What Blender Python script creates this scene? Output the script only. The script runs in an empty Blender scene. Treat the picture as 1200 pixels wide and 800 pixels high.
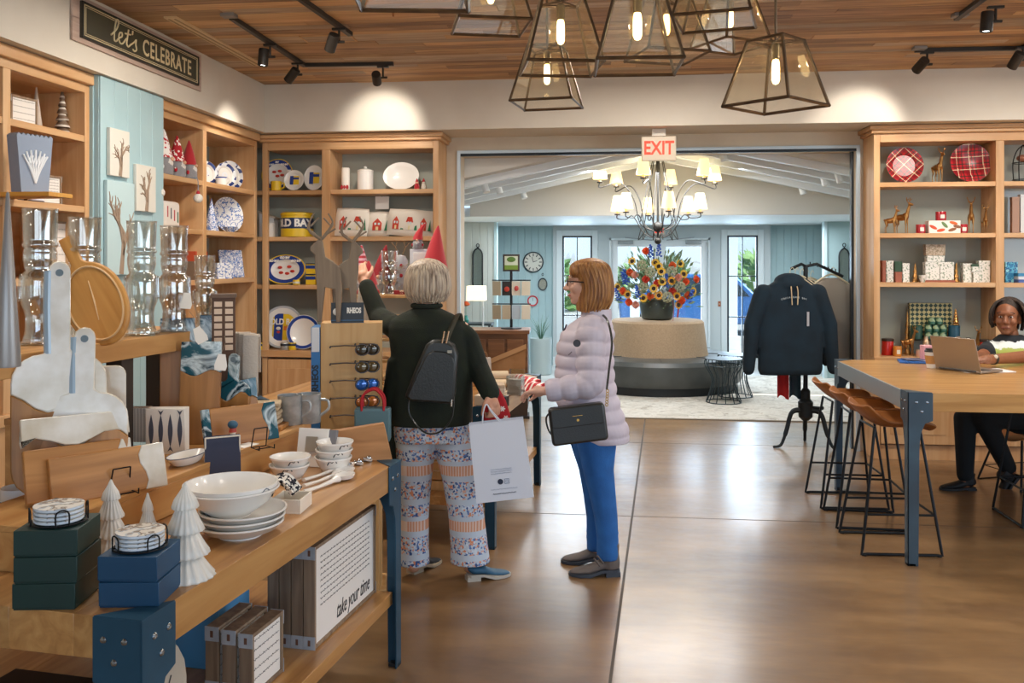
import bpy, bmesh, math, random
from mathutils import Vector, Matrix, Euler
random.seed(7)
SC = bpy.context.scene
COL = SC.collection
PI = math.pi
def rad(a): return math.radians(a)
# ---------------------------------------------------------------- camera
HC, FPX, YAW = 1.65, 1050.0, rad(6.63)
cA, sA = math.cos(YAW), math.sin(YAW)
cam_d = bpy.data.cameras.new('camera')
cam = bpy.data.objects.new('camera', cam_d); COL.objects.link(cam)
cam.location = (0, 0, HC); cam.rotation_euler = (PI/2, 0, YAW)
cam_d.sensor_width = 36; cam_d.lens = 36*FPX/1200
cam_d.shift_y = -95/1200
cam_d.clip_start = .05; cam_d.clip_end = 200
SC.camera = cam
# ---------------------------------------------------------------- world, exposure
W = bpy.data.worlds.new('sky'); SC.world = W; W.use_nodes = True
nt = W.node_tree; bg = nt.nodes['Background']
sky = nt.nodes.new('ShaderNodeTexSky'); sky.sky_type = 'HOSEK_WILKIE'; sky.turbidity = 3.5
sky.sun_direction = (.55, -.12, .83)
nt.links.new(sky.outputs[0], bg.inputs[0]); bg.inputs[1].default_value = 6.0
vs = SC.view_settings
vs.view_transform = 'Standard'; vs.look = 'None'; vs.gamma = 1.0; vs.exposure = 0.0
vs.use_curve_mapping = False
SC.cycles.max_bounces = 8; SC.cycles.sample_clamp_indirect = 6.0
SC.cycles.caustics_reflective = False; SC.cycles.caustics_refractive = False
# ---------------------------------------------------------------- lights (daylight windows, added ceiling fill)
def area(name, loc, rot, sx, sy, w, col):
    l = bpy.data.lights.new(name, 'AREA'); l.shape = 'RECTANGLE'; l.size = sx; l.size_y = sy
    l.energy = w; l.color = col
    o = bpy.data.objects.new(name, l); COL.objects.link(o); o.location = loc; o.rotation_euler = rot
    return o
def spot(name, loc, tgt, w, col, ang=70, blend=.6, size=.06):
    l = bpy.data.lights.new(name, 'SPOT'); l.energy = w; l.color = col; l.spot_size = rad(ang); l.spot_blend = blend
    l.shadow_soft_size = size
    o = bpy.data.objects.new(name, l); COL.objects.link(o); o.location = loc
    o.rotation_euler = (Vector(tgt)-Vector(loc)).to_track_quat('-Z', 'Y').to_euler()
    return o
DAY = (.72, .86, 1.0); WARM = (1.0, .80, .58); NEUT = (1.0, .91, .80)
area('daylight_front_window', (0.6, -2.85, 1.75), (PI/2, 0, 0), 5.2, 2.3, 75, DAY)
area('daylight_side_window', (6.4, 1.6, 1.7), (PI/2, 0, PI/2), 5.0, 2.2, 120, DAY)
for i, (x, y, w) in enumerate(((-1.9, 2.6, 22), (-1.9, 5.0, 46), (.8, 1.2, 14), (.4, 6.3, 40), (2.9, 3.4, 46), (3.3, 6.2, 46), (5.2, 4.6, 34))):
    area('ceiling_fill', (x, y, 3.13), (0, 0, 0), .5, .5, w, NEUT)  # area lights without fixtures, added under the ceiling for low contrast
l = bpy.data.lights.new('sun', 'SUN'); l.energy = 7; l.angle = rad(1); l.color = (1, .96, .9); so = bpy.data.objects.new('sun', l); COL.objects.link(so); so.rotation_euler = Vector((-.55, .12, -.83)).to_track_quat('-Z', 'Y').to_euler()
# lobby: overhead area lights added to lift its brightness, no fixtures there
area('lobby_fill', (.5, 9.6, 2.60), (0, 0, 0), 1.6, .5, 75, (.9, .95, 1.0))
area('lobby_fill', (-.9, 12.4, 2.14), (0, 0, 0), 1.0, 1.0, 45, (.9, .95, 1.0))
area('lobby_fill', (2.2, 12.4, 2.14), (0, 0, 0), 1.0, 1.0, 45, (.9, .95, 1.0))
area('lobby_daylight', (.63, 15.2, 1.5), (-PI/2, 0, 0), 3.2, 2.2, 330, DAY)

# ---------------------------------------------------------------- projecting rays (photo frame 1200x800) to real points
def ray(u, v):
    a, b = (u-600)/FPX, (305-v)/FPX
    return Vector((-sA+a*cA, cA+a*sA, b))
O = Vector((0, 0, HC))
def atd(u, v, d): return O + ray(u, v)*d
def onZ(u, v, z):
    r = ray(u, v); return O + r*((z-HC)/r.z)
def onY(u, v, y):
    r = ray(u, v); return O + r*(y/r.y)
def onX(u, v, x):
    r = ray(u, v); return O + r*(x/r.x)
def dep(p): return -sA*p[0] + cA*p[1]
# ---------------------------------------------------------------- materials
MATS = {}
def lin(c):
    return c/12.92 if c <= .04045 else ((c+.055)/1.055)**2.4
def hx(s):
    s = s.lstrip('#'); return tuple(lin(int(s[i:i+2], 16)/255) for i in (0, 2, 4)) + (1,)
def newmat(name):
    m = bpy.data.materials.new(name); m.use_nodes = True
    return m, m.node_tree, m.node_tree.nodes['Principled BSDF']
def N(t, typ, **k):
    n = t.nodes.new('ShaderNode'+typ)
    for a, b in k.items(): setattr(n, a, b)
    return n
def ramp(t, stops, interp='LINEAR'):
    r = N(t, 'ValToRGB'); cr = r.color_ramp; cr.interpolation = interp
    while len(cr.elements) < len(stops): cr.elements.new(.5)
    for e, (p, c) in zip(cr.elements, stops):
        e.position = p; e.color = hx(c) if isinstance(c, str) else c
    return r
def M(col, rough=.5, metal=0., noise=None, bump=0., bscale=60, emit=0, sheen=0, coat=0, trans=0, alpha=1):
    key = (col, rough, metal, noise, bump, bscale, emit, sheen, coat, trans)
    if key in MATS: return MATS[key]
    m, t, b = newmat('mat_%s_%d' % (col.strip('#'), len(MATS)))
    b.inputs['Base Color'].default_value = hx(col); b.inputs['Roughness'].default_value = rough
    b.inputs['Metallic'].default_value = metal
    if trans: b.inputs['Transmission Weight'].default_value = trans; b.inputs['IOR'].default_value = 1.4
    if sheen: b.inputs['Sheen Weight'].default_value = sheen
    if coat: b.inputs['Coat Weight'].default_value = coat; b.inputs['Coat Roughness'].default_value = .1
    if emit:
        b.inputs['Emission Color'].default_value = hx(col); b.inputs['Emission Strength'].default_value = emit
    tc = N(t, 'TexCoord')
    if noise:
        c2, sc = noise
        n = N(t, 'TexNoise'); n.inputs['Scale'].default_value = sc; n.inputs['Detail'].default_value = 5
        r = ramp(t, [(.35, col), (.65, c2)])
        t.links.new(tc.outputs['Object'], n.inputs['Vector']); t.links.new(n.outputs[0], r.inputs[0])
        t.links.new(r.outputs[0], b.inputs['Base Color'])
    if bump:
        n = N(t, 'TexNoise'); n.inputs['Scale'].default_value = bscale; n.inputs['Detail'].default_value = 4
        bp = N(t, 'Bump'); bp.inputs['Strength'].default_value = bump; bp.inputs['Distance'].default_value = .01
        t.links.new(tc.outputs['Object'], n.inputs['Vector']); t.links.new(n.outputs[0], bp.inputs['Height'])
        t.links.new(bp.outputs[0], b.inputs['Normal'])
    MATS[key] = m
    return m
def wood(name, c1, c2, axis='X', rough=.45, scale=1.0, coat=0., rnd=.25, bump=.08, c3=None):
    if name in MATS: return MATS[name]
    m, t, b = newmat(name)
    tc = N(t, 'TexCoord'); mp = N(t, 'Mapping'); oi = N(t, 'ObjectInfo')
    s = [9*scale]*3; s['XYZ'.index(axis)] = .7*scale
    mp.inputs['Scale'].default_value = s
    mu = N(t, 'Math', operation='MULTIPLY'); mu.inputs[1].default_value = 37.0
    cx = N(t, 'CombineXYZ')
    t.links.new(oi.outputs['Random'], mu.inputs[0])
    for k in range(3): t.links.new(mu.outputs[0], cx.inputs[k])
    t.links.new(cx.outputs[0], mp.inputs['Location']); t.links.new(tc.outputs['Object'], mp.inputs['Vector'])
    n = N(t, 'TexNoise'); n.inputs['Scale'].default_value = 2.2; n.inputs['Detail'].default_value = 7; n.inputs['Distortion'].default_value = .8
    t.links.new(mp.outputs[0], n.inputs['Vector'])
    r = ramp(t, [(.3, c1), (.5, c3), (.7, c2)] if c3 else [(.33, c1), (.67, c2)])
    t.links.new(n.outputs[0], r.inputs[0])
    mx = N(t, 'MixRGB', blend_type='MULTIPLY'); mx.inputs[0].default_value = 1
    rr = ramp(t, [(0, (1-rnd, 1-rnd*1.05, 1-rnd*1.1, 1)), (1, (1+rnd*.4, 1+rnd*.35, 1+rnd*.3, 1))])
    t.links.new(oi.outputs['Random'], rr.inputs[0])
    t.links.new(r.outputs[0], mx.inputs[1]); t.links.new(rr.outputs[0], mx.inputs[2])
    t.links.new(mx.outputs[0], b.inputs['Base Color'])
    b.inputs['Roughness'].default_value = rough
    if coat: b.inputs['Coat Weight'].default_value = coat; b.inputs['Coat Roughness'].default_value = .15
    if bump:
        bp = N(t, 'Bump'); bp.inputs['Strength'].default_value = bump; bp.inputs['Distance'].default_value = .01
        t.links.new(n.outputs[0], bp.inputs['Height']); t.links.new(bp.outputs[0], b.inputs['Normal'])
    MATS[name] = m
    return m
def glass(name='clear_glass', tint='#ffffff', refl=.10, rough=.02, haze=0, edge=.75):
    if name in MATS: return MATS[name]
    m, t, b = newmat(name); t.nodes.remove(b)
    out = t.nodes['Material Output']
    tr = N(t, 'BsdfTransparent'); tr.inputs[0].default_value = hx(tint)
    gl = N(t, 'BsdfGlossy'); gl.inputs[0].default_value = (1, 1, 1, 1); gl.inputs['Roughness'].default_value = rough
    lw = N(t, 'LayerWeight'); lw.inputs[0].default_value = .25
    mr = N(t, 'MapRange'); mr.inputs[3].default_value = refl; mr.inputs[4].default_value = edge
    mx = N(t, 'MixShader')
    t.links.new(lw.outputs['Facing'], mr.inputs[0]); t.links.new(mr.outputs[0], mx.inputs[0])
    t.links.new(tr.outputs[0], mx.inputs[1]); t.links.new(gl.outputs[0], mx.inputs[2])
    last = mx
    if haze:
        tl = N(t, 'BsdfTranslucent'); tl.inputs[0].default_value = hx('#fff3dc'); df = N(t, 'BsdfDiffuse'); df.inputs[0].default_value = hx('#fff3dc'); m1 = N(t, 'MixShader'); m1.inputs[0].default_value = .5; t.links.new(tl.outputs[0], m1.inputs[1]); t.links.new(df.outputs[0], m1.inputs[2])
        m2 = N(t, 'MixShader'); m2.inputs[0].default_value = haze; t.links.new(mx.outputs[0], m2.inputs[1]); t.links.new(m1.outputs[0], m2.inputs[2]); last = m2
    t.links.new(last.outputs[0], out.inputs[0]); MATS[name] = m
    return m
def emis(name, col, s):
    if name in MATS: return MATS[name]
    m, t, b = newmat(name)
    b.inputs['Base Color'].default_value = hx(col); b.inputs['Emission Color'].default_value = hx(col); b.inputs['Emission Strength'].default_value = s
    MATS[name] = m
    return m
# ---------------------------------------------------------------- mesh builder
class MB:
    def __init__(s): s.v = []; s.f = []; s.T = Matrix.Identity(4)
    def add(s, vs, fs):
        n = len(s.v); s.v += [tuple(s.T @ Vector(p)) for p in vs]; s.f += [tuple(i+n for i in f) for f in fs]; return s
    def box(s, c, d, rot=(0, 0, 0), taper=1.0):
        R = Euler(rot).to_matrix(); c = Vector(c); vs = []
        for z in (-.5, .5):
            k = taper if z > 0 else 1
            for x, y in ((-.5, -.5), (.5, -.5), (.5, .5), (-.5, .5)):
                vs.append(c + R @ Vector((x*d[0]*k, y*d[1]*k, z*d[2])))
        return s.add(vs, [(3, 2, 1, 0), (4, 5, 6, 7), (0, 1, 5, 4), (1, 2, 6, 5), (2, 3, 7, 6), (3, 0, 4, 7)])
    def span(s, x0, x1, y0, y1, z0, z1):
        return s.box(((x0+x1)/2, (y0+y1)/2, (z0+z1)/2), (x1-x0, y1-y0, z1-z0))
    def cyl(s, p0, p1, r0, r1=None, n=12, caps=True):
        r1 = r0 if r1 is None else r1
        p0, p1 = Vector(p0), Vector(p1); q = (p1-p0).to_track_quat('Z', 'Y'); vs = []
        for p, r in ((p0, r0), (p1, r1)):
            for i in range(n):
                a = 2*PI*i/n; vs.append(p + q @ Vector((r*math.cos(a), r*math.sin(a), 0)))
        fs = [(i, (i+1) % n, n+(i+1) % n, n+i) for i in range(n)]
        if caps: fs += [tuple(range(n-1, -1, -1)), tuple(range(n, 2*n))]
        return s.add(vs, fs)
    def lathe(s, prof, n=20, c=(0, 0, 0), sx=1, sy=1, flute=0, nf=0, axis=None):
        c = Vector(c); vs = []; m = len(prof); q = axis.to_track_quat('Z', 'Y') if axis is not None else None
        for r, z in prof:
            for i in range(n):
                a = 2*PI*i/n; k = 1 + (flute*math.cos(nf*a) if nf else 0)
                p = Vector((r*k*math.cos(a)*sx, r*k*math.sin(a)*sy, z))
                vs.append(c + (q @ p if q else p))
        fs = [(j*n+i, j*n+(i+1) % n, (j+1)*n+(i+1) % n, (j+1)*n+i) for j in range(m-1) for i in range(n)]
        if prof[0] == prof[-1]: return s.add(vs, fs)
        if prof[0][0] > 1e-5: fs.append(tuple(range(n-1, -1, -1)))
        if prof[-1][0] > 1e-5: fs.append(tuple((m-1)*n+i for i in range(n)))
        return s.add(vs, fs)
    def ell(s, c, r, rot=(0, 0, 0), nu=14, nv=9):
        if not hasattr(r, '__len__'): r = (r, r, r)
        R = Euler(rot).to_matrix(); c = Vector(c); vs = []
        for j in range(nv+1):
            t = PI*j/nv
            for i in range(nu):
                a = 2*PI*i/nu
                vs.append(c + R @ Vector((r[0]*math.sin(t)*math.cos(a), r[1]*math.sin(t)*math.sin(a), -r[2]*math.cos(t))))
        return s.add(vs, [(j*nu+i, j*nu+(i+1) % nu, (j+1)*nu+(i+1) % nu, (j+1)*nu+i) for j in range(nv) for i in range(nu)])
    def limb(s, p0, p1, r0, r1=None, n=12):
        r1 = r0 if r1 is None else r1
        s.cyl(p0, p1, r0, r1, n); s.ell(p0, r0, nu=n, nv=8); return s.ell(p1, r1, nu=n, nv=8)
    def loft(s, secs, n=24, p=2.0):
        # secs: (center, rx, ry, rotz) horizontal super-ellipse rings
        vs = []
        for sec in secs:
            c, rx, ry = Vector(sec[0]), sec[1], sec[2]; rz = sec[3] if len(sec) > 3 else 0
            for i in range(n):
                a = 2*PI*i/n; ca, sa = math.cos(a), math.sin(a)
                x = rx*math.copysign(abs(ca)**(2/p), ca); y = ry*math.copysign(abs(sa)**(2/p), sa)
                vs.append(c + Vector((x*math.cos(rz)-y*math.sin(rz), x*math.sin(rz)+y*math.cos(rz), 0)))
        m = len(secs)
        fs = [(j*n+i, j*n+(i+1) % n, (j+1)*n+(i+1) % n, (j+1)*n+i) for j in range(m-1) for i in range(n)]
        fs += [tuple(range(n-1, -1, -1)), tuple((m-1)*n+i for i in range(n))]
        return s.add(vs, fs)
    def tube(s, pts, r, n=8, closed=False, flat=1.0):
        pts = [Vector(p) for p in pts]; m = len(pts); rs = r if hasattr(r, '__len__') else [r]*m; vs = []
        up = None
        for i, p in enumerate(pts):
            a = pts[(i-1) % m] if (closed or i) else p; b = pts[(i+1) % m] if (closed or i < m-1) else p
            d = (b-a); d = d.normalized() if d.length > 1e-9 else Vector((0, 0, 1))
            if up is None: up = Vector((0, 0, 1)) if abs(d.z) < .9 else Vector((1, 0, 0))
            x = d.cross(up); x = x.normalized() if x.length > 1e-6 else d.orthogonal().normalized()
            y = x.cross(d).normalized(); up = y
            for k in range(n):
                t = 2*PI*k/n; vs.append(p + x*rs[i]*math.cos(t) + y*rs[i]*flat*math.sin(t))
        fs = [(j*n+i, j*n+(i+1) % n, ((j+1) % m)*n+(i+1) % n, ((j+1) % m)*n+i) for j in range(m if closed else m-1) for i in range(n)]
        if not closed: fs += [tuple(range(n-1, -1, -1)), tuple((m-1)*n+i for i in range(n))]
        return s.add(vs, fs)
    def prism(s, out, y0, y1):
        # outline in XZ, extruded along Y
        n = len(out); vs = [(x, y0, z) for x, z in out] + [(x, y1, z) for x, z in out]
        fs = [tuple(range(n)), tuple(range(2*n-1, n-1, -1))] + [((i+1) % n, i, n+i, n+(i+1) % n) for i in range(n)]
        return s.add(vs, fs)
    def slab(s, out, z0, z1):
        n = len(out); vs = [(x, y, z0) for x, y in out] + [(x, y, z1) for x, y in out]
        fs = [tuple(range(n-1, -1, -1)), tuple(range(n, 2*n))] + [(i, (i+1) % n, n+(i+1) % n, n+i) for i in range(n)]
        return s.add(vs, fs)
    def sheet(s, fn, nu, nv, th=.004):
        P = [[Vector(fn(i/nu, j/nv)) for i in range(nu+1)] for j in range(nv+1)]
        vs = []
        for sg in (.5, -.5):
            for j in range(nv+1):
                for i in range(nu+1):
                    du = P[j][min(i+1, nu)]-P[j][max(i-1, 0)]; dv = P[min(j+1, nv)][i]-P[max(j-1, 0)][i]
                    nn = du.cross(dv); nn = nn.normalized() if nn.length > 1e-9 else Vector((0, 0, 1))
                    vs.append(P[j][i] + nn*th*sg)
        w = nu+1; h = nv+1; k = w*h; fs = []
        for j in range(nv):
            for i in range(nu):
                a = j*w+i; fs.append((a, a+1, a+w+1, a+w)); fs.append((k+a+w, k+a+w+1, k+a+1, k+a))
        for i in range(nu): fs.append((i+1, i, k+i, k+i+1)); a = nv*w+i; fs.append((a, a+1, k+a+1, k+a))
        for j in range(nv): a = j*w; fs.append((a, a+w, k+a+w, k+a)); a = j*w+nu; fs.append((a+w, a, k+a, k+a+w))
        return s.add(vs, fs)
    def mesh(s, name, ang=35):
        me = bpy.data.meshes.new(name); me.from_pydata(s.v, [], s.f); me.validate()
        bm = bmesh.new(); bm.from_mesh(me); bmesh.ops.recalc_face_normals(bm, faces=bm.faces); bm.to_mesh(me); bm.free()
        me.shade_smooth(); me.set_sharp_from_angle(angle=rad(ang))
        return me
    def build(s, name, mat, parent=None, loc=None, rot=None, bev=0, sub=0, ang=35, voxel=0, smooth=0):
        o = bpy.data.objects.new(name, s.mesh(name, ang if not voxel else 180)); COL.objects.link(o); o.data.materials.append(mat)
        if parent is not None: o.parent = parent
        if loc is not None: o.location = loc
        if rot is not None: o.rotation_euler = rot
        if voxel:
            md = o.modifiers.new('remesh', 'REMESH'); md.mode = 'VOXEL'; md.voxel_size = voxel; md.use_smooth_shade = True
            if smooth: ms = o.modifiers.new('smooth', 'SMOOTH'); ms.iterations = smooth; ms.factor = .5
        if bev:
            md = o.modifiers.new('bevel', 'BEVEL'); md.width = bev; md.segments = 2; md.limit_method = 'ANGLE'; md.angle_limit = rad(40)
        if sub: md = o.modifiers.new('sub', 'SUBSURF'); md.levels = sub; md.render_levels = sub
        return o
def tag(o, label=None, cat=None, group=None, kind=None):
    if label: o['label'] = label
    if cat: o['category'] = cat
    if group: o['group'] = group
    if kind: o['kind'] = kind
    return o
def thing(name, label, cat, loc=(0, 0, 0), rz=0, group=None):
    o = bpy.data.objects.new(name, None); COL.objects.link(o); o.empty_display_size = .05
    o.location = loc; o.rotation_euler = (0, 0, rz); return tag(o, label, cat, group)
def solo(mb, name, mat, label, cat, loc=(0, 0, 0), rot=0, group=None, **k):
    r = rot if hasattr(rot, '__len__') else (0, 0, rot)
    return tag(mb.build(name, mat, None, loc, r, **k), label, cat, group)
def struct(mb, name, mat, parent=None, **k):
    o = mb.build(name, mat, parent, **k)
    if parent is None: o['kind'] = 'structure'
    return o
def dup(root, loc, rz=None, label=None, group=None, scale=None):
    def cp(o, par):
        c = o.copy(); COL.objects.link(c); c.parent = par
        for ch in o.children: cp(ch, c)
        return c
    r = cp(root, None); r.location = loc
    if rz is not None: r.rotation_euler = rz if hasattr(rz, '__len__') else (0, 0, rz)
    if scale: r.scale = (scale,)*3 if not hasattr(scale, '__len__') else scale
    if label: r['label'] = label
    if group: r['group'] = group
    return r
def text(name, s, size, mat, parent, loc, rot, ext=.0008, sx=1.0, bold=0.0, align='CENTER', spacing=1.0, shear=0):
    c = bpy.data.curves.new(name, 'FONT'); c.body = s; c.size = size; c.extrude = ext; c.offset = bold
    c.align_x = align; c.align_y = 'CENTER'; c.space_character = spacing; c.resolution_u = 3; c.shear = shear
    o = bpy.data.objects.new(name, c)
    me = bpy.data.meshes.new_from_object(o); bpy.data.objects.remove(o)
    o = bpy.data.objects.new(name, me); COL.objects.link(o); me.materials.clear(); me.materials.append(mat)
    o.parent = parent; o.location = loc; o.rotation_euler = rot; o.scale = (sx, 1, 1)
    return o
def arc(c, r, a0, a1, n, plane='XZ'):
    out = []
    for i in range(n+1):
        a = a0+(a1-a0)*i/n; x, z = c[0]+r*math.cos(a), c[1]+r*math.sin(a); out.append((x, z))
    return out
# ================================================================ SETTING
CEIL = 3.19
wall_m = M('#d9cdb9', .75, noise=('#cfc2ae', 3.), bump=.03)
soff_m = M('#ded7ca', .7, noise=('#d6cec0', 2.), bump=.02)
blue_m = M('#a9c6cc', .6, noise=('#a2c0c7', 3.))
maple = wood('maple', '#c79664', '#d9b184', 'Z', .42, .8, rnd=.06, bump=.03)
mapleX = wood('maple_x', '#c79664', '#d9b184', 'X', .42, .8, rnd=.06, bump=.03)
mapleY = wood('maple_y', '#c79664', '#d9b184', 'Y', .42, .8, rnd=.06, bump=.03)
black_m = M('#17181a', .45, .3)
pane_m = M('#a5aba2', .12, .0, coat=.5)
# floor : polished stained concrete
def floor_mat():
    m, t, b = newmat('polished_concrete')
    tc = N(t, 'TexCoord'); mp = N(t, 'Mapping'); mp.inputs['Scale'].default_value = (.5, 1.5, 1)
    n = N(t, 'TexNoise'); n.inputs['Scale'].default_value = 1.6; n.inputs['Detail'].default_value = 9; n.inputs['Roughness'].default_value = .62; n.inputs['Distortion'].default_value = .15
    n2 = N(t, 'TexNoise'); n2.inputs['Scale'].default_value = 18; n2.inputs['Detail'].default_value = 6
    t.links.new(tc.outputs['Object'], mp.inputs[0]); t.links.new(mp.outputs[0], n.inputs[0]); t.links.new(tc.outputs['Object'], n2.inputs[0])
    r = ramp(t, [(.3, '#6b5036'), (.5, '#886946'), (.7, '#a28058')]); t.links.new(n.outputs[0], r.inputs[0])
    r2 = ramp(t, [(.3, (.78, .78, .78, 1)), (.7, (1.1, 1.1, 1.1, 1))]); t.links.new(n2.outputs[0], r2.inputs[0])
    mx = N(t, 'MixRGB', blend_type='MULTIPLY'); mx.inputs[0].default_value = .5
    t.links.new(r.outputs[0], mx.inputs[1]); t.links.new(r2.outputs[0], mx.inputs[2]); t.links.new(mx.outputs[0], b.inputs['Base Color'])
    rr = ramp(t, [(.3, (.30, .30, .30, 1)), (.7, (.42, .42, .42, 1))]); t.links.new(n2.outputs[0], rr.inputs[0]); t.links.new(rr.outputs[0], b.inputs['Roughness'])
    b.inputs['Coat Weight'].default_value = .55; b.inputs['Coat Roughness'].default_value = .2
    return m
fl = struct(MB().span(-3.6, 6.6, -3, 9.45, -.1, 0), 'floor', floor_mat())
jm = M('#4d4238', .7)
def strip(p, q, w):
    p, q = Vector(p), Vector(q); d = (q-p).normalized(); s = Vector((-d.y, d.x, 0))*w/2
    b = MB(); vs = [p-s, q-s, q+s, p+s]
    b.add([v+Vector((0, 0, .0002)) for v in vs]+[v+Vector((0, 0, .0012)) for v in vs], [(3, 2, 1, 0), (4, 5, 6, 7), (0, 1, 5, 4), (1, 2, 6, 5), (2, 3, 7, 6), (3, 0, 4, 7)])
    return b
a_, b_ = onZ(756, 491, 0), onZ(714, 806, 0)
strip(a_, a_+(b_-a_)*1.3, .013).build('floor_joint', jm, fl)
for v in (518, 604):
    p = onZ(735, v, 0); strip((-3.5, p.y-.03, 0), (6.5, p.y+.03, 0), .006).build('floor_joint', M('#6b5b4b', .6), fl)
lobf = M('#c3c4bf', .3, noise=('#a9aaa6', 2.), coat=.3)
struct(MB().span(-4.5, 6.6, 9.45, 14.2, -.1, .0), 'floor_lobby', lobf)
# ceiling : reclaimed planks
ce = struct(MB().span(-3.6, 6.6, -3, 8.2, CEIL+.012, CEIL+.1), 'ceiling', wood('ceiling_base', '#6a4a30', '#8b6844', 'X', .7))
cpl = [wood('plank_%d' % i, a, b, 'X', .65, 1.2, rnd=.3, c3=c) for i, (a, c, b) in enumerate((('#94724e', '#b99268', '#cba97c'), ('#a58d74', '#bda58a', '#d0ba9c'), ('#83644a', '#a78362', '#bd9872'), ('#b58c60', '#c8a074', '#d6b587')))]
y = 4.85
pm = {}
while y < 7.53:
    w = min(random.choice((.075, .09, .1, .115)), 7.548-y)
    x = -3.06 - random.random()*1.2
    while x < 5.4:
        L = random.choice((.9, 1.3, 1.7, 2.2)); x0, x1 = max(x, -3.058), min(x+L, 5.6)
        if x1-x0 > .08:
            b = MB().box((0, 0, 0), (x1-x0-.004, w-.004, .012))
            o = b.build('plank', random.choice(cpl), ce, loc=((x0+x1)/2, y+w/2, CEIL+.006-random.random()*.004))
        x += L
    y += w
# walls
OX0, OX1, OZ = -1.409, 2.067, 2.603
wb = MB(); wb.span(-3.6, OX0, 8.07, 8.27, 0, CEIL); wb.span(OX1, 6.6, 8.07, 8.27, 0, CEIL); wb.span(OX0, OX1, 8.07, 8.27, OZ, CEIL)
struct(wb, 'wall_back', wall_m)
struct(MB().span(-3.7, -3.6, -3, 8.27, 0, CEIL), 'wall_left', wall_m)
wr = MB(); wr.span(6.6, 6.7, -3, 8.27, 0, .5); wr.span(6.6, 6.7, -3, 8.27, 2.85, CEIL); wr.span(6.6, 6.7, -3, -1, .5, 2.85); wr.span(6.6, 6.7, 4.2, 8.27, .5, 2.85)
struct(wr, 'wall_right', wall_m)
wf = MB(); wf.span(-3.7, 6.7, -3.1, -3, 0, .5); wf.span(-3.7, 6.7, -3.1, -3, 2.95, CEIL); wf.span(-3.7, -2.1, -3.1, -3, .5, 2.95); wf.span(3.3, 6.7, -3.1, -3, .5, 2.95)
struct(wf, 'wall_front', wall_m)
struct(MB().span(-3.6, -3.06, -3, 8.07, 2.77, CEIL), 'wall_soffit_left', soff_m)
struct(MB().span(-3.06, 6.6, 7.55, 8.07, 2.77, CEIL), 'wall_soffit_back', soff_m)
# door opening trim: aluminium track, jamb liners
tr = MB(); tr.span(OX0-.012, OX1+.012, 8.05, 8.075, OZ-.006, OZ+.018); struct(tr, 'trim_1', M('#20262c', .4, .6))
tr = MB(); tr.span(OX0-.03, OX1+.03, 8.045, 8.07, OZ+.018, OZ+.045); struct(tr, 'trim_2', M('#b9cad6', .4, .2))
tr = MB(); tr.span(OX1, OX1+.03, 8.045, 8.07, 0, OZ+.018); struct(tr, 'trim_3', M('#b9cad6', .4, .2))
tr = MB(); tr.span(OX0-.03, OX0, 8.045, 8.07, 0, OZ+.018); struct(tr, 'trim_4', M('#b9cad6', .4, .2))
tr = MB(); tr.span(OX1-.02, OX1, 8.14, 8.2, 0, OZ); struct(tr, 'trim_5', M('#3a3f44', .4, .5))
# ---------------------------------------------------------------- built-in shelving
def cab_back(name, label, x0, x1, yf, divs, shelves, base=.85, back=pane_m, crown=True, top=2.70, yb=8.07, openleft=False):
    t = thing(name, label, 'shelving', ((x0+x1)/2, yf, 0)); cx = (x0+x1)/2
    W2 = (x1-x0)/2
    D = yb-yf-.004
    (MB().span(-W2, -W2+.05, 0, .04 if openleft else D, .0, top)).build('side_panel', maple, t, bev=.003)
    MB().span(W2-.05, W2, 0, D, .0, top).build('side_panel', maple, t, bev=.003)
    for d0, d1 in divs: MB().span(d0-cx, d1-cx, 0, D-.021, base, top-.07).build('divider', maple, t, bev=.003)
    edges = [-W2+.05] + [e-cx for d in divs for e in d] + [W2-.05]
    for k in range(0, len(edges), 2):
        a, b = edges[k], edges[k+1]
        if openleft and k == 0: a -= .28
        for z in shelves: MB().span(a, b, .042 if (openleft and k == 0) else .004, D-.02, z-.038, z).build('shelf', mapleX, t, bev=.002)
        MB().span(a, b, D-.02, D-.008, base, top).build('glass_back', back, t)
    MB().span(-W2+.05, W2-.05, .0, D, top-.07, top).build('top_rail', mapleX, t, bev=.003)
    MB().span(-W2-.002, W2+.002, -.02, D, base-.06, base).build('counter', mapleX, t, bev=.003)
    n = max(2, int((x1-x0)/.55)); w = (x1-x0-.1)/n
    for i in range(n):
        dr = MB().span(-W2+.05+i*w+.004, -W2+.05+(i+1)*w-.004, -.006, .014, .13, base-.08).build('cabinet_door', maple, t, bev=.004)
        MB().span(-W2+.05+i*w+.08, -W2+.05+(i+1)*w-.08, -.009, -.006, .21, base-.16).build('inset_panel', maple, dr, bev=.002)
    MB().span(-W2+.05, W2-.05, .02, D, .0, .12).build('plinth', maple, t)
    if crown:
        b = MB(); b.span(-W2-.025, W2+.025, -.03, D, top, top+.028); b.span(-W2-.045, W2+.045, -.05, D, top+.028, top+.066); b.build('crown', mapleX, t, bev=.006)
    return t
YL, YR = 7.69, 7.74
XL0 = -3.14
cabL = cab_back('shelf_cabinet', 'maple wall shelving with seasoning-tin plates, left of the wide doorway', XL0, onY(514, 300, YL).x, YL,
                [(onY(377, 300, YL).x, onY(387, 300, YL).x)], [2.276, 1.861, 1.431], openleft=True)
cabR = cab_back('shelf_cabinet', 'maple wall shelving with plaid plates and gold deer, right of the doorway', onY(1024, 300, YR).x, 6.4, YR,
                [(onY(1167, 300, YR).x, onY(1177, 300, YR).x), (4.35, 4.42), (5.4, 5.47)],
                [onY(1100, 213, YR).z, onY(1100, 273, YR).z, onY(1100, 331, YR).z])
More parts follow.
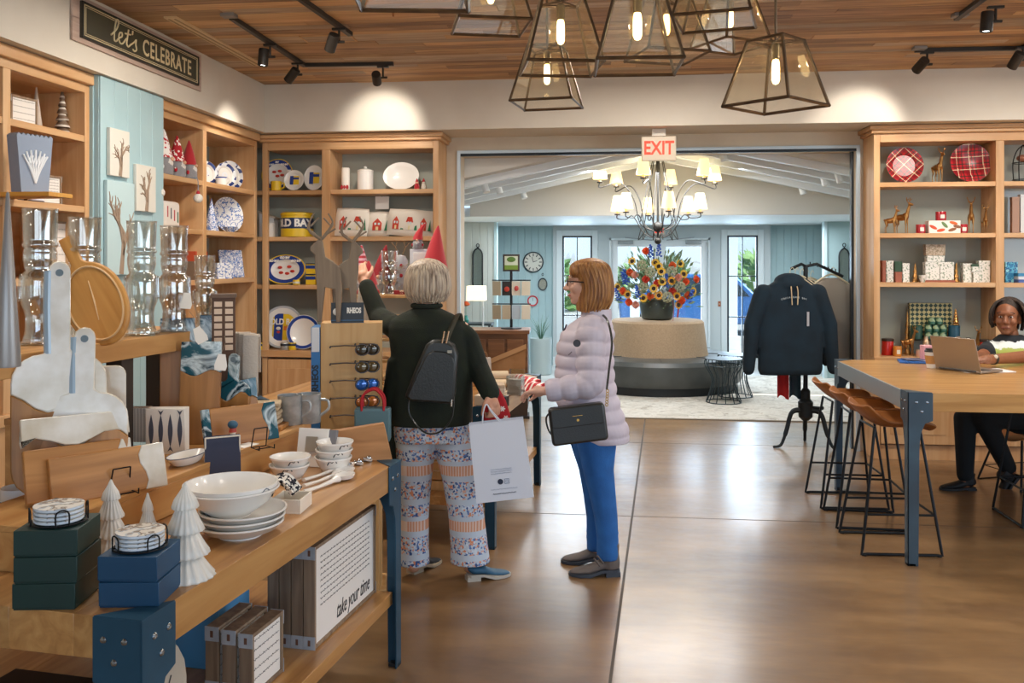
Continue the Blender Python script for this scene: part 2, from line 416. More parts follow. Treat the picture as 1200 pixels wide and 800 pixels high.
ZR = [onY(1100, 213, YR).z, onY(1100, 273, YR).z, onY(1100, 331, YR).z, .85]
ZL = [2.276, 1.861, 1.431, .85]
# left wall shelving along the depth: built in local x (= world y), facing +x
XF = -3.15
def cab_side(name, label, y0, y1, divs, shelves, backs, base=.85, top=2.70):
    t = thing(name, label, 'shelving', (XF, (y0+y1)/2, 0)); cy_ = (y0+y1)/2; W2 = (y1-y0)/2; D = .44
    def sp(a, b, c, d, e, f): return MB().span(-d, -c, a, b, e, f)
    sp(-W2, -W2+.05, 0, D, 0, top).build('side_panel', maple, t, bev=.003)
    sp(W2-.05, W2, 0, D, 0, top).build('side_panel', maple, t, bev=.003)
    edges = [-W2+.05] + [e-cy_ for d in divs for e in d] + [W2-.05]
    for d0, d1 in divs: sp(d0-cy_, d1-cy_, 0, D-.021, base, top-.05).build('divider', maple, t, bev=.003)
    for k in range(0, len(edges), 2):
        a, b = edges[k], edges[k+1]
        for z in shelves: sp(a, b, .004, D-.02, z-.038, z).build('shelf', mapleY, t, bev=.002)
        sp(a, b, D-.02, D-.008, base, top).build('back_panel', backs[k//2], t)
    sp(-W2+.05, W2-.05, 0, D, top-.05, top).build('top_rail', mapleY, t, bev=.003)
    sp(-W2-.002, W2+.002, -.02, D, base-.06, base).build('counter', mapleY, t, bev=.003)
    sp(-W2+.05, W2-.05, .0, .02, .0, base-.06).build('cabinet_door', maple, t)
    sp(-W2, W2, -.03, D, top, top+.066).build('crown', mapleY, t, bev=.006)
    return t
ZA = [2.395, 1.972, 1.55]
ZB = [2.262, 1.885, 1.50]
cabA = cab_side('shelf_cabinet', 'maple wall shelving with block signs and cone trees, nearest on the left wall', 3.3, 5.07, [(4.30, 4.36)], ZA, [mapleY, mapleY])
cabB = cab_side('shelf_cabinet', 'maple wall shelving with gnomes and blue crockery, left wall corner', 5.85, 7.60, [(6.56, 6.62)], ZB, [mapleY, pane_m])
# corner filler
struct(MB().span(-3.6, -3.43, 7.603, 8.07, 0, 2.766), 'wall_corner', maple)
# blue pilaster of tongue and groove boards
pil = struct(MB().span(-3.6, -3.10, 5.075, 5.845, 0, 2.768), 'wall_pilaster', blue_m)
for i in range(5):
    MB().span(0, .012, i*.152+.001, i*.152+.151, 0, 2.766).build('plank', blue_m, pil, loc=(-3.10, 5.079, 0), bev=.003)
for i in range(3):
    MB().span(i*.145+.001, i*.145+.144, -.012, 0, 0, 2.766).build('plank', M('#9dbcc4', .6), pil, loc=(-3.56, 5.075, 0), bev=.003)
# ---------------------------------------------------------------- lobby shell
YB = 14.03
struct(MB().span(-4.5, -1.78, 8.27, 10.85, 2.32, 2.40), 'ceiling_lobby_left', soff_m)
struct(MB().span(2.86, 6.6, 8.27, 10.85, 2.32, 2.40), 'ceiling_lobby_right', soff_m)
lw = M('#d4d2cc', .7)
# sloping ceiling planes and gable
XC = .53; EA, EB, ZE, ZA_ = -1.78, 2.86, 2.34, 2.82
b = MB()
for x0, x1, z0, z1 in ((EA, XC, ZE, ZA_), (XC, EB, ZA_, ZE)):
    b.add([(x0, 8.27, z0), (x1, 8.27, z1), (x1, 10.85, z1), (x0, 10.85, z0), (x0, 8.27, z0+.06), (x1, 8.27, z1+.06), (x1, 10.85, z1+.06), (x0, 10.85, z0+.06)],
          [(0, 1, 2, 3), (7, 6, 5, 4), (0, 4, 5, 1), (2, 6, 7, 3)])
cel = struct(b, 'ceiling_lobby_vault', lw)
for yy in (8.45, 8.95, 9.5, 10.1):
    for x0, x1, z0, z1 in ((EA, XC, ZE, ZA_), (XC, EB, ZA_, ZE)):
        q = MB(); e = .07
        q.add([(x0, yy, z0-e), (x1, yy, z1-e), (x1, yy+.09, z1-e), (x0, yy+.09, z0-e), (x0, yy, z0), (x1, yy, z1), (x1, yy+.09, z1), (x0, yy+.09, z0)],
              [(0, 1, 2, 3), (7, 6, 5, 4), (0, 4, 5, 1), (2, 6, 7, 3), (1, 5, 6, 2), (3, 7, 4, 0)])
        q.build('rafter', M('#e6ecf0', .5), cel)
g = MB(); g.prism([(EA, 2.19), (EB, 2.19), (EB, ZE+.03), (XC, ZA_+.03), (EA, ZE+.03)], 10.85, 10.95)
struct(g, 'wall_lobby_gable', lw)
struct(MB().span(-4.5, 6.6, 10.95, YB+.2, 2.19, 2.30), 'ceiling_lobby_rear', M('#dfe6e8', .6))
q = MB(); q.prism([(-4.5, 2.32), (EA, ZE+.03), (XC, ZA_+.03), (EB, ZE+.03), (6.6, 2.32), (6.6, 3.0), (-4.5, 3.0)], 8.275, 8.335); struct(q, 'wall_lobby_fascia', lw)
bead = M('#a8c3c6', .6, noise=('#a0bcc1', 2.))
def beadwall(name, x0, x1, y0, y1, facing='Y'):
    o = struct(MB().span(x0, x1, y0, y1, 0, 2.19), name, bead)
    L, p = (x1-x0, .11) if facing == 'Y' else (y1-y0, .16)
    n = int(L/p)
    for i in range(n):
        if facing == 'Y': MB().span(x0+i*p+.004, x0+(i+1)*p-.004, y0-.008, y0, .12, 2.185).build('board', bead, o, bev=.003)
        else: MB().span(x1, x1+.008, y0+i*p+.004, y0+(i+1)*p-.004, .12, 2.185).build('board', bead, o, bev=.003)
    return o
D0, D1 = onY(648, 300, YB).x, onY(903, 300, YB).x
beadwall('wall_lobby_left', -3.2, D0, YB+.12, YB+.2)
beadwall('wall_lobby_right', D1, 4.6, YB+.12, YB+.2)
PL = onY(580, 300, 12.6).x
struct(MB().span(-4.5, PL, 12.6, 12.7, 0, 2.19), 'wall_lobby_return', M('#c3ccca', .6))
for i in range(9): MB().span(PL-.11*(i+1)+.004, PL-.11*i-.004, 12.592, 12.6, .1, 2.185).build('board', M('#c3ccca', .6), bpy.data.objects['wall_lobby_return'], bev=.003)
struct(MB().span(PL-.012, PL+.03, 12.58, 12.71, 0, 2.19), 'trim_6', M('#b7d3da', .5))
struct(MB().span(4.6, 4.7, 8.27, YB+.2, 0, 2.32), 'wall_lobby_side', bead)
struct(MB().span(-4.6, -4.5, 8.27, YB+.2, 0, 2.32), 'wall_lobby_far_left', bead)
PR = onY(968, 300, 12.9).x
struct(MB().span(PR, 4.6, 12.9, 13.0, 0, 2.19), 'wall_lobby_return_right', bead)
struct(MB().span(PR-.03, PR+.012, 12.88, 13.01, 0, 2.19), 'trim_7', M('#c4d9de', .5))
# entrance wall with door and sidelight openings
def ux(u): return onY(u, 300, YB).x
def vz(v): return onY(770, v, YB).z
grey_m = M('#b5bfc2', .55)
SL = (ux(659), ux(694), vz(417), vz(276)); SR = (ux(852), ux(888), vz(418), vz(276)); DO = (ux(714), ux(832), 0, vz(279))
e = MB(); xs = [D0, SL[0], SL[1], DO[0], DO[1], SR[0], SR[1], D1]
for i in (0, 2, 4, 6): e.span(xs[i], xs[i+1], YB, YB+.12, 0, 2.19)
for q in (SL, SR): e.span(q[0], q[1], YB, YB+.12, 0, q[2]); e.span(q[0], q[1], YB, YB+.12, q[3], 2.19)
e.span(DO[0], DO[1], YB, YB+.12, DO[3], 2.19)
struct(e, 'wall_lobby_entrance', grey_m)
gl_m = glass('door_glass', '#f4fbff', .04)
dark = M('#2a3136', .45, .3)
for i, q in enumerate((SL, SR)):
    w = MB(); t_ = .028
    w.span(q[0], q[1], YB-.01, YB+.05, q[2], q[2]+t_); w.span(q[0], q[1], YB-.01, YB+.05, q[3]-t_, q[3]); w.span(q[0], q[0]+t_, YB-.01, YB+.05, q[2], q[3]); w.span(q[1]-t_, q[1], YB-.01, YB+.05, q[2], q[3])
    win = struct(w, 'window_%d' % (i+1), dark)
    xm = (q[0]+q[1])/2; MB().span(xm-.008, xm+.008, YB+.0, YB+.04, q[2]+t_, q[3]-t_).build('muntin', dark, win)
    for k in (1, 2):
        z = q[2]+(q[3]-q[2])*k/3; MB().span(q[0]+t_, q[1]-t_, YB+.0, YB+.04, z-.008, z+.008).build('muntin', dark, win)
    for k in range(3):
        z0 = q[2]+(q[3]-q[2])*k/3+.01; z1 = q[2]+(q[3]-q[2])*(k+1)/3-.01
        for x0, x1 in ((q[0]+t_, xm-.008), (xm+.008, q[1]-t_)): MB().span(x0, x1, YB+.018, YB+.022, z0, z1).build('pane', gl_m, win)
xm = (DO[0]+DO[1])/2
for i, (x0, x1) in enumerate(((DO[0]+.03, xm-.004), (xm+.004, DO[1]-.03))):
    d = MB(); s_ = .10; h = DO[3]-.03
    d.span(x0, x0+s_, YB+.03, YB+.075, .01, h); d.span(x1-s_, x1, YB+.03, YB+.075, .01, h); d.span(x0+s_, x1-s_, YB+.03, YB+.075, .01, .28); d.span(x0+s_, x1-s_, YB+.03, YB+.075, h-.1, h)
    dr = struct(d, 'door_%d' % (i+1), M('#dfe5e8', .5))
    MB().span(x0+s_, x1-s_, YB+.05, YB+.055, .28, h-.1).build('pane', gl_m, dr)
    hx_ = x1-.05 if i == 0 else x0+.05
    b = MB(); b.cyl((hx_, YB+.005, .85), (hx_, YB+.005, 1.2), .012); b.cyl((hx_, YB+.005, .88), (hx_, YB+.03, .88), .01); b.cyl((hx_, YB+.005, 1.17), (hx_, YB+.03, 1.17), .01); b.build('door_handle', M('#8a8d8f', .3, .9), dr)
    b = MB(); cx = x0+.22 if i == 0 else x1-.22; b.span(cx-.12, cx+.12, YB-.02, YB+.03, h-.06, h-.005); b.box((cx+(.2 if i == 0 else -.2), YB-.03, h+.02), (.42, .02, .015), (0, .1 if i == 0 else -.1, 0)); b.build('door_closer', M('#8f9698', .4, .6), dr)
fr = MB(); fr.span(DO[0], DO[0]+.03, YB-.03, YB+.1, 0, DO[3]); fr.span(DO[1]-.03, DO[1], YB-.03, YB+.1, 0, DO[3]); fr.span(DO[0], DO[1], YB-.03, YB+.1, DO[3]-.03, DO[3]); struct(fr, 'trim_8', M('#cfd8db', .5))
for i, q in enumerate((SL, SR)):
    fr = MB(); k = .09
    fr.span(q[0]-k, q[0], YB-.02, YB, q[2]-k, q[3]+k); fr.span(q[1], q[1]+k, YB-.02, YB, q[2]-k, q[3]+k); fr.span(q[0], q[1], YB-.02, YB, q[3], q[3]+k); fr.span(q[0], q[1], YB-.02, YB, q[2]-k, q[2])
    struct(fr, 'trim_%d' % (9+i), M('#ccd6d9', .5), bev=.004)
struct(MB().span(D0, SL[0]-.1, YB-.015, YB, 0, .14).span(SL[1]+.1, DO[0], YB-.015, YB, 0, .14).span(DO[1], D1, YB-.015, YB, 0, .14), 'baseboard_lobby', M('#cfd8db', .5))
# ---------------------------------------------------------------- outdoors seen through the entrance
struct(MB().span(-12, 14, 14.3, 60, -.2, -.05), 'ground_outside', M('#b9b6ae', .8, noise=('#a5a39b', 1.5)))
struct(MB().span(-3, 5, 14.25, 17.4, -.05, -.01), 'floor_porch', M('#c9c6bd', .7, noise=('#b8b5ab', 3.)))
for i, x in enumerate((-1.2, .35, 2.15)):
    b = MB(); b.span(-.09, .09, -.09, .09, 0, 2.8); b.span(-.13, .13, -.13, .13, 0, .25); b.span(-.13, .13, -.13, .13, 2.6, 2.8)
    solo(b, 'porch_post', M('#f1f3f4', .6), ('white square porch post seen through the left sidelight', 'white square porch post seen behind the flowers', 'white square porch post seen through the right sidelight')[i], 'post', (x, 17.1, -.01), bev=.006)
# ================================================================ PENDANT LANTERNS
bronze = M('#7d6850', .42, .7, noise=('#5c4d40', 12.))
lant_glass = glass('lantern_glass', '#fffdf8', .02, haze=.02, edge=.22)
filament = emis('filament', '#ffd79a', 30); bulb_lit = emis('bulb_lit', '#ffdf9f', 7)
def lantern(c, rz, label, b=.165, t=.088, h=.30, pw=9):
    c = Vector(c); T = thing('pendant_lantern', label, 'pendant lamp', c, rz, 'glass lantern cluster'); r = .0075
    fm = MB()
    B = [Vector((sx*b, sy*b, 0)) for sx, sy in ((-1, -1), (1, -1), (1, 1), (-1, 1))]; U = [Vector((sx*t, sy*t, h)) for sx, sy in ((-1, -1), (1, -1), (1, 1), (-1, 1))]
    for i in range(4):
        for p, q in ((B[i], B[(i+1) % 4]), (U[i], U[(i+1) % 4]), (B[i], U[i])): fm.cyl(p, q, r, n=4); fm.ell(p, r*1.15, nu=6, nv=4)
    fm.cyl(U[0], U[2], r*.7, n=4); fm.cyl(U[1], U[3], r*.7, n=4)
    fm.build('frame', bronze, T)
    for i in range(4):
        p = [B[i], B[(i+1) % 4], U[(i+1) % 4], U[i]]; k = sum(p, Vector())/4; nn = (p[1]-p[0]).cross(p[3]-p[0]).normalized()*.0015
        p = [k+(x-k)*.96 for x in p]
        MB().add([x-nn for x in p]+[x+nn for x in p], [(3, 2, 1, 0), (4, 5, 6, 7), (0, 1, 5, 4), (1, 2, 6, 5), (2, 3, 7, 6), (3, 0, 4, 7)]).build('pane', lant_glass, T)
    MB().cyl((0, 0, h-.005), (0, 0, CEIL-c.z-.02), .006, n=8).build('stem', bronze, T)
    MB().lathe([(.0, CEIL-c.z-.03), (.055, CEIL-c.z-.026), (.06, CEIL-c.z-.001)], 20).build('ceiling_canopy', bronze, T)
    so = MB().lathe([(.012, h-.012), (.019, h-.02), (.019, h-.08), (.014, h-.085)], 14).build('socket', M('#8c7a5d', .35, .9), T)
    bu = MB().lathe([(.011, h-.08), (.016, h-.095), (.018, h-.12), (.018, h-.175), (.012, h-.19), (0, h-.196)], 14).build('bulb', bulb_lit, T)
    f = MB()
    for k in range(4):
        a = k*PI/2; f.cyl((.006*math.cos(a), .006*math.sin(a), h-.095), (.006*math.cos(a), .006*math.sin(a), h-.172), .0028, n=6)
    f.build('filament', filament, bu)
    l = bpy.data.lights.new('lantern_bulb', 'POINT'); l.energy = pw; l.color = (1, .78, .5); l.shadow_soft_size = .02
    lo = bpy.data.objects.new('lantern_bulb_light', l); COL.objects.link(lo); lo.parent = T; lo.location = (0, 0, h-.14)
    return T
lantern(atd(657, 80, 4.0), rad(12), 'glass lantern hanging lowest left of centre, in front of a smaller one')
lantern(atd(641, 122, 4.85), rad(-8), 'small-looking glass lantern hanging below and behind the left-centre one')
lantern(atd(747, 78, 3.6), rad(3), 'glass lantern with two glowing bulbs in line, middle of the cluster')
lantern(atd(781, 66, 4.6), rad(20), 'glass lantern mostly hidden behind the middle lantern, right corner showing')
lantern(atd(838, 25, 4.0), rad(-12), 'high glass lantern at the top edge, right of the middle lantern')
lantern(atd(856, 54, 5.2), rad(33), 'tilted-looking far glass lantern behind the separate right one')
lantern(atd(909, 124, 4.0), rad(48), 'glass lantern hanging apart at the right, corner edge toward the viewer', h=.29)
lantern(atd(575, 31, 4.2), rad(16), 'glass lantern at the upper left of the cluster, cut by the picture edge')
lantern(atd(482, -6, 2.62), rad(9), 'nearest glass lantern, only its bottom rim showing at the top edge', pw=5)
# ================================================================ TRACK LIGHTS
trk = M('#35302b', .45, .4); lens_on = emis('lamp_lens_on', '#f4fbff', 9); lens_off = M('#55585a', .3, .2)
def track(label, pts, heads):
    p0 = Vector(pts[0]); T = thing('track_light', label, 'track light', (p0.x, p0.y, CEIL), 0)
    def L(p): return Vector(p)-Vector((p0.x, p0.y, CEIL))
    for a, b in zip(pts, pts[1:]):
        a, b = L(a), L(b); m = (a+b)/2; ang = math.atan2(b.y-a.y, b.x-a.x)
        MB().box((m.x, m.y, -.016), ((b-a).length+.03, .034, .03), (0, 0, ang)).build('rail', trk, T, bev=.003)
    e = L(pts[0]); MB().box((e.x, e.y-.05, -.012), (.09, .07, .024)).build('end_cap', M('#8a8580', .5, .3), T, bev=.004)
    for (x, y), tgt, on in heads:
        h = L((x, y, CEIL)); d = (Vector(tgt)-Vector((x, y, CEIL-.13))).normalized()
        hd = MB(); hd.box((h.x, h.y, -.037), (.09, .03, .014)); hd.cyl((h.x, h.y, -.03), (h.x, h.y, -.12), .008, n=8); hd.cyl((h.x-.02, h.y, -.12), (h.x+.035, h.y, -.12), .009, n=8)
        H = hd.build('lamp_head', trk, T)
        c = Vector((h.x-.05, h.y, -.13))
        MB().lathe([(.0, -.07), (.034, -.068), (.036, -.06), (.036, .05), (.033, .052), (.030, .045)], 18, c, axis=d).build('lamp_barrel', trk, H)
        MB().lathe([(0, .043), (.030, .044), (0, .047)], 16, c, axis=d).build('lamp_lens', lens_on if on else lens_off, H)
        s = spot('track_lamp', (0, 0, 0), (0, 0, -1), 34, NEUT, 62); s.parent = T; s.location = c+d*.06; s.rotation_euler = d.to_track_quat('-Z', 'Y').to_euler()
    return T
track('black ceiling track bent in an L above the left shelves, three lamp heads', [(-2.40, 5.40, CEIL), (-2.42, 6.76, CEIL), (-1.73, 6.80, CEIL)],
      [((-2.40, 6.02), (-2.6, 6.0, 0.4), True), ((-2.42, 6.62), (-3.3, 7.0, 2.2), False), ((-1.80, 6.80), (-1.95, 7.6, 2.75), False)])
track('short straight black ceiling track above the deer display, one lamp head', [(-1.83, 5.0, CEIL), (-1.78, 5.86, CEIL)], [((-1.79, 5.66), (-2.5, 6.5, 1.9), False)])
track('black ceiling track above the right shelves, bending at the picture edge', [(2.17, 6.80, CEIL), (2.90, 6.82, CEIL), (2.88, 5.9, CEIL)],
      [((2.24, 6.80), (1.9, 7.9, 2.5), False), ((2.86, 6.72), (2.5, 7.8, 1.9), False)])
track('black ceiling track at the top right with a lit lamp head', [(2.13, 5.92, CEIL), (2.11, 4.9, CEIL)], [((2.24, 5.62), (2.1, 5.7, .9), True)])
# ceiling slot diffuser, sprinkler, speaker grille
T = thing('air_slot_diffuser', 'long cream air slot along the plank ceiling above the sign', 'air vent', (-2.79, 6.06, CEIL))
MB().box((0, 0, -.008), (.085, 1.42, .014)).build('frame', M('#d8bd92', .5), T, bev=.003)
for x in (-.02, .02): MB().box((x, 0, -.016), (.012, 1.36, .004)).build('slot', M('#a38a63', .6), T)
T = thing('sprinkler_head', 'small white sprinkler rosette on the plank ceiling', 'sprinkler', (-1.36, 5.38, CEIL))
MB().lathe([(.04, 0), (.04, -.004), (.02, -.012), (.01, -.012)], 16).build('rosette', M('#e8e6e0', .4), T); MB().cyl((0, 0, -.01), (0, 0, -.045), .006).build('nozzle', M('#b08055', .3, .8), T)
T = thing('ceiling_access_panel', 'flush plank-clad access panel outlined in the ceiling', 'ceiling panel', (-1.98, 6.02, CEIL))
MB().box((0, 0, -.004), (.34, .16, .005)).build('panel', cpl[1], T); q = MB()
for x, y, w, d in ((0, .085, .36, .01), (0, -.085, .36, .01), (.175, 0, .01, .18), (-.175, 0, .01, .18)): q.box((x, y, -.005), (w, d, .007))
q.build('frame', cpl[3], T)
# ================================================================ LET'S CELEBRATE SIGN (on the left soffit)
T = thing('wall_sign', "long dark framed sign reading let's CELEBRATE on the left soffit", 'sign', (-3.06, 5.52, 3.03))
sw = wood('sign_backer', '#b59b8d', '#cdb5a6', 'Y', .6, 1.5, rnd=.15)
for k in range(2): MB().span(.002, .016, -.79, .79, -.135+k*.135+.001, -.135+(k+1)*.135-.001).build('backer_plank', sw, T, bev=.002)
MB().span(.016, .03, -.72, .72, -.105, .105).build('panel', M('#3a382e', .5, noise=('#42402f', 6.)), T)
cream = M('#d9c9a0', .6)
def rect_frame(y, z, w, x0, x1): return MB().span(x0, x1, -y, y, z-w, z).span(x0, x1, -y, y, -z, -z+w).span(x0, x1, -y, -y+w, -z, z).span(x0, x1, y-w, y, -z, z)
rect_frame(.72, .105, .008, .03, .034).build('rim', M('#23221d', .5), T); rect_frame(.70, .09, .005, .03, .0335).build('border_line', cream, T); rect_frame(.685, .078, .003, .03, .033).build('border_line', cream, T)
text('letters', 'CELEBRATE', .148, cream, T, (.031, .27, -.008), (PI/2, 0, PI/2), .001, sx=.80, bold=.002, spacing=1.12)
# brush script strokes for let's (y = along the sign, z = up)
st = MB()
def stroke(pts, r=.0055):
    P = [Vector(p) for p in pts]; out = []
    for i in range(len(P)-1):
        a, b, c, d = P[max(i-1, 0)], P[i], P[i+1], P[min(i+2, len(P)-1)]
        for k in range(5):
            s = k/5; out.append(.5*((2*b)+(c-a)*s+(2*a-5*b+4*c-d)*s*s+(3*b-a-3*c+d)*s**3))
    out.append(P[-1]); st.tube([(.0325, p.x, p.y) for p in out], r, 6)
stroke([(-.43, -.02), (-.37, .03), (-.345, .08), (-.37, .085), (-.39, .02), (-.395, -.035), (-.375, -.045), (-.345, -.02), (-.31, .0), (-.31, .022), (-.335, .015), (-.345, -.015), (-.33, -.045), (-.30, -.04), (-.26, .0)])
stroke([(-.235, .06), (-.25, .0), (-.255, -.035), (-.235, -.045), (-.215, -.03)]); stroke([(-.275, .028), (-.21, .035)]); stroke([(-.185, .065), (-.19, .04)])
stroke([(-.215, -.03), (-.165, .0), (-.145, .018), (-.15, -.01), (-.14, -.04), (-.16, -.058), (-.185, -.05)])
st.build('script_letters', cream, T)
# ================================================================ EXIT SIGNS
def exitsign(label, loc, s=1.0, stem=.05):
    T = thing('exit_sign', label, 'exit sign', loc); T.scale = (s,)*3
    MB().box((0, 0, 0), (.30, .03, .215)).build('housing', M('#dcd0bb', .35), T, bev=.006)
    MB().box((0, -.0155, 0), (.28, .002, .195)).build('face_plate', M('#e3d6c0', .3), T)
    MB().box((0, 0, .107+stem/2), (.12, .05, stem)).build('canopy', M('#e8e2d5', .4), T, bev=.004)
    text('letters', 'EXIT', .165, emis('exit_red', '#f2331a', 1.3), T, (0, -.0165, 0), (PI/2, 0, 0), .001, sx=.78, bold=.004)
    return T
exitsign('cream EXIT sign with red letters above the wide doorway', (.36, 7.72, 2.60), .97, .066)
exitsign('small red EXIT sign above the far entrance doors', (.66, 13.9, 2.10), .55, .055)
# ================================================================ LOBBY CHANDELIER
iron = M('#3d3b38', .5, .6)
cc = atd(771, 268, 9.7); T = thing('chandelier', 'wrought iron chandelier with two rings of small lit shades in the lobby', 'chandelier', (cc.x, cc.y, cc.z-.06))
def cr(P, n=6):
    P = [Vector(p) for p in P]; out = []
    for i in range(len(P)-1):
        a, b, c, d = P[max(i-1, 0)], P[i], P[i+1], P[min(i+2, len(P)-1)]
        for k in range(n):
            s = k/n; out.append(.5*((2*b)+(c-a)*s+(2*a-5*b+4*c-d)*s*s+(3*b-a-3*c+d)*s**3))
    return out+[P[-1]]
shade_m = emis('lamp_shade_lit', '#ffe6ae', 1.0); up0 = ZA_-T.location.z-.02
MB().ell((0, 0, .08), (.055, .055, .06)).ell((0, 0, -.07), .038).cyl((0, 0, -.1), (0, 0, up0), .012).build('column', iron, T)
MB().lathe([(.0, up0-.04), (.07, up0-.03), (.075, up0)], 18).build('ceiling_canopy', M('#cfdde4', .4), T)
def pol(r, a, z): return (r*math.cos(a), r*math.sin(a), z)
for ring, (n, R_, z, off) in enumerate(((6, .64, .56, .25), (6, .46, .23, .72))):
    for i in range(n):
        a = off+2*PI*i/n
        A = MB()
        if ring == 0: A.tube(cr([pol(.06, a, .04), pol(.2, a, .12), pol(.27, a, .38), pol(.42, a, .55), pol(R_, a, z-.06), pol(R_, a, z)]), .0065, 6); A.tube(cr([pol(.20, a, .12), pol(.12, a, .5), pol(.06, a, .8)]), .0055, 6)
        else: A.tube(cr([pol(.05, a, -.04), pol(.16, a, .02), pol(.28, a, .2), pol(.36, a, .17), pol(R_, a, z-.05), pol(R_, a, z)]), .006, 6); A.tube(cr([pol(.16, a, .02), pol(.22, a, -.06), pol(.19, a, .06)]), .005, 6)
        A.cyl(pol(R_, a, z-.012), pol(R_, a, z), .03, .035)
        ar = A.build('arm', iron, T)
        c = pol(R_, a, z)
        MB().cyl(c, (c[0], c[1], z+.06), .014).build('candle_sleeve', M('#efe3c8', .5), ar)
        MB().lathe([(.075, .03), (.072, .03), (.042, .20), (.045, .20), (.078, .03)], 16, c).build('lamp_shade', shade_m, ar)
        if i % 2 == 0:
            l = bpy.data.lights.new('chandelier_bulb', 'POINT'); l.energy = 3; l.color = (1, .82, .55); l.shadow_soft_size = .04
            lo = bpy.data.objects.new('chandelier_bulb_light', l); COL.objects.link(lo); lo.parent = T; lo.location = (c[0], c[1], z+.24)
# small white ceiling spots on the lobby vault
for k, (u, v, yy, lb) in enumerate(((567, 196, 8.75, 'nearest on the left slope'), (583, 209, 9.2, 'middle on the left slope'), (612, 228, 10.3, 'farthest on the left slope'), (845, 191, 8.75, 'near the ridge on the right slope'), (981, 189, 8.75, 'nearest on the right slope'), (964, 204, 9.2, 'middle on the right slope'), (938, 225, 10.3, 'farthest on the right slope'))):
    x = onY(u, v, yy).x; zc = ZE+(ZA_-ZE)*(1-abs(x-XC)/(XC-EA if x < XC else EB-XC))
    T = thing('lobby_spotlight', 'small white spotlight on the lobby vault, '+lb, 'spotlight', (x, yy, zc), 0, 'white lobby spotlights')
    MB().box((0, 0, -.012), (.09, .03, .02)).build('base', M('#eef0f0', .5), T); MB().cyl((0, 0, -.02), (.03, -.02, -.12), .03, .036).build('lamp_barrel', M('#eef0f0', .5), T)
# ================================================================ TABLES
butcher = wood('butcher_block', '#a3723f', '#c99a60', 'Y', .38, 1.1, coat=.35, rnd=.16, c3='#b98850')
butcherX = wood('butcher_block_x', '#ad7f49', '#d0a56c', 'X', .35, 1.1, coat=.4, rnd=.16, c3='#bf9156')
steel = M('#29556f', .42, .35, noise=('#234a61', 4.))
steelg = M('#4a6070', .42, .4, noise=('#42525f', 4.))
bolt_m = M('#9aa3aa', .25, .95)
def leg_plate(T, x, y, sx, sy, h, mat, w=.105, th=.006, top=True, foot=.055):
    # angle-iron leg: two tapering plates meeting at the outer corner (x, y); sx, sy point inwards
    L = None
    for k in (0, 1):
        prof = [(0, 0), (foot, 0), (foot+.005, h-.30), (foot+.012, h-.22), (foot+.035, h-.165), (w+.025, h-.15), (w+.025, h), (0, h)]
        b = MB(); b.prism(prof, 0, th)
        if k == 0: vs = [(x+sx*p[0], y+sy*p[1], p[2]) for p in b.v]
        else: vs = [(x+sx*p[1], y+sy*p[0], p[2]) for p in b.v]
        b.v = vs
        o = b.build('leg' if k == 0 else 'leg_flange', mat, T if k == 0 else L, bev=.0015)
        if k == 0: L = o
        for a, z in ((.045, h-.05), (.10, h-.05), (.072, h-.1)):
            p = (x+sx*a, y-sy*.0, z) if k == 0 else (x, y+sy*a, z)
            q = Vector((0, -sy, 0)) if k == 0 else Vector((-sx, 0, 0))
            MB().lathe([(.0085, 0), (.0085, .002), (.006, .005), (0, .0065)], 10, Vector(p), axis=q).build('bolt', bolt_m, L)
    if top: MB().slab([(x-sx*.001, y-sy*.001), (x+sx*(w+.02), y-sy*.001), (x-sx*.001, y+sy*(w+.02))], h, h+.004).build('corner_plate', mat, L)
    MB().box((x+sx*.02, y+sy*.02, .006), (.04, .04, .012)).build('foot', M('#1d1d1d', .7), L)
    return L
def plank_table(name, label, loc, rz, W, L, H, th, mat_leg, shelf=None, axis='Y', n=6, legs=((0, 0), (1, 0), (0, 1), (1, 1))):
    # local: x from 0 (right edge) to -W, y from 0 (near) to L
    T = thing(name, label, 'table', loc, rz)
    m = butcher if axis == 'Y' else butcherX
    if axis == 'Y':
        for i in range(n): MB().span(-W/2*0+.0, W/n, 0, L, H-th, H).build('plank', m, T, loc=(-W+i*W/n, 0, 0), bev=.0015)
    else:
        for i in range(n): MB().span(-W, 0, 0, L/n, H-th, H).build('plank', m, T, loc=(0, i*L/n, 0), bev=.0015)
    for ix, iy in legs:
        leg_plate(T, (.007 if ix == 0 else -W-.007), (-.007 if iy == 0 else L+.007), (-1 if ix == 0 else 1), (1 if iy == 0 else -1), H, mat_leg)
    if shelf:
        for i in range(4): MB().span(0, (W-.04)/4, .02, L-.02, shelf-.05, shelf).build('lower_shelf_plank', m, T, loc=(-W+.02+i*(W-.04)/4, 0, 0), bev=.002)
    return T
# gift table in the left foreground (turned slightly)
TA = rad(-6.6); TP = Vector((-1.075, 1.93, 0))
_e1 = Vector((math.sin(-TA), math.cos(TA), 0)); _e2 = Vector((-math.cos(TA), math.sin(-TA), 0))
def TL(s, w, z=0): return TP+_e1*s+_e2*w+Vector((0, 0, z))
TZ = .83
plank_table('display_table', 'long butcher block display table with blue steel legs in the left foreground', TP, TA, 1.25, 1.67, TZ, .10, steel, shelf=.30, n=7)
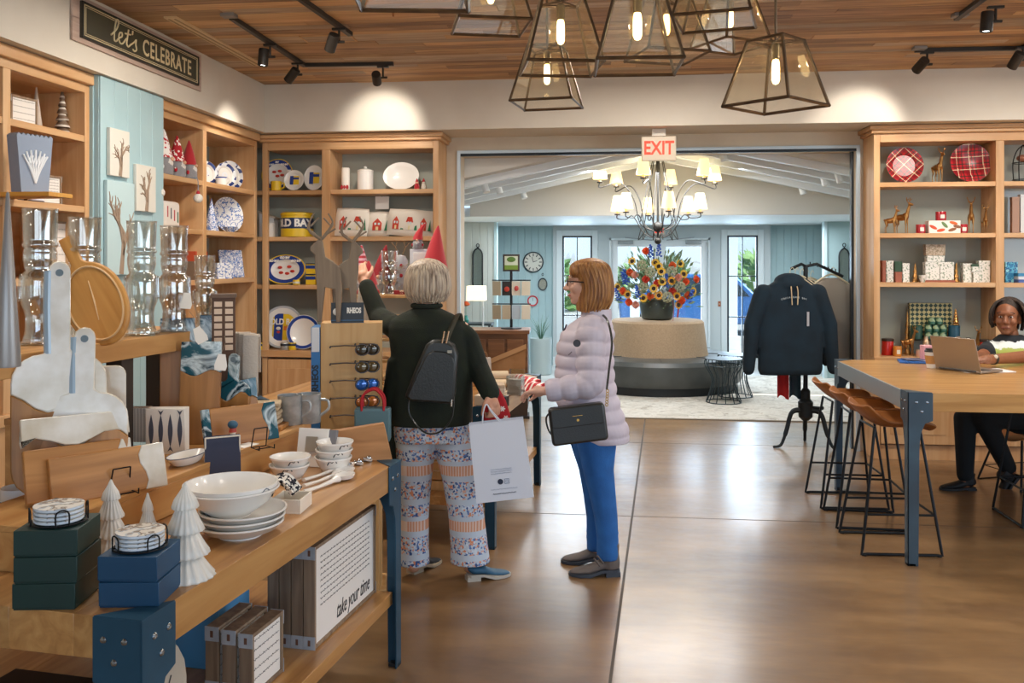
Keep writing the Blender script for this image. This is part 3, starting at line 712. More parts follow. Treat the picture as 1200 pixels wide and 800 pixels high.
# low riser step and tall bench riser on it
RZ, BZ = .95, 1.37
riser_m = wood('riser_wood', '#b57f45', '#d1a063', 'Y', .45, .8, rnd=.1)
p = TL(.45, .44, TZ+.001); T = thing('riser_box', 'long low wooden riser step on the left display table', 'display riser', p, TA)
MB().span(-.30, 0, -.25, 1.27, RZ-TZ-.018, RZ-TZ).build('top', riser_m, T, bev=.002); MB().span(-.018, 0, -.25, 1.27, 0, RZ-TZ-.018).build('front_panel', riser_m, T, bev=.002)
MB().span(-.30, -.018, 1.252, 1.27, 0, RZ-TZ-.018).build('end_panel', riser_m, T); MB().span(-.30, -.018, -.25, -.232, 0, RZ-TZ-.018).build('end_panel', riser_m, T); MB().span(-.30, -.282, -.232, 1.252, 0, RZ-TZ-.018).build('rear_panel', riser_m, T)
p = TL(.45, .755, TZ+.001); T = thing('riser_bench', 'tall wooden bench riser holding the glass figures on the left table', 'display riser', p, TA)
MB().span(-.30, 0, -.3, 1.12, BZ-TZ-.07, BZ-TZ).build('top', riser_m, T, bev=.003)
for yy in (-.28, .52, 1.02):
    for xx in (-.28, -.085): MB().span(xx, xx+.065, yy, yy+.065, 0, BZ-TZ-.07).build('leg', M('#33271d', .6), T, bev=.002)
# second display table behind the women
T2 = Vector((-.695, 5.07, 0)); TA2 = rad(-5.2)
plank_table('display_table', 'butcher block display table with stockings, touched by the woman in the white jacket', T2, TA2, 1.5, 1.52, .81, .10, steel, shelf=.28, n=7)
# tall community table on the right
RX, RY, RL, RH = 1.572, 5.06, 1.63, .935
plank_table('community_table', 'counter-height butcher block table with steel legs on the right', (RX+4.2, RY, 0), 0, 4.2, RL, RH, .10, steelg, axis='X', n=8)
# steel apron on its left end
MB().span(-4.212, -4.2, .11, RL-.11, RH-.10, RH+.001).build('end_rail', M('#8d9aa2', .4, .4), [o for o in bpy.data.objects if o.name.startswith('community_table')][0], bev=.002)
# ================================================================ BAR STOOLS
seat_m = wood('stool_leather', '#8d5526', '#a5672f', 'X', .5, .6, rnd=.08, bump=.05)
def stool(loc, rz, label):
    T = thing('bar_stool', label, 'bar stool', loc, rz, 'sled-base stools at the tall table')
    # scooped saddle seat with a low curved back; x = forward
    def fn(a, b):
        t = a*2-1; s = b
        w = .205*(1-.18*abs(s-.5)*2); y = t*w
        x = -.19+.40*s
        z = .70+.015*t*t + (.125*max(0, (.32-s)/.32)**1.4)*(1-.25*t*t) + .03*abs(t)**3 - .025*max(0, (s-.8)/.2)**2
        x -= .03*max(0, (.3-s)/.3); x += .05*t*t*max(0, (.4-s)/.4)
        return (x, y, z)
    MB().sheet(fn, 14, 14, .016).build('seat', seat_m, T, sub=1, ang=80)
    rod = M('#26292c', .4, .7)
    for sy in (-1, 1):
        f, bk = Vector((.22, sy*.205, .009)), Vector((-.22, sy*.205, .009)); tf, tb = Vector((.13, sy*.12, .70)), Vector((-.12, sy*.12, .70))
        MB().tube([tf, f+Vector((-.006, 0, .03)), f, f+Vector((-.03, 0, 0)), bk+Vector((.03, 0, 0)), bk, bk+Vector((.006, 0, .03)), tb], .0085, 8).build('sled_leg', rod, T)
        k = .31; MB().cyl(f.lerp(tf, k), bk.lerp(tb, k), .007, n=8).build('side_rung', rod, T)
        for p in (f, bk): MB().cyl((p.x*.93, p.y, 0), (p.x*.93, p.y, .01), .013, n=10).build('glide', M('#151515', .8), T)
    q = .31; a0 = Vector((.22, .205, .009)).lerp(Vector((.13, .12, .70)), q)
    MB().cyl((a0.x, -a0.y, a0.z), (a0.x, a0.y, a0.z), .007, n=8).build('foot_rung', rod, T)
    MB().cyl((-.12, -.12, .70), (-.12, .12, .70), .007, n=8).cyl((.13, -.12, .70), (.13, .12, .70), .007, n=8).build('seat_bracket', rod, T)
    return T
sx_ = RX+.02
stool((sx_-.02, 5.42, 0), rad(3), 'tan bar stool nearest the viewer at the left end of the tall table')
stool((sx_-.02, 5.90, 0), rad(-2), 'middle of three tan bar stools at the left end of the tall table')
stool((sx_-.03, 6.36, 0), rad(2), 'farthest of three tan bar stools at the left end of the tall table')
p = onZ(1214, 616, 0); stool((p.x+.10, p.y+.15, 0), rad(90), 'tan bar stool on the near long side, cut by the right picture edge')
# ================================================================ GOODS: builders
white_c = M('#efece6', .25, coat=.4)
cream_c = M('#e8e0d2', .3, coat=.3)
def facing_disc(T, r, mat, name='plate', tilt=.16, depth=.02, sx=1.0, sz=1.0):
    ax = Vector((0, -1, tilt)).normalized()
    b = MB(); b.lathe([(0, 0), (r*.62, 0), (r*.70, depth*.5), (r, depth), (r*1.0, depth+.004), (r*.68, depth*.5+.005), (r*.6, .005), (0, .005)], 36, (0, 0, 0), axis=ax)
    b.v = [(x*sx, y+.02, (z+r)*sz) for x, y, z in b.v]
    return b.build(name, mat, T, ang=50)
def ring(T, r0, r1, y, z, mat, name='rim_band', tilt=.16, sx=1.0, sz=1.0, th=.002, n=36):
    ax = Vector((0, -1, tilt)).normalized(); b = MB(); vs = []
    def sf(f): return .005 if f < .6 else (.005+.010*(f-.6)/.08 if f < .68 else .015+.009*(f-.68)/.32)
    R = r1/.97 if r1 > .0 else 1
    R = z; h0, h1 = sf(r0/R)+.0006, sf(r1/R)+.0006
    b.lathe([(r0, h0), (r1, h1), (r1, h1+th), (r0, h0+th), (r0, h0)], n, (0, 0, 0), axis=ax)
    b.v = [(x*sx, yy+.02, (zz+z)*sz) for x, yy, zz in b.v]; return b.build(name, mat, T)
def mixmat(name, cols, scale, kind='noise', rough=.25, thr=.5):
    if name in MATS: return MATS[name]
    m, t, b = newmat(name); tc = N(t, 'TexCoord')
    if kind == 'vor': n = N(t, 'TexVoronoi'); n.inputs['Scale'].default_value = scale; o = n.outputs['Color']; s = N(t, 'SeparateColor'); t.links.new(o, s.inputs[0]); src = s.outputs[0]
    else: n = N(t, 'TexNoise'); n.inputs['Scale'].default_value = scale; n.inputs['Detail'].default_value = 2; src = n.outputs[0]
    t.links.new(tc.outputs['Object'], n.inputs['Vector'])
    if kind == 'soft': n.inputs['Detail'].default_value = 5; n.inputs['Distortion'].default_value = 1.2
    k = len(cols); lo, hi = (.0, 1.) if kind == 'vor' else (.36, .64)
    r = ramp(t, [(lo+(hi-lo)*i/k if i else 0, c) for i, c in enumerate(cols)], 'LINEAR' if kind == 'soft' else 'CONSTANT'); t.links.new(src, r.inputs[0]); t.links.new(r.outputs[0], b.inputs['Base Color'])
    b.inputs['Roughness'].default_value = rough; MATS[name] = m
    return m
def plaid(name, rotdeg):
    if name in MATS: return MATS[name]
    m, t, b = newmat(name); tc = N(t, 'TexCoord'); mp = N(t, 'Mapping'); mp.inputs['Rotation'].default_value = (0, rad(rotdeg), 0)
    t.links.new(tc.outputs['Object'], mp.inputs[0]); sp = N(t, 'SeparateXYZ'); t.links.new(mp.outputs[0], sp.inputs[0]); last = None
    base = N(t, 'RGB'); base.outputs[0].default_value = hx('#b8222c'); last = base.outputs[0]
    for period, off, wd, c in ((.105, .0, .30, '#7d1620'), (.105, .03, .10, '#1f2f2a'), (.105, .075, .06, '#e8dcb8'), (.105, .055, .07, '#1f2f2a')):
        for k in (0, 2):
            mo = N(t, 'Math', operation='WRAP'); t.links.new(sp.outputs[k], mo.inputs[0])
            ad = N(t, 'Math', operation='ADD'); ad.inputs[1].default_value = off+10; t.links.new(sp.outputs[k], ad.inputs[0]); t.links.new(ad.outputs[0], mo.inputs[0]); mo.inputs[1].default_value = period; mo.inputs[2].default_value = 0
            lt = N(t, 'Math', operation='LESS_THAN'); lt.inputs[1].default_value = period*wd; t.links.new(mo.outputs[0], lt.inputs[0])
            mu = N(t, 'Math', operation='MULTIPLY'); mu.inputs[1].default_value = .75; t.links.new(lt.outputs[0], mu.inputs[0])
            mx = N(t, 'MixRGB'); mx.inputs[2].default_value = hx(c); t.links.new(mu.outputs[0], mx.inputs[0]); t.links.new(last, mx.inputs[1]); last = mx.outputs[0]
    t.links.new(last, b.inputs['Base Color']); b.inputs['Roughness'].default_value = .32; MATS[name] = m
    return m
def stripes(name, c1, c2, axis='Z', period=.03, duty=.5, rough=.6):
    if name in MATS: return MATS[name]
    m, t, b = newmat(name); tc = N(t, 'TexCoord'); sp = N(t, 'SeparateXYZ'); t.links.new(tc.outputs['Object'], sp.inputs[0])
    ad = N(t, 'Math', operation='ADD'); ad.inputs[1].default_value = 10; t.links.new(sp.outputs['XYZ'.index(axis)], ad.inputs[0])
    mo = N(t, 'Math', operation='MODULO'); mo.inputs[1].default_value = period; t.links.new(ad.outputs[0], mo.inputs[0])
    lt = N(t, 'Math', operation='LESS_THAN'); lt.inputs[1].default_value = period*duty; t.links.new(mo.outputs[0], lt.inputs[0])
    mx = N(t, 'MixRGB'); mx.inputs[1].default_value = hx(c1); mx.inputs[2].default_value = hx(c2); t.links.new(lt.outputs[0], mx.inputs[0]); t.links.new(mx.outputs[0], b.inputs['Base Color'])
    b.inputs['Roughness'].default_value = rough; MATS[name] = m
    return m
ink = M('#3b3a3c', .7)
def scribble(T, x0, x1, z, y, amp=.004, r=.0009, mat=None, name='writing', per=.012):
    n = max(6, int((x1-x0)/per*4)); ph = random.random()*6
    pts = [(x0+(x1-x0)*i/n, y, z+amp*math.sin(i*1.57+ph)*(.6+.4*math.sin(i*.7))) for i in range(n+1)]
    return MB().tube(pts, r, 4).build(name, mat or ink, T)
barn = wood('barn_wood', '#7d6754', '#a08970', 'Z', .7, 1.6, rnd=.25)
galv = M('#c3cbd4', .45, .35, noise=('#aab4be', 20.))
def block_sign(name, label, loc, rz, w, h, d, group=None, lines=4, big=False, face='#ece8e2', cat='block sign'):
    # front faces -y
    T = thing(name, label, cat, loc, rz, group)
    f = MB(); t_ = .012
    f.span(-w/2, w/2, 0, d, 0, t_); f.span(-w/2, w/2, 0, d, h-t_, h); f.span(-w/2, -w/2+t_, 0, d, t_, h-t_); f.span(w/2-t_, w/2, 0, d, t_, h-t_); f.build('frame', barn, T, bev=.001)
    MB().span(-w/2+t_, w/2-t_, .006, d-.004, t_, h-t_).build('face_panel', M(face, .7), T)
    k = min(.045, h*.22)
    for sx in (-1, 1):
        for z in (-.001, h-k+.001):
            c = MB().span(sx*w/2-(.0015 if sx < 0 else .0005), sx*w/2+(.0005 if sx < 0 else .0015), -.0015, d+.0015, z, z+k).build('corner_bracket', galv, T)
            MB().box((sx*(w/2+.0018), d/2, z+k/2), (.001, d*.22, k*.45)).build('slot', M('#6d4a39', .7), c)
    for i in range(lines): scribble(T, -w*.40, w*.40, h*(.86-.6*i/max(1, lines-1)*(.8 if big else 1)), .005, min(.004, h*.02), .0007)
    if big:
        text('script_letters', 'take your time', .085, ink, T, (w*.12, .005, h*.17), (PI/2, 0, 0), .0005, sx=.62, shear=.35)
    return T
def cone_tree(name, label, loc, h, r, mat, group=None, tiers=0):
    T = thing(name, label, 'ornament', loc, 0, group)
    if tiers:
        for i in range(tiers):
            z0 = h*i/tiers*.93; rr = r*(1-i/tiers*.82); MB().lathe([(rr*.55, z0), (rr, z0+.002), (rr*.95, z0+.01), (rr*.42, z0+h/tiers*1.02)], 12).build('tier', mat, T)
        MB().cyl((0, 0, h*.9), (0, 0, h), r*.12, .001).build('tip', mat, T)
    else:
        MB().lathe([(r*.96, 0), (r, .006), (.004, h-.005), (0, h)], 20).build('cone', mat, T)
    return T
red_f = M('#b3202a', .85, sheen=.4); gray_f = M('#8f8d90', .95, sheen=.3, bump=.6, bscale=150); skin_n = M('#d8a98a', .7)
dots_r = mixmat('dots_red_on_white', ('#efe9e4', '#efe9e4', '#efe9e4', '#b8232d'), 75, 'vor', .85)
dots_w = mixmat('dots_white_on_red', ('#b3202a', '#b3202a', '#b3202a', '#f0e8e2'), 75, 'vor', .85)
yarn = M('#d9cfbf', .95, bump=.8, bscale=90)
def gnome(label, loc, rz, h, hat=None, body=None, beard=None, beardlen=.0, group='gnomes', lean=0.0, wide=1.0):
    T = thing('gnome_figure', label, 'gnome', loc, rz, group); r = h*.2*wide
    MB().lathe([(r*.9, 0), (r, h*.05), (r*.98, h*.22), (r*.72, h*.42), (r*.4, h*.48)], 18).build('body', body or gray_f, T)
    b = MB(); n = 14; R = []
    for i in range(9):
        k = i/8; R.append((r*.92*(1-k)**.85+.004, h*.36+h*.62*k, lean*h*k*k))
    vs = [(x*math.cos(2*PI*j/n)+o, x*math.sin(2*PI*j/n), z) for x, z, o in R for j in range(n)]
    b.add(vs, [(i*n+j, i*n+(j+1) % n, (i+1)*n+(j+1) % n, (i+1)*n+j) for i in range(8) for j in range(n)]+[tuple(range(n-1, -1, -1))]); b.build('hat', hat or red_f, T)
    MB().ell((0, -r*.95, h*.34), r*.22).build('nose', skin_n, T)
    if beardlen:
        for i in range(9):
            x = (i-4)*r*.2; L = beardlen*(1-.03*abs(i-4)+.05*random.random())
            MB().tube(cr([(x*.5, -r*.8, h*.33), (x, -r*1.05, h*.2), (x*1.15, -r*1.15, -L*.4+h*.1), (x*1.1+random.uniform(-.01, .01), -r*1.1, h*.1-L)]), r*.15, 7).build('beard_strand', yarn, T)
    else: MB().lathe([(0, h*.05), (r*.45, h*.1), (r*.6, h*.25), (r*.4, h*.34), (0, h*.36)], 12, (0, -r*.55, 0), sy=.8).build('beard', beard or M('#d9d4cf', .95, bump=.6, bscale=120), T)
    for s in (-1, 1): MB().ell((s*r*1.0, -r*.35, h*.16), (r*.2, r*.2, r*.28)).build('mitten', hat or red_f, T)
    return T
gold = M('#b98a52', .28, .9, noise=('#a67843', 15.))
def deer(label, loc, rz, h, stand=True, mat=None, group='gold deer'):
    T = thing('deer_figurine', label, 'figurine', loc, rz, group); m = mat or gold; s = h
    b = MB(); b.ell((0, 0, .45*s), (.19*s, .085*s, .095*s)); b.ell((.12*s, 0, .48*s), (.1*s, .08*s, .1*s)); b.limb((.16*s, 0, .5*s), (.24*s, 0, .78*s), .055*s, .036*s); b.ell((.28*s, 0, .81*s), (.085*s, .038*s, .042*s), (0, .25, 0)); b.limb((-.18*s, 0, .5*s), (-.22*s, 0, .46*s), .02*s, .012*s)
    for sy in (-1, 1):
        b.limb((.15*s, sy*.045*s, .44*s), (.16*s, sy*.05*s, .22*s), .035*s, .018*s); b.limb((.16*s, sy*.05*s, .22*s), (.155*s, sy*.05*s, .014*s), .016*s, .014*s)
        b.limb((-.13*s, sy*.045*s, .44*s), (-.1*s, sy*.05*s, .28*s), .05*s, .025*s); b.limb((-.1*s, sy*.05*s, .28*s), (-.15*s, sy*.05*s, .2*s), .02*s, .016*s); b.limb((-.15*s, sy*.05*s, .2*s), (-.14*s, sy*.05*s, .014*s), .015*s, .013*s)
        b.ell((.23*s, sy*.05*s, .86*s), (.015*s, .04*s, .02*s), (0, 0, sy*.4))
    b.build('body', m, T, voxel=max(.004, s*.014), smooth=2)
    for sy in (-1, 1):
        a = MB(); q = Vector((.235*s, sy*.025*s, .84*s)); a.tube([q, q+Vector((-.03*s, sy*.05*s, .07*s)), q+Vector((-.02*s, sy*.075*s, .16*s))], .011*s, 6); a.tube([q+Vector((-.03*s, sy*.05*s, .07*s)), q+Vector((.04*s, sy*.07*s, .12*s))], .009*s, 6); a.build('antler', m, T)
    return T
def jar_candle(label, loc, r, h, mat, group, lid=None, labelm=None):
    T = thing('candle_jar', label, 'candle', loc, 0, group)
    MB().lathe([(r*.9, 0), (r, .004), (r, h*.92), (r*.95, h)], 20).build('jar', mat, T)
    if lid: MB().lathe([(r*1.02, h), (r*1.02, h*1.14), (r*.9, h*1.18), (0, h*1.18)], 20).build('lid', lid, T)
    if labelm: MB().box((0, -r*.98, h*.45), (r*.8, .003, h*.4)).build('paper_label', labelm, T)
    return T
def boxthing(name, label, loc, rz, w, d, h, mat, group=None, lid=None, cat='box', lidm=None):
    T = thing(name, label, cat, loc, rz, group)
    k = lid or h*.35
    MB().span(-w/2+.002, w/2-.002, -d/2+.002, d/2-.002, 0, h-k).build('tray', mat, T, bev=.001)
    MB().span(-w/2, w/2, -d/2, d/2, h-k, h).build('lid', lidm or mat, T, bev=.0015)
    return T
vase_glass = glass('figure_glass', '#f3f4f2', .16, .03)
def glass_figure(label, loc, h, r, rz=0):
    # tall clear glass soldier-shaped jar: boots, belly, shoulders, head, drum hat
    T = thing('glass_figure', label, 'glass jar', loc, rz, 'clear glass soldier figures')
    P = [(.86, 0), (.90, .01), (.88, .05), (.76, .1), (.74, .2), (.80, .25), (.94, .30), (.98, .38), (.97, .47), (.90, .52), (.74, .545), (.80, .58), (.86, .63), (.86, .68), (.80, .71), (.90, .725), (.92, .74), (.84, .755), (.86, .78), (.90, .98), (.93, 1.0)]
    prof = [(a*r, b*h) for a, b in P]; inner = [((a-.07)*r, b*h) for a, b in reversed(P)][:-2]
    MB().lathe(prof+inner+[(0, .03*h)], 28).build('jar_wall', vase_glass, T, ang=60)
    for s in (-1, 1): MB().limb((s*r*.92, 0, h*.5), (s*r*1.0, -r*.1, h*.34), r*.17, r*.13).build('arm', vase_glass, T)
    MB().box((0, 0, h*.012), (r*1.9, r*1.7, h*.024)).build('base', vase_glass, T, bev=.004)
    return T
# ================================================================ LEFT DISPLAY TABLE
def put(u, v, z): return onZ(u, v, z)
def mpp(p): return dep(p)/FPX
# dark green and blue gift boxes, with coaster sets
green_b = M('#09332e', .45, noise=('#072b27', 4.)); blue_b = M('#094468', .45, noise=('#083c5c', 4.))
wire = M('#17181a', .4, .6)
def coaster_set(loc, rz, who):
    C_ = ('bottom', 'second', 'third', 'top')
    H = thing('coaster_holder', 'black wire coaster holder on the '+who, 'coaster holder', loc, rz, 'wire coaster holders')
    b = MB(); b.tube([(.062*math.cos(a), .062*math.sin(a), .003) for a in [2*PI*i/28 for i in range(28)]], .002, 6, closed=True); b.cyl((-.062, 0, .003), (.062, 0, .003), .002, n=6); b.cyl((0, -.062, .003), (0, .062, .003), .002, n=6)
    b.build('ring_base', wire, H)
    for k in range(4):
        a = k*PI/2+.5; P = []
        for da in (-.22, .22): P.append((.064*math.cos(a+da), .064*math.sin(a+da)))
        MB().tube(cr([(P[0][0], P[0][1], .002), (P[0][0], P[0][1], .032), (.064*math.cos(a), .064*math.sin(a), .041), (P[1][0], P[1][1], .032), (P[1][0], P[1][1], .002)]), .002, 6).build('wire_loop', wire, H)
    art = mixmat('coaster_art', ('#e9e7e2', '#b9c3cc', '#8a7a6a', '#e2ded6'), 30, 'noise', .3)
    for i in range(4):
        t = thing('coaster', '%s round white coaster held in the wire holder on the %s' % (C_[i], who), 'coaster', Vector(loc)+Vector((0, 0, .0055+i*.0098)), rz, 'round coasters')
        MB().lathe([(.054, 0), (.056, .002), (.056, .006), (.054, .008), (0, .008)], 32).build('disc', M('#d8e2ec', .3, coat=.3), t); MB().lathe([(.0565, .0065), (.0567, .0078), (.053, .0082), (.0, .0083)], 32).build('printed_top', art, t)
pg = put(44, 716, TZ)+Vector((0, .075, 0)); pb = put(146, 712, TZ)+Vector((0, .07, 0))
for i in range(3): boxthing('gift_box', ('bottom', 'middle', 'top')[i]+' dark green gift box of the stack of three', pg+Vector((random.uniform(-.003, .003), random.uniform(-.003, .003), i*.0625)), rad(9+i*1.2), .145, .145, .062, green_b, 'dark gift boxes', lid=.058)
for i in range(2): boxthing('gift_box', ('lower', 'upper')[i]+' deep blue gift box at the table corner', pb+Vector((random.uniform(-.002, .002), 0, i*.0605)), rad(7-i*1.5), .142, .142, .060, blue_b, 'dark gift boxes', lid=.056)
coaster_set(pg+Vector((.004, 0, .188)), .2, 'green box stack'); coaster_set(pb+Vector((.0, 0, .1215)), .5, 'blue boxes')
# fluted ceramic trees
cer = M('#dcd8cf', .35, coat=.3)
def fluted_tree(label, loc, h, r, tiers=4):
    T = thing('ceramic_tree', label, 'ornament', loc, 0, 'fluted ceramic trees')
    for i in range(tiers):
        z0 = h*i/tiers*.94; R_ = r*(1-.55*i/(tiers-1)); zt = z0+h/tiers*1.03; rt = R_*.42 if i < tiers-1 else .002
        n = 72; b = MB(); b.lathe([(R_*.5, z0+.004), (R_*.97, z0), (R_, z0+.004), (R_*.8, z0+(zt-z0)*.35), (rt+(R_-rt)*.28, z0+(zt-z0)*.72), (rt, zt)], n, flute=.045, nf=18); b.build('tier', cer, T, ang=60)
    return T
p = put(206, 684, TZ)+Vector((0, .05, 0)); fluted_tree('large fluted white ceramic tree beside the blue boxes', p, .255, .074)
p = put(118, 655, TZ)+Vector((0, .05, 0)); fluted_tree('fluted white ceramic tree behind the two coaster sets', p, .215, .055)
p = put(142, 655, TZ)+Vector((0, .14, 0)); fluted_tree('smallest fluted white ceramic tree, only its tip showing behind the blue boxes', p, .15, .035, 3)
# shallow bowls and serving bowl
p = put(270, 641, TZ)+Vector((-.02, .115, 0))
def bowl(name, label, loc, r, h, mat, group=None, foot=.5):
    T = thing(name, label, 'bowl', loc, 0, group)
    MB().lathe([(r*foot, 0), (r*foot, .004), (r*.82, h*.45), (r*.97, h*.86), (r, h*.9), (r*1.0, h), (r*.96, h), (r*.93, h*.86), (r*.76, h*.45), (r*foot*.9, .01), (0, .009)], 40).build('bowl_wall', mat, T)
    return T
for i in range(3): bowl('shallow_bowl', ('bottom', 'middle', 'top')[i]+' shallow white bowl of the stack under the serving bowl', p+Vector((.004*i, 0, i*.0185)), .128, .045, white_c, 'white tableware', .5)
bb = bowl('serving_bowl', 'large white serving bowl on the stacked shallow bowls', p+Vector((-.030, .0, .0585)), .138, .098, white_c, 'white tableware', .42)
MB().tube([(.139*math.cos(2*PI*i/40), .139*math.sin(2*PI*i/40), .083) for i in range(40)], .0035, 8, closed=True).build('rim_bead', white_c, bb)
for a in (-.35, 2.8): MB().tube([(.137*math.cos(a+d), .137*math.sin(a+d), .088+.006*math.cos(d*18)) for d in (-.12, -.06, 0, .06, .12)], .002, 6).build('painted_motif', M('#5c6670', .5), bb)
# tray of patterned scrubbers
p = put(334, 602, TZ)+Vector((0, .03, 0)); T = thing('scrubber_tray', 'small cream tray standing in front of the stacked bowls', 'tray', p, TA+rad(8))
b = MB(); b.span(-.05, .05, -.03, .09, 0, .006); b.span(-.05, -.044, -.03, .09, .006, .045); b.span(.044, .05, -.03, .09, .006, .045); b.span(-.044, .044, -.03, -.024, .006, .045); b.span(-.044, .044, .084, .09, .006, .045); b.build('tray_body', cream_c, T, bev=.001)
chk = mixmat('navy_white_check', ('#23242f', '#efeae0', '#23242f', '#efeae0'), 120, 'vor', .9)
for i in range(4):
    solo(MB().sheet(lambda a, q: (-.085+.115*a, -.014+.022*i+.016*q+.003*math.sin(a*12), .035+.065*math.sin(PI*(.10+.78*a))-.10*max(0, .35-a)**1.2*2+.004*math.sin(q*7+i)), 12, 3, .016), 'dish_cloth', chk, ('nearest', 'second', 'third', 'farthest')[i]+' navy and white checked cloth in the cream tray', 'cloth', p+Vector((-.012, 0, 0)), TA+rad(8), 'checked dish cloths')
# small stacked bowls with gull motif
def gull(T, a, z, r, s=1):
    q = [Vector((math.sin(a+dx)*(r+.001), -math.cos(a+dx)*(r+.001), z+dz)) for dx, dz in ((-.28, -.008), (-.15, .006), (0, .002), (.12, .012), (.25, .0))]
    MB().tube(cr(q, 3), .0022, 6).build('painted_gull', M('#3c4046', .5), T)
for nm, u, v, n, r in (('left', 331, 566, 2, .075), ('right', 384, 556, 3, .072)):
    p = put(u, v, TZ)+Vector((0, .07, 0))
    for i in range(n):
        T = bowl('small_bowl', ('bottom', 'middle', 'top')[i if n == 3 else i*2]+' small gull-painted white bowl in the %s stack' % nm, p+Vector((.003*i, 0, i*.030)), r, .056, white_c, 'gull bowls', .62)
        gull(T, .25+.3*i, .042, r*.93)
# ladles
for i in range(3):
    p = put(356, 580-i*7, TZ); q = put(404, 562-i*6, TZ); d = q-p; T = thing('ceramic_ladle', ('nearest', 'middle', 'farthest')[i]+' white ceramic ladle lying before the small bowls', 'ladle', p, math.atan2(d.y, d.x), 'white ladles')
    L = d.length; MB().tube([(0, 0, .012), (L*.35, 0, .010), (L*.7, 0, .012), (L*.8, 0, .014)], [.010, .008, .011, .02], 10, flat=.7).build('handle', white_c, T); MB().lathe([(.012, 0), (.030, .008), (.036, .022), (.033, .022), (.02, .009), (0, .006)], 24, (L+.0, 0, 0), sx=1.25).build('bowl_end', white_c, T)
# carved wooden block and silver jewelry
p = put(405, 548, TZ)+Vector((0, .13, 0)); T = thing('carved_wood_block', 'brown wooden display block with carved script at the table end', 'wood block', p, rad(20))
MB().add([(-.16, -.03, 0), (.15, -.03, 0), (.15, .06, 0), (-.16, .06, 0), (-.15, .01, .115), (.12, .01, .145), (.12, .05, .145), (-.15, .05, .115)], [(3, 2, 1, 0), (4, 5, 6, 7), (0, 1, 5, 4), (1, 2, 6, 5), (2, 3, 7, 6), (3, 0, 4, 7)]).build('block', wood('carved_block', '#9a6a3c', '#b98552', 'X', .6, 1.2), T, bev=.004)
for k in range(5): MB().tube(cr([(-.03+k*.03, -.021+.012, .04), (-.02+k*.03, -.016+.014, .09), (-.012+k*.03, -.016+.012, .05), (-.004+k*.03, -.018+.012, .045)]), .0022, 5).build('carved_letter', M('#6d4526', .7), T)
pearl = M('#d9d4cc', .2, .5)
for k, (u, v) in enumerate(((409, 549), (420, 545), (431, 541), (438, 537))):
    p = put(u, v, TZ); T = thing('silver_charm', ('first', 'second', 'third', 'fourth')[k]+' silver charm from the left, lying before the carved block', 'jewelry', p, .5, 'silver charms')
    MB().tube([(.016*math.cos(a), .01*math.sin(a), .008+.003*math.sin(2*a)) for a in [2*PI*i/14 for i in range(14)]], .0045, 6, closed=True).build('chain', pearl, T); MB().ell((.004, 0, .014), (.012, .009, .011)).ell((-.012, .004, .012), .008).build('pendant', M('#b8bcc0', .2, .9), T)
# ------- riser step: boards, easels, cards
acac = wood('acacia', '#94602f', '#c48a4c', 'X', .42, 1.0, rnd=.2, c3='#ab7439'); acacZ = wood('acacia_z', '#9a6733', '#c48a4c', 'Z', .42, 1.0, rnd=.2, c3='#b17a3e')
resin_w = M('#efeae0', .2, noise=('#cdbfa6', 7.), coat=.4); resin_b = mixmat('resin_blue', ('#0f2f3a', '#1d5463', '#c9d8dc', '#17333f'), 7, 'soft', .15)
resin_e = M('#9fb6c8', .2, coat=.5)
def ovalize(w, h, r, n=5):
    o = []
    for cx, cz, a0 in ((w/2-r, r, -PI/2), (w/2-r, h-r, 0), (-w/2+r, h-r, PI/2), (-w/2+r, r, PI)): o += arc((cx, cz), r, a0, a0+PI/2, n)
    return o
def easel(label, loc, rz, s=1.0):
    T = thing('wire_easel', label, 'easel', loc, rz, 'black wire easels'); r = .0022
    for sx in (-1, 1): MB().tube([(sx*.03*s, -.035*s, .018*s), (sx*.03*s, -.035*s, .003), (sx*.03*s, .03*s, .003), (sx*.026*s, .012*s, .075*s)], r, 6).build('side_wire', wire, T)
    for q0, q1 in (((-.03*s, .03*s, .003), (.03*s, .03*s, .003)), ((-.026*s, .012*s, .075*s), (.026*s, .012*s, .075*s)), ((-.03*s, -.01*s, .003), (.03*s, -.01*s, .003))): MB().cyl(q0, q1, r, n=6).build('cross_wire', wire, T)
    return T
def lean_board(name, label, loc, rz, w, h, parts, tilt=-14, th=.02, group='serving boards', wm=None):
    # parts: list of (name, outline, material)
    T = thing(name, label, 'serving board', loc, 0, group); T.rotation_euler = (rad(tilt), 0, rz)
    for nm, out, m in parts: MB().prism(out, 0, th).build(nm, m, T, bev=.003)
    return T
def wavy(x0, x1, z, amp, n=10): return [(x0+(x1-x0)*i/n, z+amp*math.sin(i*.9+x0*20)) for i in range(n+1)]
SZ = RZ+.001
p = put(112, 596, SZ)
yb = p+Vector((-.02, .045, 0))
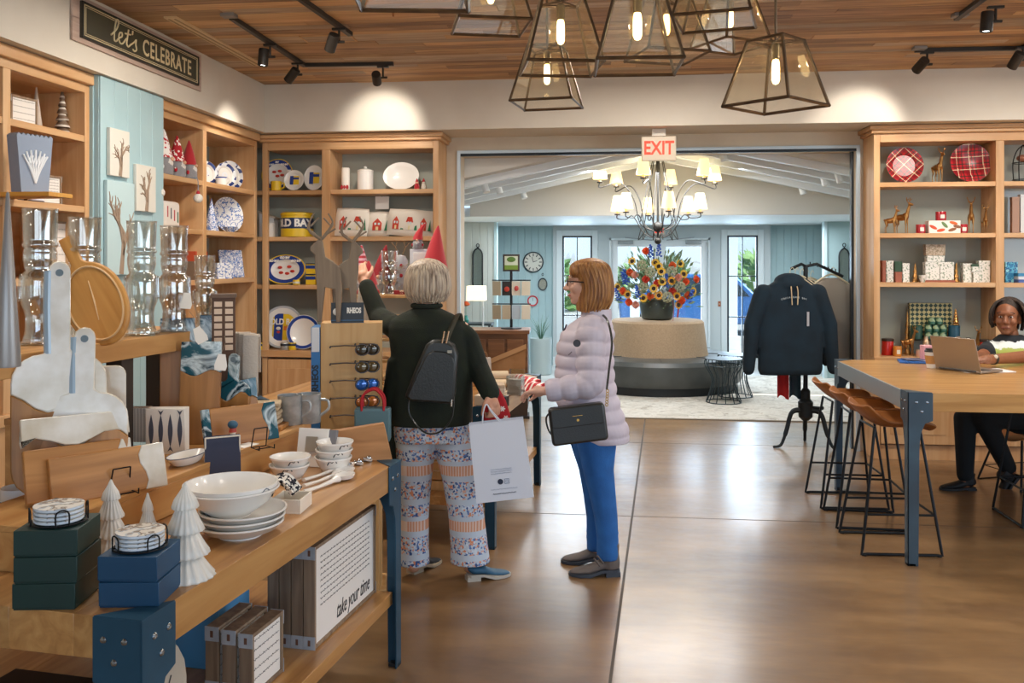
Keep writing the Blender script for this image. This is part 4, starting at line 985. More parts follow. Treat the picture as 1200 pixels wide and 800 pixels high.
# long board with white resin end (near) on its easel
def hboard(label, loc, rz, w, h, em, we=.13, wo=None, tilt=-16, left=False):
    xs = [w/2-we+.012*math.sin(i*1.3) for i in range(6)]; zs = [h*i/5 for i in range(6)]
    parts = [('wood_panel', [(-w/2+(we*.6 if left else 0), 0)]+list(zip(xs, zs))+[(-w/2+(we*.6 if left else 0), h)], wo or acac), ('resin_end', list(zip(xs, zs))[::-1]+[(w/2, 0), (w/2, h)], em)]
    if left: parts.append(('resin_end', [(-w/2, 0), (-w/2+we*.6, 0), (-w/2+we*.6, h), (-w/2, h)], em))
    return lean_board('serving_board', label, loc, rz, w, h, parts, tilt)
bd = math.atan2(_e1.y, _e1.x)
hboard('long acacia board with a white resin end on the riser, nearest easel', TL(.53, .475, SZ), bd-rad(30), .34, .135, resin_w, .07)
easel('black wire easel before the white-ended acacia board', TL(.55, .455, SZ+.001), bd-rad(30))
hb = hboard('acacia board with a wavy white resin top, behind the white-ended board', TL(.47, .53, SZ+.012), bd-rad(34), .30, .15, resin_w, .03)
MB().prism([(-.15, .155), (-.15, .24)]+[(.15-.3*i/8, .235+.004*math.sin(i)) for i in range(0, 1)]+[(.15, .225)]+[(.15-.3*i/8, .165+.016*math.sin(i*1.1)) for i in range(9)], 0, .02).build('resin_top', resin_w, hb, bev=.003)
hboard('acacia board with teal resin at both ends on the riser, middle easel', put(286, 519, SZ), bd-rad(34), .30, .145, resin_b, .05, left=True)
easel('black wire easel before the teal-ended acacia board', put(304, 524, SZ)+Vector((.02, -.02, 0)), bd-rad(34))
p2 = lean_board('serving_board', 'short board with a teal wave across its top, above the teal-ended board', put(270, 512, SZ)+Vector((0, .07, .09)), bd-rad(34), .2, .13,
    [('wood_panel', [(-.09, 0), (.09, 0), (.09, .04)]+[(.09-.18*i/8, .045+.012*math.sin(i*1.2)) for i in range(9)], acac), ('resin_top', [(-.09, .045)]+[(-.09+.18*i/8, .048+.012*math.sin((8-i)*1.2)) for i in range(9)]+[(.09, .13), (-.09, .11)], resin_b)], -10)
MB().box((0, .035, -.046), (.16, .05, .088)).build('stand_block', acac, p2)
# tall boards with teal tops standing against the bench
def paddle(label, loc, rz, bw, bh, hw, hh, topm, split, tilt=-8, wm=None, hole=True, wav=.02):
    # body from z=0, handle on top; below 'split' wood, above resin
    T = thing('paddle_board', label, 'serving board', loc, 0, 'serving boards'); T.rotation_euler = (rad(tilt), 0, rz)
    r = bw*.32; out = []
    L = arc((bw/2-r, r), r, -PI/2, 0, 5); wood_out = [(-bw/2+r, 0)]+L
    if split < bh:
        W_ = [(bw/2-bw*i/8, split+wav*math.sin(i*.95)) for i in range(9)]
        wood_out = L+W_+arc((-bw/2+r, r), r, PI, 1.5*PI, 5)
        top_out = [(p[0], p[1]+.0005) for p in W_[::-1]]+arc((bw/2-r, bh-r), r, 0, PI/2, 5)+[(hw/2, bh+.01), (hw/2, bh+hh-hw/2)]+arc((0, bh+hh-hw/2), hw/2, 0, PI, 6)+[(-hw/2, bh+.01)]+arc((-bw/2+r, bh-r), r, PI/2, PI, 5)
        MB().prism(wood_out, 0, .02).build('wood_body', wm or acacZ, T, bev=.004); MB().prism(top_out, 0, .02).build('resin_top', topm, T, bev=.004)
    else:
        out = L+arc((bw/2-r, bh-r), r, 0, PI/2, 5)+[(hw/2, bh+.01), (hw/2, bh+hh-.01), (-hw/2, bh+hh-.01), (-hw/2, bh+.01)]+arc((-bw/2+r, bh-r), r, PI/2, PI, 5)+arc((-bw/2+r, r), r, PI, 1.5*PI, 5)
        MB().prism(out, 0, .022).build('wood_body', wm or acacZ, T, bev=.005)
    if topm is resin_w: MB().tube([(-hw/2, .01, bh+.0), (-hw/2-.002, .01, bh+hh*.5), (-hw/2, .01, bh+hh-hw/2)], .013, 8).build('resin_edge', resin_e, T)
    if hole: MB().lathe([(0, 0), (.011, 0), (.011, .0245), (0, .0245)], 16, (0, -.0022, bh+hh-hw*.6), axis=Vector((0, 1, 0))).build('hole_liner', M('#6f7f88', .5), T)
    return T
yw = bd-rad(66)
def tallboard(label, loc, rz, w, h, sp, tilt):
    return lean_board('tall_board', label, loc, rz, w, h, [('wood_body', [(-w/2, 0), (w/2, 0), (w/2, h-sp)]+[(w/2-w*i/8, h-sp+.012*math.sin(i*.9)) for i in range(9)], acacZ),
        ('resin_top', [(-w/2+w*i/8, h-sp+.0005+.012*math.sin((8-i)*.9)) for i in range(9)]+[(w/2, h), (-w/2, h)], resin_b)], tilt)
tallboard('tall narrow board with a dark teal resin top, left of the pair', put(208, 516, SZ), yw+.15, .13, .475, .10, -6)
tallboard('tall narrow board with a dark teal resin top, right of the pair', put(243, 512, SZ)+Vector((0, .06, 0)), yw, .12, .48, .11, -4)
tallboard('shorter wide board with a teal and white top before the tall pair', put(232, 521, SZ), yw-.1, .15, .39, .12, -7)
paddle('rounded paddle with a teal and white top beside the tall boards', put(268, 512, SZ), yw-.3, .15, .22, .04, .11, resin_b, .16, -8)
for k, (u, v, d) in enumerate(((218, 352, 3.49), (234, 392, 3.40), (259, 424, 3.42))):
    T = thing('hang_tag', ('upper white hang tag on the left tall board', 'middle white hang tag over the teal boards', 'long white hang tag on the rounded paddle')[k], 'tag', atd(u, v, d), yw, 'white hang tags')
    MB().prism([(-.02, -.032), (.02, -.032), (.024, -.014), (.013, .03), (-.013, .03), (-.024, -.014)], 0, .0015).build('card', M('#ece7dd', .6), T); MB().tube([(0, 0, .04), (.008, .0, .075), (0, .02, .1)], .001, 5).build('string', M('#8a7a66', .8), T)
    T.rotation_euler = (-.12, (.1, -.45, .1)[k], yw)
# white resin paddles at the far left
paddle('white resin paddle with a grey-blue edge, tallest at the left picture edge', TL(.50, .635, SZ), yw+.3, .26, .42, .06, .28, resin_w, .275, -5, wav=.03)
paddle('white resin paddle over a round wooden body, in front of the square board', TL(.52, .575, SZ), yw+.15, .25, .30, .06, .20, resin_w, .165, -8, wav=.03)
lean_board('square_board', 'square board half white marble resin half wood, behind the white paddles', TL(.66, .69, SZ), yw+.2, .26, .36,
    [('wood_body', [(-.13, 0), (.13, 0), (.13, .20)]+[(.13-.26*i/8, .2-.05*i/8+.012*math.sin(i)) for i in range(9)], acacZ), ('resin_top', [(-.13+.26*i/8, .151+.05*i/8+.012*math.sin(8-i)) for i in range(9)]+arc((.10, .33), .03, 0, PI/2, 4)+arc((-.10, .33), .03, PI/2, PI, 4), resin_w)], -4)
for k, (s, w) in enumerate(((.50, .70), (.52, .605))): pass
# round cutting board on the bench
T = thing('round_cutting_board', 'round maple cutting board with a slanted handle leaning on the bench', 'cutting board', put(129, 403, BZ)+Vector((0, .02, .004)), 0, None)
T.rotation_euler = (rad(-12), rad(-30), rad(8)); cb = wood('cutting_board', '#b97f3d', '#d29d58', 'Z', .45, .9, rnd=.05)
R_ = .135; T.location = T.location+Vector((0.0, .0, .0))
out = [(R_*.80*math.sin(a), R_*1.15-R_*1.15*math.cos(a)) for a in [2*PI*i/40 for i in range(40)] if abs(a-PI) > .22]
i0 = 19; out = out[:i0]+[(.022, R_*2.36), (.026, R_*3.1), (-.026, R_*3.12), (-.022, R_*2.36)]+out[i0:]
MB().prism(out, 0, .02).build('board', cb, T, bev=.005)
b = MB(); b.tube([(R_*.68*math.sin(a), -.001, R_*1.15-R_*1.0*math.cos(a)) for a in [2*PI*i/40 for i in range(40)]], .004, 6, closed=True); b.build('juice_groove', M('#d9b483', .5), T)
MB().tube([(-.012, -.001, R_*.7), (.002, -.001, R_*1.2), (.012, -.001, R_*1.75)], [.002, .006, .003], 6, flat=.4).build('carved_line', M('#e3c79c', .5), T)
# fish-print box with grey striped box behind, boat dish, feather napkin, price tag
p = put(192, 533, SZ)+Vector((0, .01, 0)); T = thing('fish_print_box', 'white box printed with upright grey fish, on the riser', 'box', p, yw-.15)
MB().span(-.07, .07, 0, .05, 0, .165).build('carton', M('#e9e4da', .6), T, bev=.002)
fm_ = M('#4a4f5e', .7)
for k in range(4):
    x = -.05+k*.034; zc = .085; sg = 1 if k % 2 else -1
    f = MB(); f.prism([(x+.0085*math.sin(PI*t)*math.copysign(1, 1), zc+sg*(.06*(t-.5)*2)) for t in [i/8 for i in range(9)]]+[(x-.0085*math.sin(PI*t), zc+sg*(.06*(t-.5)*2)) for t in [i/8 for i in range(7, 0, -1)]], -.0012, -.0002); f.prism([(x, zc+sg*.055), (x+.010, zc+sg*.075), (x, zc+sg*.068), (x-.010, zc+sg*.075)], -.0012, -.0002); f.build('fish_print', fm_, T)
boxthing('striped_box', 'grey striped box beside the fish box', put(146, 520, SZ)+Vector((0, .06, 0)), yw-.15, .13, .06, .13, stripes('grey_stripes', '#b9b8b4', '#d9d8d2', 'X', .012, .5), None, lid=.02)
p = put(213, 546, SZ)+Vector((0, .035, 0)); T = thing('boat_dish', 'white boat-shaped dish with a blue rim on the riser edge', 'dish', p, bd)
MB().lathe([(.03, 0), (.045, .008), (.06, .034), (.057, .034), (.042, .01), (0, .007)], 32, sx=1.6, sy=.8).build('dish_wall', white_c, T); MB().tube([(.0595*1.6*math.cos(a), .0595*.8*math.sin(a), .0335) for a in [2*PI*i/32 for i in range(32)]], .0016, 6, closed=True).build('blue_rim', M('#3f4a66', .4), T)
p = TL(1.04, .425, TZ+.001); T = thing('feather_napkin', 'navy folded napkin with a white feather print hung over the riser edge', 'napkin', p, bd-rad(50))
nav = M('#3a3f52', .9)
MB().sheet(lambda a, q: (-.06+.12*a, -.012-.022*(1-q)+.02*max(0, q-.85)*3, .004+.20*q), 6, 10, .012).build('cloth', nav, T); cr_m = M('#dcd5c6', .8)
MB().tube([(-.058, -.028+.009, .012), (-.058, -.02, .203)], .003, 6).tube([(-.058, -.02, .202), (.058, -.02, .202)], .003, 6).tube([(.058, -.028+.0, .012), (.058, -.019, .203)], .003, 6).build('stitched_hem', cr_m, T)
MB().prism([(.035*math.sin(PI*t)*.5+(-.03+.06*t), .07+.09*t) for t in [i/8 for i in range(9)]]+[(-.035*math.sin(PI*t)*.5+(-.03+.06*t), .07+.09*t) for t in [i/8 for i in range(7, 0, -1)]], -.0415, -.0395).build('feather_print', cr_m, T).rotation_euler = (rad(-8), 0, 0)
for k, (s, w, lb) in enumerate(((.66, .46, 'beside the boat dish'), (1.27, .46, 'at the far end of the riser'))):
    solo(MB().box((0, 0, .0022), (.085, .05, .0015), (rad(3), 0, 0)), 'price_card', M('#efeeea', .6), 'white price card lying on the riser '+lb, 'price card', TL(s, w, SZ), bd-.2, 'price cards')
# crab-print mug and blue towel at the left edge
T = thing('crab_mug', 'white mug with a blue crab print at the left picture edge', 'mug', put(14, 622, TZ)+Vector((-.02, .06, 0)), 0)
MB().lathe([(.045, 0), (.052, .004), (.055, .08), (.052, .118), (.049, .118), (.051, .08), (.048, .01), (0, .008)], 28).build('mug_wall', white_c, T)
b = MB(); bl = M('#3f6f9c', .4)
for k in range(8):
    a = -.5+.16*k; z = .05+.012*math.sin(k*1.7); b.tube(cr([(.056*math.sin(a), -.056*math.cos(a), .06), (.0565*math.sin(a*1.3), -.0565*math.cos(a*1.3), z+.02), (.0565*math.sin(a*1.5), -.0565*math.cos(a*1.5), z-.01)], 3), .0022, 5)
b.ell((0.0, -.055, .062), (.018, .003, .012)); b.build('crab_print', bl, T)
for k in range(2):
    solo(MB().sheet(lambda a, q: (-.05+.10*q, .03*math.cos(PI*a)*(1+.25*k), .03+(.11+.012*k)*math.sin(PI*a)**.6-.02), 12, 6, .012), 'folded_towel', (M('#5f7f96', .95, bump=.3), M('#46627a', .95, bump=.3))[k], ('inner', 'outer')[k]+' blue-grey towel draped beside the crab mug', 'towel', put(48, 610, TZ)+Vector((-.01, .08+.0*k, -.008)), rad(70), 'blue-grey towels')
# galvanised mugs and burlap goods past the riser
galm = M('#c3c6c4', .4, .55, noise=('#a5a9a8', 25.))
for k, (u_, v_) in enumerate(((335, 499), (357, 497))):
    T = thing('galvanised_mug', ('left', 'right')[k]+' galvanised metal mug behind the white card', 'mug', put(u_, v_, SZ)+Vector((0, .05, 0)), 0, 'galvanised mugs')
    MB().lathe([(.05, 0), (.052, .004), (.052, .12), (.054, .124), (.050, .124), (.049, .01), (0, .008)], 28).build('mug_wall', galm, T); MB().tube(cr([(.05, 0, .1), (.085, 0, .095), (.088, 0, .06), (.052, 0, .03)]), .006, 8).build('handle', galm, T)
burl = M('#c9b698', .95, bump=.5, bscale=200, noise=('#b5a081', 60.))
for k in range(5): solo(MB().box((0, 0, .009), (.14-.01*(k % 2), .10, .017)), 'burlap_mat', burl, ('lowest', 'second', 'third', 'fourth', 'topmost')[k]+' folded burlap mat in the stack behind the mugs', 'mat', TL(1.60, .57, SZ+.02+.0185*k), TA+.2+.05*k, 'burlap mats', bev=.006)
solo(MB().span(-.09, .09, -.065, .065, 0, .019), 'burlap_tray', acac, 'low wooden tray under the burlap mats', 'tray', TL(1.60, .57, SZ), TA+.2, None, bev=.003)
p = TL(1.50, .30, TZ); T = thing('tag_card', 'white card with a small charm, standing by the carved block', 'card', p, rad(-8)); MB().box((0, 0, .075), (.13, .012, .15), (rad(-12), 0, 0)).build('card', M('#ebe8e2', .6), T, bev=.001); MB().box((.07, .01, .075), (.05, .02, .14), (rad(-12), 0, 0)).build('side_fold', M('#77777c', .6), T); MB().box((.0, -.012, .09), (.05, .004, .06), (rad(-12), 0, 0)).build('charm', M('#b6b0a2', .3, .5), T)
T = thing('buoy_keychain', 'small blue and red buoy figure standing by the teal board', 'figurine', TL(1.24, .50, SZ), 0); MB().lathe([(.018, 0), (.012, .02), (.009, .05), (.014, .055)], 14).build('stand', M('#e5e1da', .4), T); MB().lathe([(.014, .055), (.012, .07)], 14).build('red_band', M('#b0412f', .5), T); MB().ell((0, 0, .083), (.02, .015, .016)).build('head', M('#2a566e', .5), T)
# goods on the tall bench: clear glass soldiers, patterned block, towels
for u, d, h, r, lb in ((47, 2.97, .45, .060, 'largest clear glass soldier, nearest the left edge'), (99, 3.14, .43, .060, 'clear glass soldier behind the round cutting board'), (166, 3.33, .425, .058, 'clear glass soldier in front of the blue pilaster edge'), (204, 3.52, .415, .058, 'clear glass soldier right of the pilaster'), (240, 3.70, .30, .046, 'shortest clear glass soldier at the end of the bench')):
    q = atd(u, 300, d); glass_figure(lb, (q.x, q.y, BZ+.001), h, r, .3)
p = TL(1.50, .80, BZ+.001)
pat = mixmat('brown_tile_print', ('#4a2f22', '#e4cdb5', '#5a3a2a', '#d6b998'), 40, 'vor', .7)
q = atd(262, 380, 3.6); T = thing('patterned_block', 'tall brown and cream tile-print block at the end of the bench', 'box', (q.x, q.y, TZ+.3), bd-rad(60)); MB().span(-.045, .045, 0, .06, 0, .37).build('carton', M('#5d4334', .7), T)
for i in range(7):
    for j in range(2): MB().box((-.021+j*.042, -.0015, .17+i*.029), (.030, .003, .021)).build('tile_print', M('#d9bfa6', .7), T)
MB().span(-.05, .05, -.005, .065, .37, .385).build('lid', M('#6a5342', .6), T)
MB().box((0, .03, -.15), (.08, .055, .30)).build('support_post', M('#3a2c22', .6), T)
lin_ = M('#cbbfb0', .95, bump=.3, bscale=120)
q = atd(289, 340, 3.75); T0 = thing('towel_stand', 'dark post stand behind the hanging linen towels', 'stand', (q.x, q.y, TZ), bd-rad(70)); MB().box((0, .03, .25), (.035, .035, .5)).build('post', M('#2d2520', .6), T0); MB().cyl((-.05, 0, .5), (.05, 0, .5), .008).build('bar', M('#2d2520', .6), T0); MB().box((0, .03, .005), (.12, .1, .01)).build('base', M('#2d2520', .6), T0)
for k in range(3):
    solo(MB().sheet(lambda a, w_: (-.045+.02*k+.06*w_, (-.014-.006*k)*math.cos(PI*min(1, max(0, a*1.6-.3)))*1.4-.01*k, .515-.004*k-(.20+.02*k)*max(0, .35-a)*2.8-.16*max(0, a-.65)*2.8), 14, 5, .012), 'linen_towel', lin_, ('left', 'middle', 'right')[k]+' greige linen towel hanging at the end of the bench', 'towel', (q.x, q.y, TZ), bd-rad(70), 'linen towels')
# grey metal cone tree at the left edge
q = atd(9, 300, 2.35); cone_tree('metal_cone_tree', 'tall slim grey metal cone tree at the left picture edge', (q.x, q.y, BZ+.001), .46, .032, M('#a19e9c', .4, .5))
for k, (u, d, h) in enumerate(((72, 3.3, .16),)):
    q = atd(u, 300, d); boxthing('white_gift_box', 'white printed box between the two nearest glass soldiers', (q.x, q.y, BZ+.001), .3, .10, .06, .22, M('#e8e6e2', .6), None, lid=.02)
T = boxthing('linen_crate', 'wooden crate under the bench riser behind the boards', TL(.80, .90, TZ+.001), TA, .2, .24, .30, riser_m, None, lid=.02)
bowl('brass_bowl', 'shallow brass bowl on the crate under the bench riser', TL(.80, .90, TZ+.303), .085, .05, M('#b08a3c', .3, .8))
solo(MB().box((0, 0, .03), (.09, .12, .06)), 'white_linen', M('#d5dde2', .9), 'folded pale linen beside the brass bowl under the bench', 'linen', TL(1.15, .90, TZ+.001), TA, None, bev=.012)
# ------- lower shelf of the table
LZ = .301
def frames(s, w, h, wd, d, lb, n): pass
fa = bd-PI/2+rad(90)
# large text signs leaning in a row, faces toward the aisle
rzs = bd   # local -y faces the aisle (right)
FZ = LZ
for k in range(4):
    block_sign('text_sign', ('large wooden framed sign with script writing, front one on the lower shelf', 'second large framed sign behind the script sign', 'third large framed sign behind the script sign', 'rearmost large framed sign on the lower shelf')[k], TL(1.35, .085+.046*k, FZ), bd, .56, .355, .042, 'large framed signs', lines=9 if k == 0 else 2, big=(k == 0), cat='sign')
for k in range(3):
    block_sign('wood_block_sign', ('front narrow wooden block sign with metal corners on the lower shelf', 'middle narrow wooden block sign with metal corners on the lower shelf', 'rear narrow wooden block sign with metal corners on the lower shelf')[k], TL(.80, .115+.058*k, FZ), bd, .20, .20+.006*k, .045, 'narrow block signs', lines=5)
p = TL(.30, .22, FZ); T = thing('sketch_print', 'arched greige board with a dark tree sketch at the bottom left', 'print', p, bd-.25)
MB().prism([(-.16, 0), (.16, 0), (.16, .18)]+arc((0, .18), .16, 0, PI, 10)[1:], 0, .012).build('board', M('#b9ad9b', .8), T, bev=.002)
for k in range(9): MB().tube([(-.1+.02*k, -.001, .03), (-.06+.02*k, -.001, .12+.03*math.sin(k)), (-.05+.022*k, -.001, .2+.03*math.cos(k*2))], .0018, 5).build('sketch_line', ink, T)
boxthing('blue_storage_box', 'blue box at the back of the lower shelf', TL(.95, .42, FZ), TA, .2, .2, .27, M('#4f93c4', .5), None, lid=.04)
boxthing('black_storage_bin', 'black bin at the back of the lower shelf near the corner leg', TL(.22, .5, FZ), TA, .3, .25, .2, M('#191a1c', .5), None, lid=.03)
p = onZ(432, 748, 0)+Vector((-.15, .2, 0)); block_sign('wood_block_sign', 'small framed sign standing on the floor under the table', p, bd, .3, .16, .035, None, lines=3)
# ================================================================ GOODS ON THE WALL SHELVING
obY, obB, obR = M('#e8c32a', .4), M('#1f3f8f', .35), M('#c23a2c', .4)
YO = YL+.14
def lx(u): return onY(u, 300, YO).x
def mL(u): return dep(onY(u, 300, YO))/FPX
def rimplate(name, label, u, z, wpx, hpx=None, rims=(), center=None, back=white_c, txt=None, cat='plate', grp='seasoning-tin plates', dy=0):
    m = mL(u); r = wpx*m/2; sz = (hpx/wpx) if hpx else 1
    T = thing(name, label, cat, (lx(u), YO+dy, z), 0, grp)
    facing_disc(T, r, back, 'plate_body', sz=sz)
    for a, b, c in rims: ring(T, r*a, r*b, .02*.5 if b > .7 else .005, r, c, sz=sz)
    return T, r, sz
def decal(T, r, sz, x0, x1, z0, z1, mat, y=-.003, name='decal'):
    MB().box(((x0+x1)/2*r, y+.012, (1+(z0+z1)/2)*r*sz), ((x1-x0)*r, .002, (z1-z0)*r*sz), (rad(-9), 0, 0)).build(name, mat, T)
def obtext(T, r, sz, zc, size, x=0, s='OLD BAY', mat=None, y=-.006):
    text('lettering', s, size, mat or M('#f3f1ea', .4), T, (x*r, y+.009, (1+zc)*r*sz), (PI/2-rad(9), 0, 0), .0006, sx=.85, bold=.002)
T, r, sz = rimplate('dinner_plate', 'plate with blue and yellow lettered rim on the top left shelf', 325, ZL[0], 38, None, ((.72, .95, obB), (.95, 1.0, obY)))
for k in range(5): obtext(T, r, sz, .80*math.cos((k-2)*.62), .02, .80*math.sin((k-2)*.62), 'OLD BAY' if k % 2 else 'BAY', y=-.014)
for dx, dz in ((-.2, .2), (.15, .25), (0, -.05), (.3, 0)): MB().ell((dx*r, .003, (1+dz)*r), (.02, .003, .012)).build('crab_print', obR, T)
T = thing('yellow_mug', 'small yellow mug in front of the lettered-rim plate', 'mug', (lx(327), YO-.07, ZL[0]), 0); MB().lathe([(.04, 0), (.045, .005), (.045, .085), (.041, .085), (.04, .01), (0, .008)], 20).build('mug_wall', obY, T); MB().tube(cr([(.043, 0, .07), (.075, 0, .065), (.07, 0, .03), (.043, 0, .02)]), .006, 6).build('handle', obY, T)
T, r, sz = rimplate('small_plate', 'small white plate with a yellow and blue square, top left shelf', 347, ZL[0], 24, dy=-.05); decal(T, r, sz, -.45, .45, -.4, .45, obY); decal(T, r, sz, -.45, -.1, -.4, .45, obB, -.005); decal(T, r, sz, -.1, .45, .1, .3, obB, -.005)
T, r, sz = rimplate('tall_plate', 'white plate with a tilted yellow and blue print beside the shelf divider', 368, ZL[0], 24, 30); decal(T, r, sz, -.5, .5, -.4, .45, obY); decal(T, r, sz, -.5, -.1, -.45, .5, obB, -.005); decal(T, r, sz, -.1, .5, .12, .32, obB, -.005)
# shelf 1: birdhouse, small box, big tin
T = thing('white_house_box', 'white house-shaped box with a sloped roof beside the yellow tin', 'box', (lx(312), YO+.06, ZL[1]), 0); m = mL(312)
MB().prism([(-.07, 0), (.07, 0), (.07, .17), (-.07, .22)], -.05, .05).build('body', M('#d7d9da', .6), T); MB().add([(-.085, -.06, .225), (.085, -.06, .165), (.085, .06, .165), (-.085, .06, .225), (-.085, -.06, .24), (.085, -.06, .18), (.085, .06, .18), (-.085, .06, .24)], [(3, 2, 1, 0), (4, 5, 6, 7), (0, 1, 5, 4), (1, 2, 6, 5), (2, 3, 7, 6), (3, 0, 4, 7)]).build('roof', M('#b3a99b', .7), T)
T = thing('white_mini_box', 'small white box with a yellow candle print', 'box', (lx(317), YO-.05, ZL[1]), 0); MB().span(-.05, .05, -.03, .03, 0, .125).build('carton', M('#e9e8e4', .5), T, bev=.001); MB().box((0, -.031, .07), (.03, .002, .06)).build('print_panel', M('#c9c4bb', .5), T); MB().box((.004, -.0325, .065), (.014, .002, .04)).build('candle_print', obY, T)
T = thing('seasoning_tin', 'big yellow round tin with a navy OLD BAY band', 'tin', (lx(347), YO+.03, ZL[1]), 0); rr = .145
MB().lathe([(rr*.97, 0), (rr, .004), (rr, .19), (rr*.97, .195)], 40).build('can', obY, T); MB().lathe([(rr*1.01, .193), (rr*1.03, .197), (rr*1.03, .215), (rr*.9, .222), (0, .222)], 40).build('lid', obY, T); MB().lathe([(rr*1.003, .075), (rr*1.006, .077), (rr*1.006, .168), (rr*1.003, .17)], 40).build('band', M('#23355c', .4), T)
b = text('lettering', 'OLD BAY', .092, M('#f3f1ea', .4), T, (0, 0, 0), (0, 0, 0), .0006, sx=1, bold=.004)
for v in b.data.vertices:
    a = v.co.x/rr; q = v.co.copy(); v.co = Vector((math.sin(a)*(rr*1.012+q.z), -math.cos(a)*(rr*1.012+q.z), q.y+.122))
# shelf 2: oval platter, yellow tins
T, r, sz = rimplate('oval_platter', 'oval platter with a blue and yellow lettered rim', 334, ZL[2], 50, 35, ((.70, .94, obB), (.94, 1.0, obY)), cat='platter')
for k in range(3): obtext(T, r, sz, .8*math.cos((k-1)*.75), .026, .8*math.sin((k-1)*.75), 'OLD BAY', y=-.014)
for dx, dz in ((-.25, .15), (.2, .2), (.1, -.25), (-.2, -.2), (.35, -.1)): MB().ell((dx*r, .003, (1+dz)*r*sz), (.022, .003, .013)).build('crab_print', obR, T)
for k in range(2):
    T = thing('yellow_spice_tin', ('lower', 'upper')[k]+' yellow and blue spice tin stacked beside the oval platter', 'tin', (lx(366), YO-.02, ZL[2]+k*.098), 0, 'yellow spice tins'); MB().span(-.045, .045, -.03, .03, 0, .085).build('can', obY, T, bev=.004); MB().span(-.043, .043, -.028, .028, .085, .095).build('lid', M('#2a2f3a', .4), T); MB().box((0, -.0305, .062), (.09, .002, .03)).build('band', obB, T)
T = thing('yellow_spice_tin', 'short yellow spice tin in front of the oval platter', 'tin', (lx(351), YO-.08, ZL[2]), 0, 'yellow spice tins'); MB().lathe([(.03, 0), (.032, .003), (.032, .04), (.03, .045), (0, .045)], 18).build('can', obY, T); MB().lathe([(.0325, .012), (.0325, .03)], 18).build('band', M('#cfcfc8', .4), T)
# counter: large plate with OLD BAY print, second plate, tins, cups
T, r, sz = rimplate('dinner_plate', 'largest plate with a yellow and blue OLD BAY print on the counter', 331, ZL[3], 50, None, ((.9, 1.0, M('#b9bec4', .3)),)); decal(T, r, sz, -.5, .55, -.6, .62, obY); decal(T, r, sz, -.42, .0, -.62, .64, obB, -.005); obtext(T, r, sz, .25, .075, .08)
for k in range(3): MB().ell((-.2*r, .0, (1-.05-.2*k)*r), (.022, .003, .015)).build('seal_print', (M('#e9e3d3', .5), obR, obY)[k], T)
decal(T, r, sz, .05, .5, -.15, .05, M('#d8762f', .4), -.005)
T, r, sz = rimplate('dinner_plate', 'plate with a thin blue lettered rim partly behind the sunglasses display', 358, ZL[3], 40, None, ((.8, .97, obB),), dy=-.06)
for k in range(3):
    T = thing('yellow_spice_tin', ('left', 'middle', 'right')[k]+' small yellow tin on the counter before the largest plate', 'tin', (lx((311, 338, 346)[k]), YO-.11+.02*k, ZL[3]), 0, 'yellow spice tins'); MB().lathe([(.036, 0), (.038, .003), (.038, .06), (.036, .064), (0, .064)], 18).build('can', obY if k != 1 else galm, T); MB().lathe([(.0385, .035), (.0388, .036), (.0388, .055), (.0385, .056)], 18).build('band', M('#30343c', .4), T)
# bay 2 top shelf : pillar candle, canister, oval platter, santas
T = thing('pillar_candle', 'tall white pillar candle with red santas at its foot', 'candle', (lx(405), YO, ZL[0]), 0); MB().lathe([(.036, 0), (.038, .004), (.038, .2), (.034, .205), (0, .2)], 20).build('wax', M('#f3efe6', .5), T)
for k in range(3): MB().ell((-.025+.025*k, -.034, .03), (.013, .008, .02)).build('santa_print', red_f, T)
T = thing('white_canister', 'white lidded canister on the top shelf', 'canister', (lx(427), YO+.03, ZL[0]), 0); MB().lathe([(.068, 0), (.072, .005), (.072, .17), (.06, .182)], 28).build('jar', white_c, T); MB().lathe([(.074, .172), (.074, .182), (.05, .195), (.012, .2), (.012, .206), (.016, .214), (0, .222)], 28).build('lid', white_c, T)
T, r, sz = rimplate('oval_platter', 'plain white oval platter glowing under the top shelf light', 470, ZL[0], 43, 33, cat='platter', grp='white platters')
for k, (u, c) in enumerate(((490, red_f), (498, M('#d9d2c6', .6)))):
    T = thing('santa_figurine', ('red santa figurine beside the white oval platter', 'pale snowman figurine beside the red santa')[k], 'figurine', (lx(u), YO-.05, ZL[0]), 0); MB().lathe([(.022, 0), (.026, .02), (.02, .045), (.012, .055)], 14).build('body', c, T); MB().ell((0, 0, .062), .015).build('head', skin_n if k == 0 else c, T); MB().lathe([(.016, .068), (.002, .1), (0, .1)], 12).build('hat', red_f, T)
T = thing('lampshade_reflection', 'white square for a lampshade reflection under the top shelf', 'card', (lx(445), YO+.08, ZL[0]-.045), 0); MB().box((0, 0, -.06), (.125, .003, .115)).build('card', M('#f0efeb', .6), T); MB().cyl((0, 0, 0), (0, 0, -.01), .002).build('added_hook', wire, T)  # white panel stands in for a lampshade reflected in the glass back
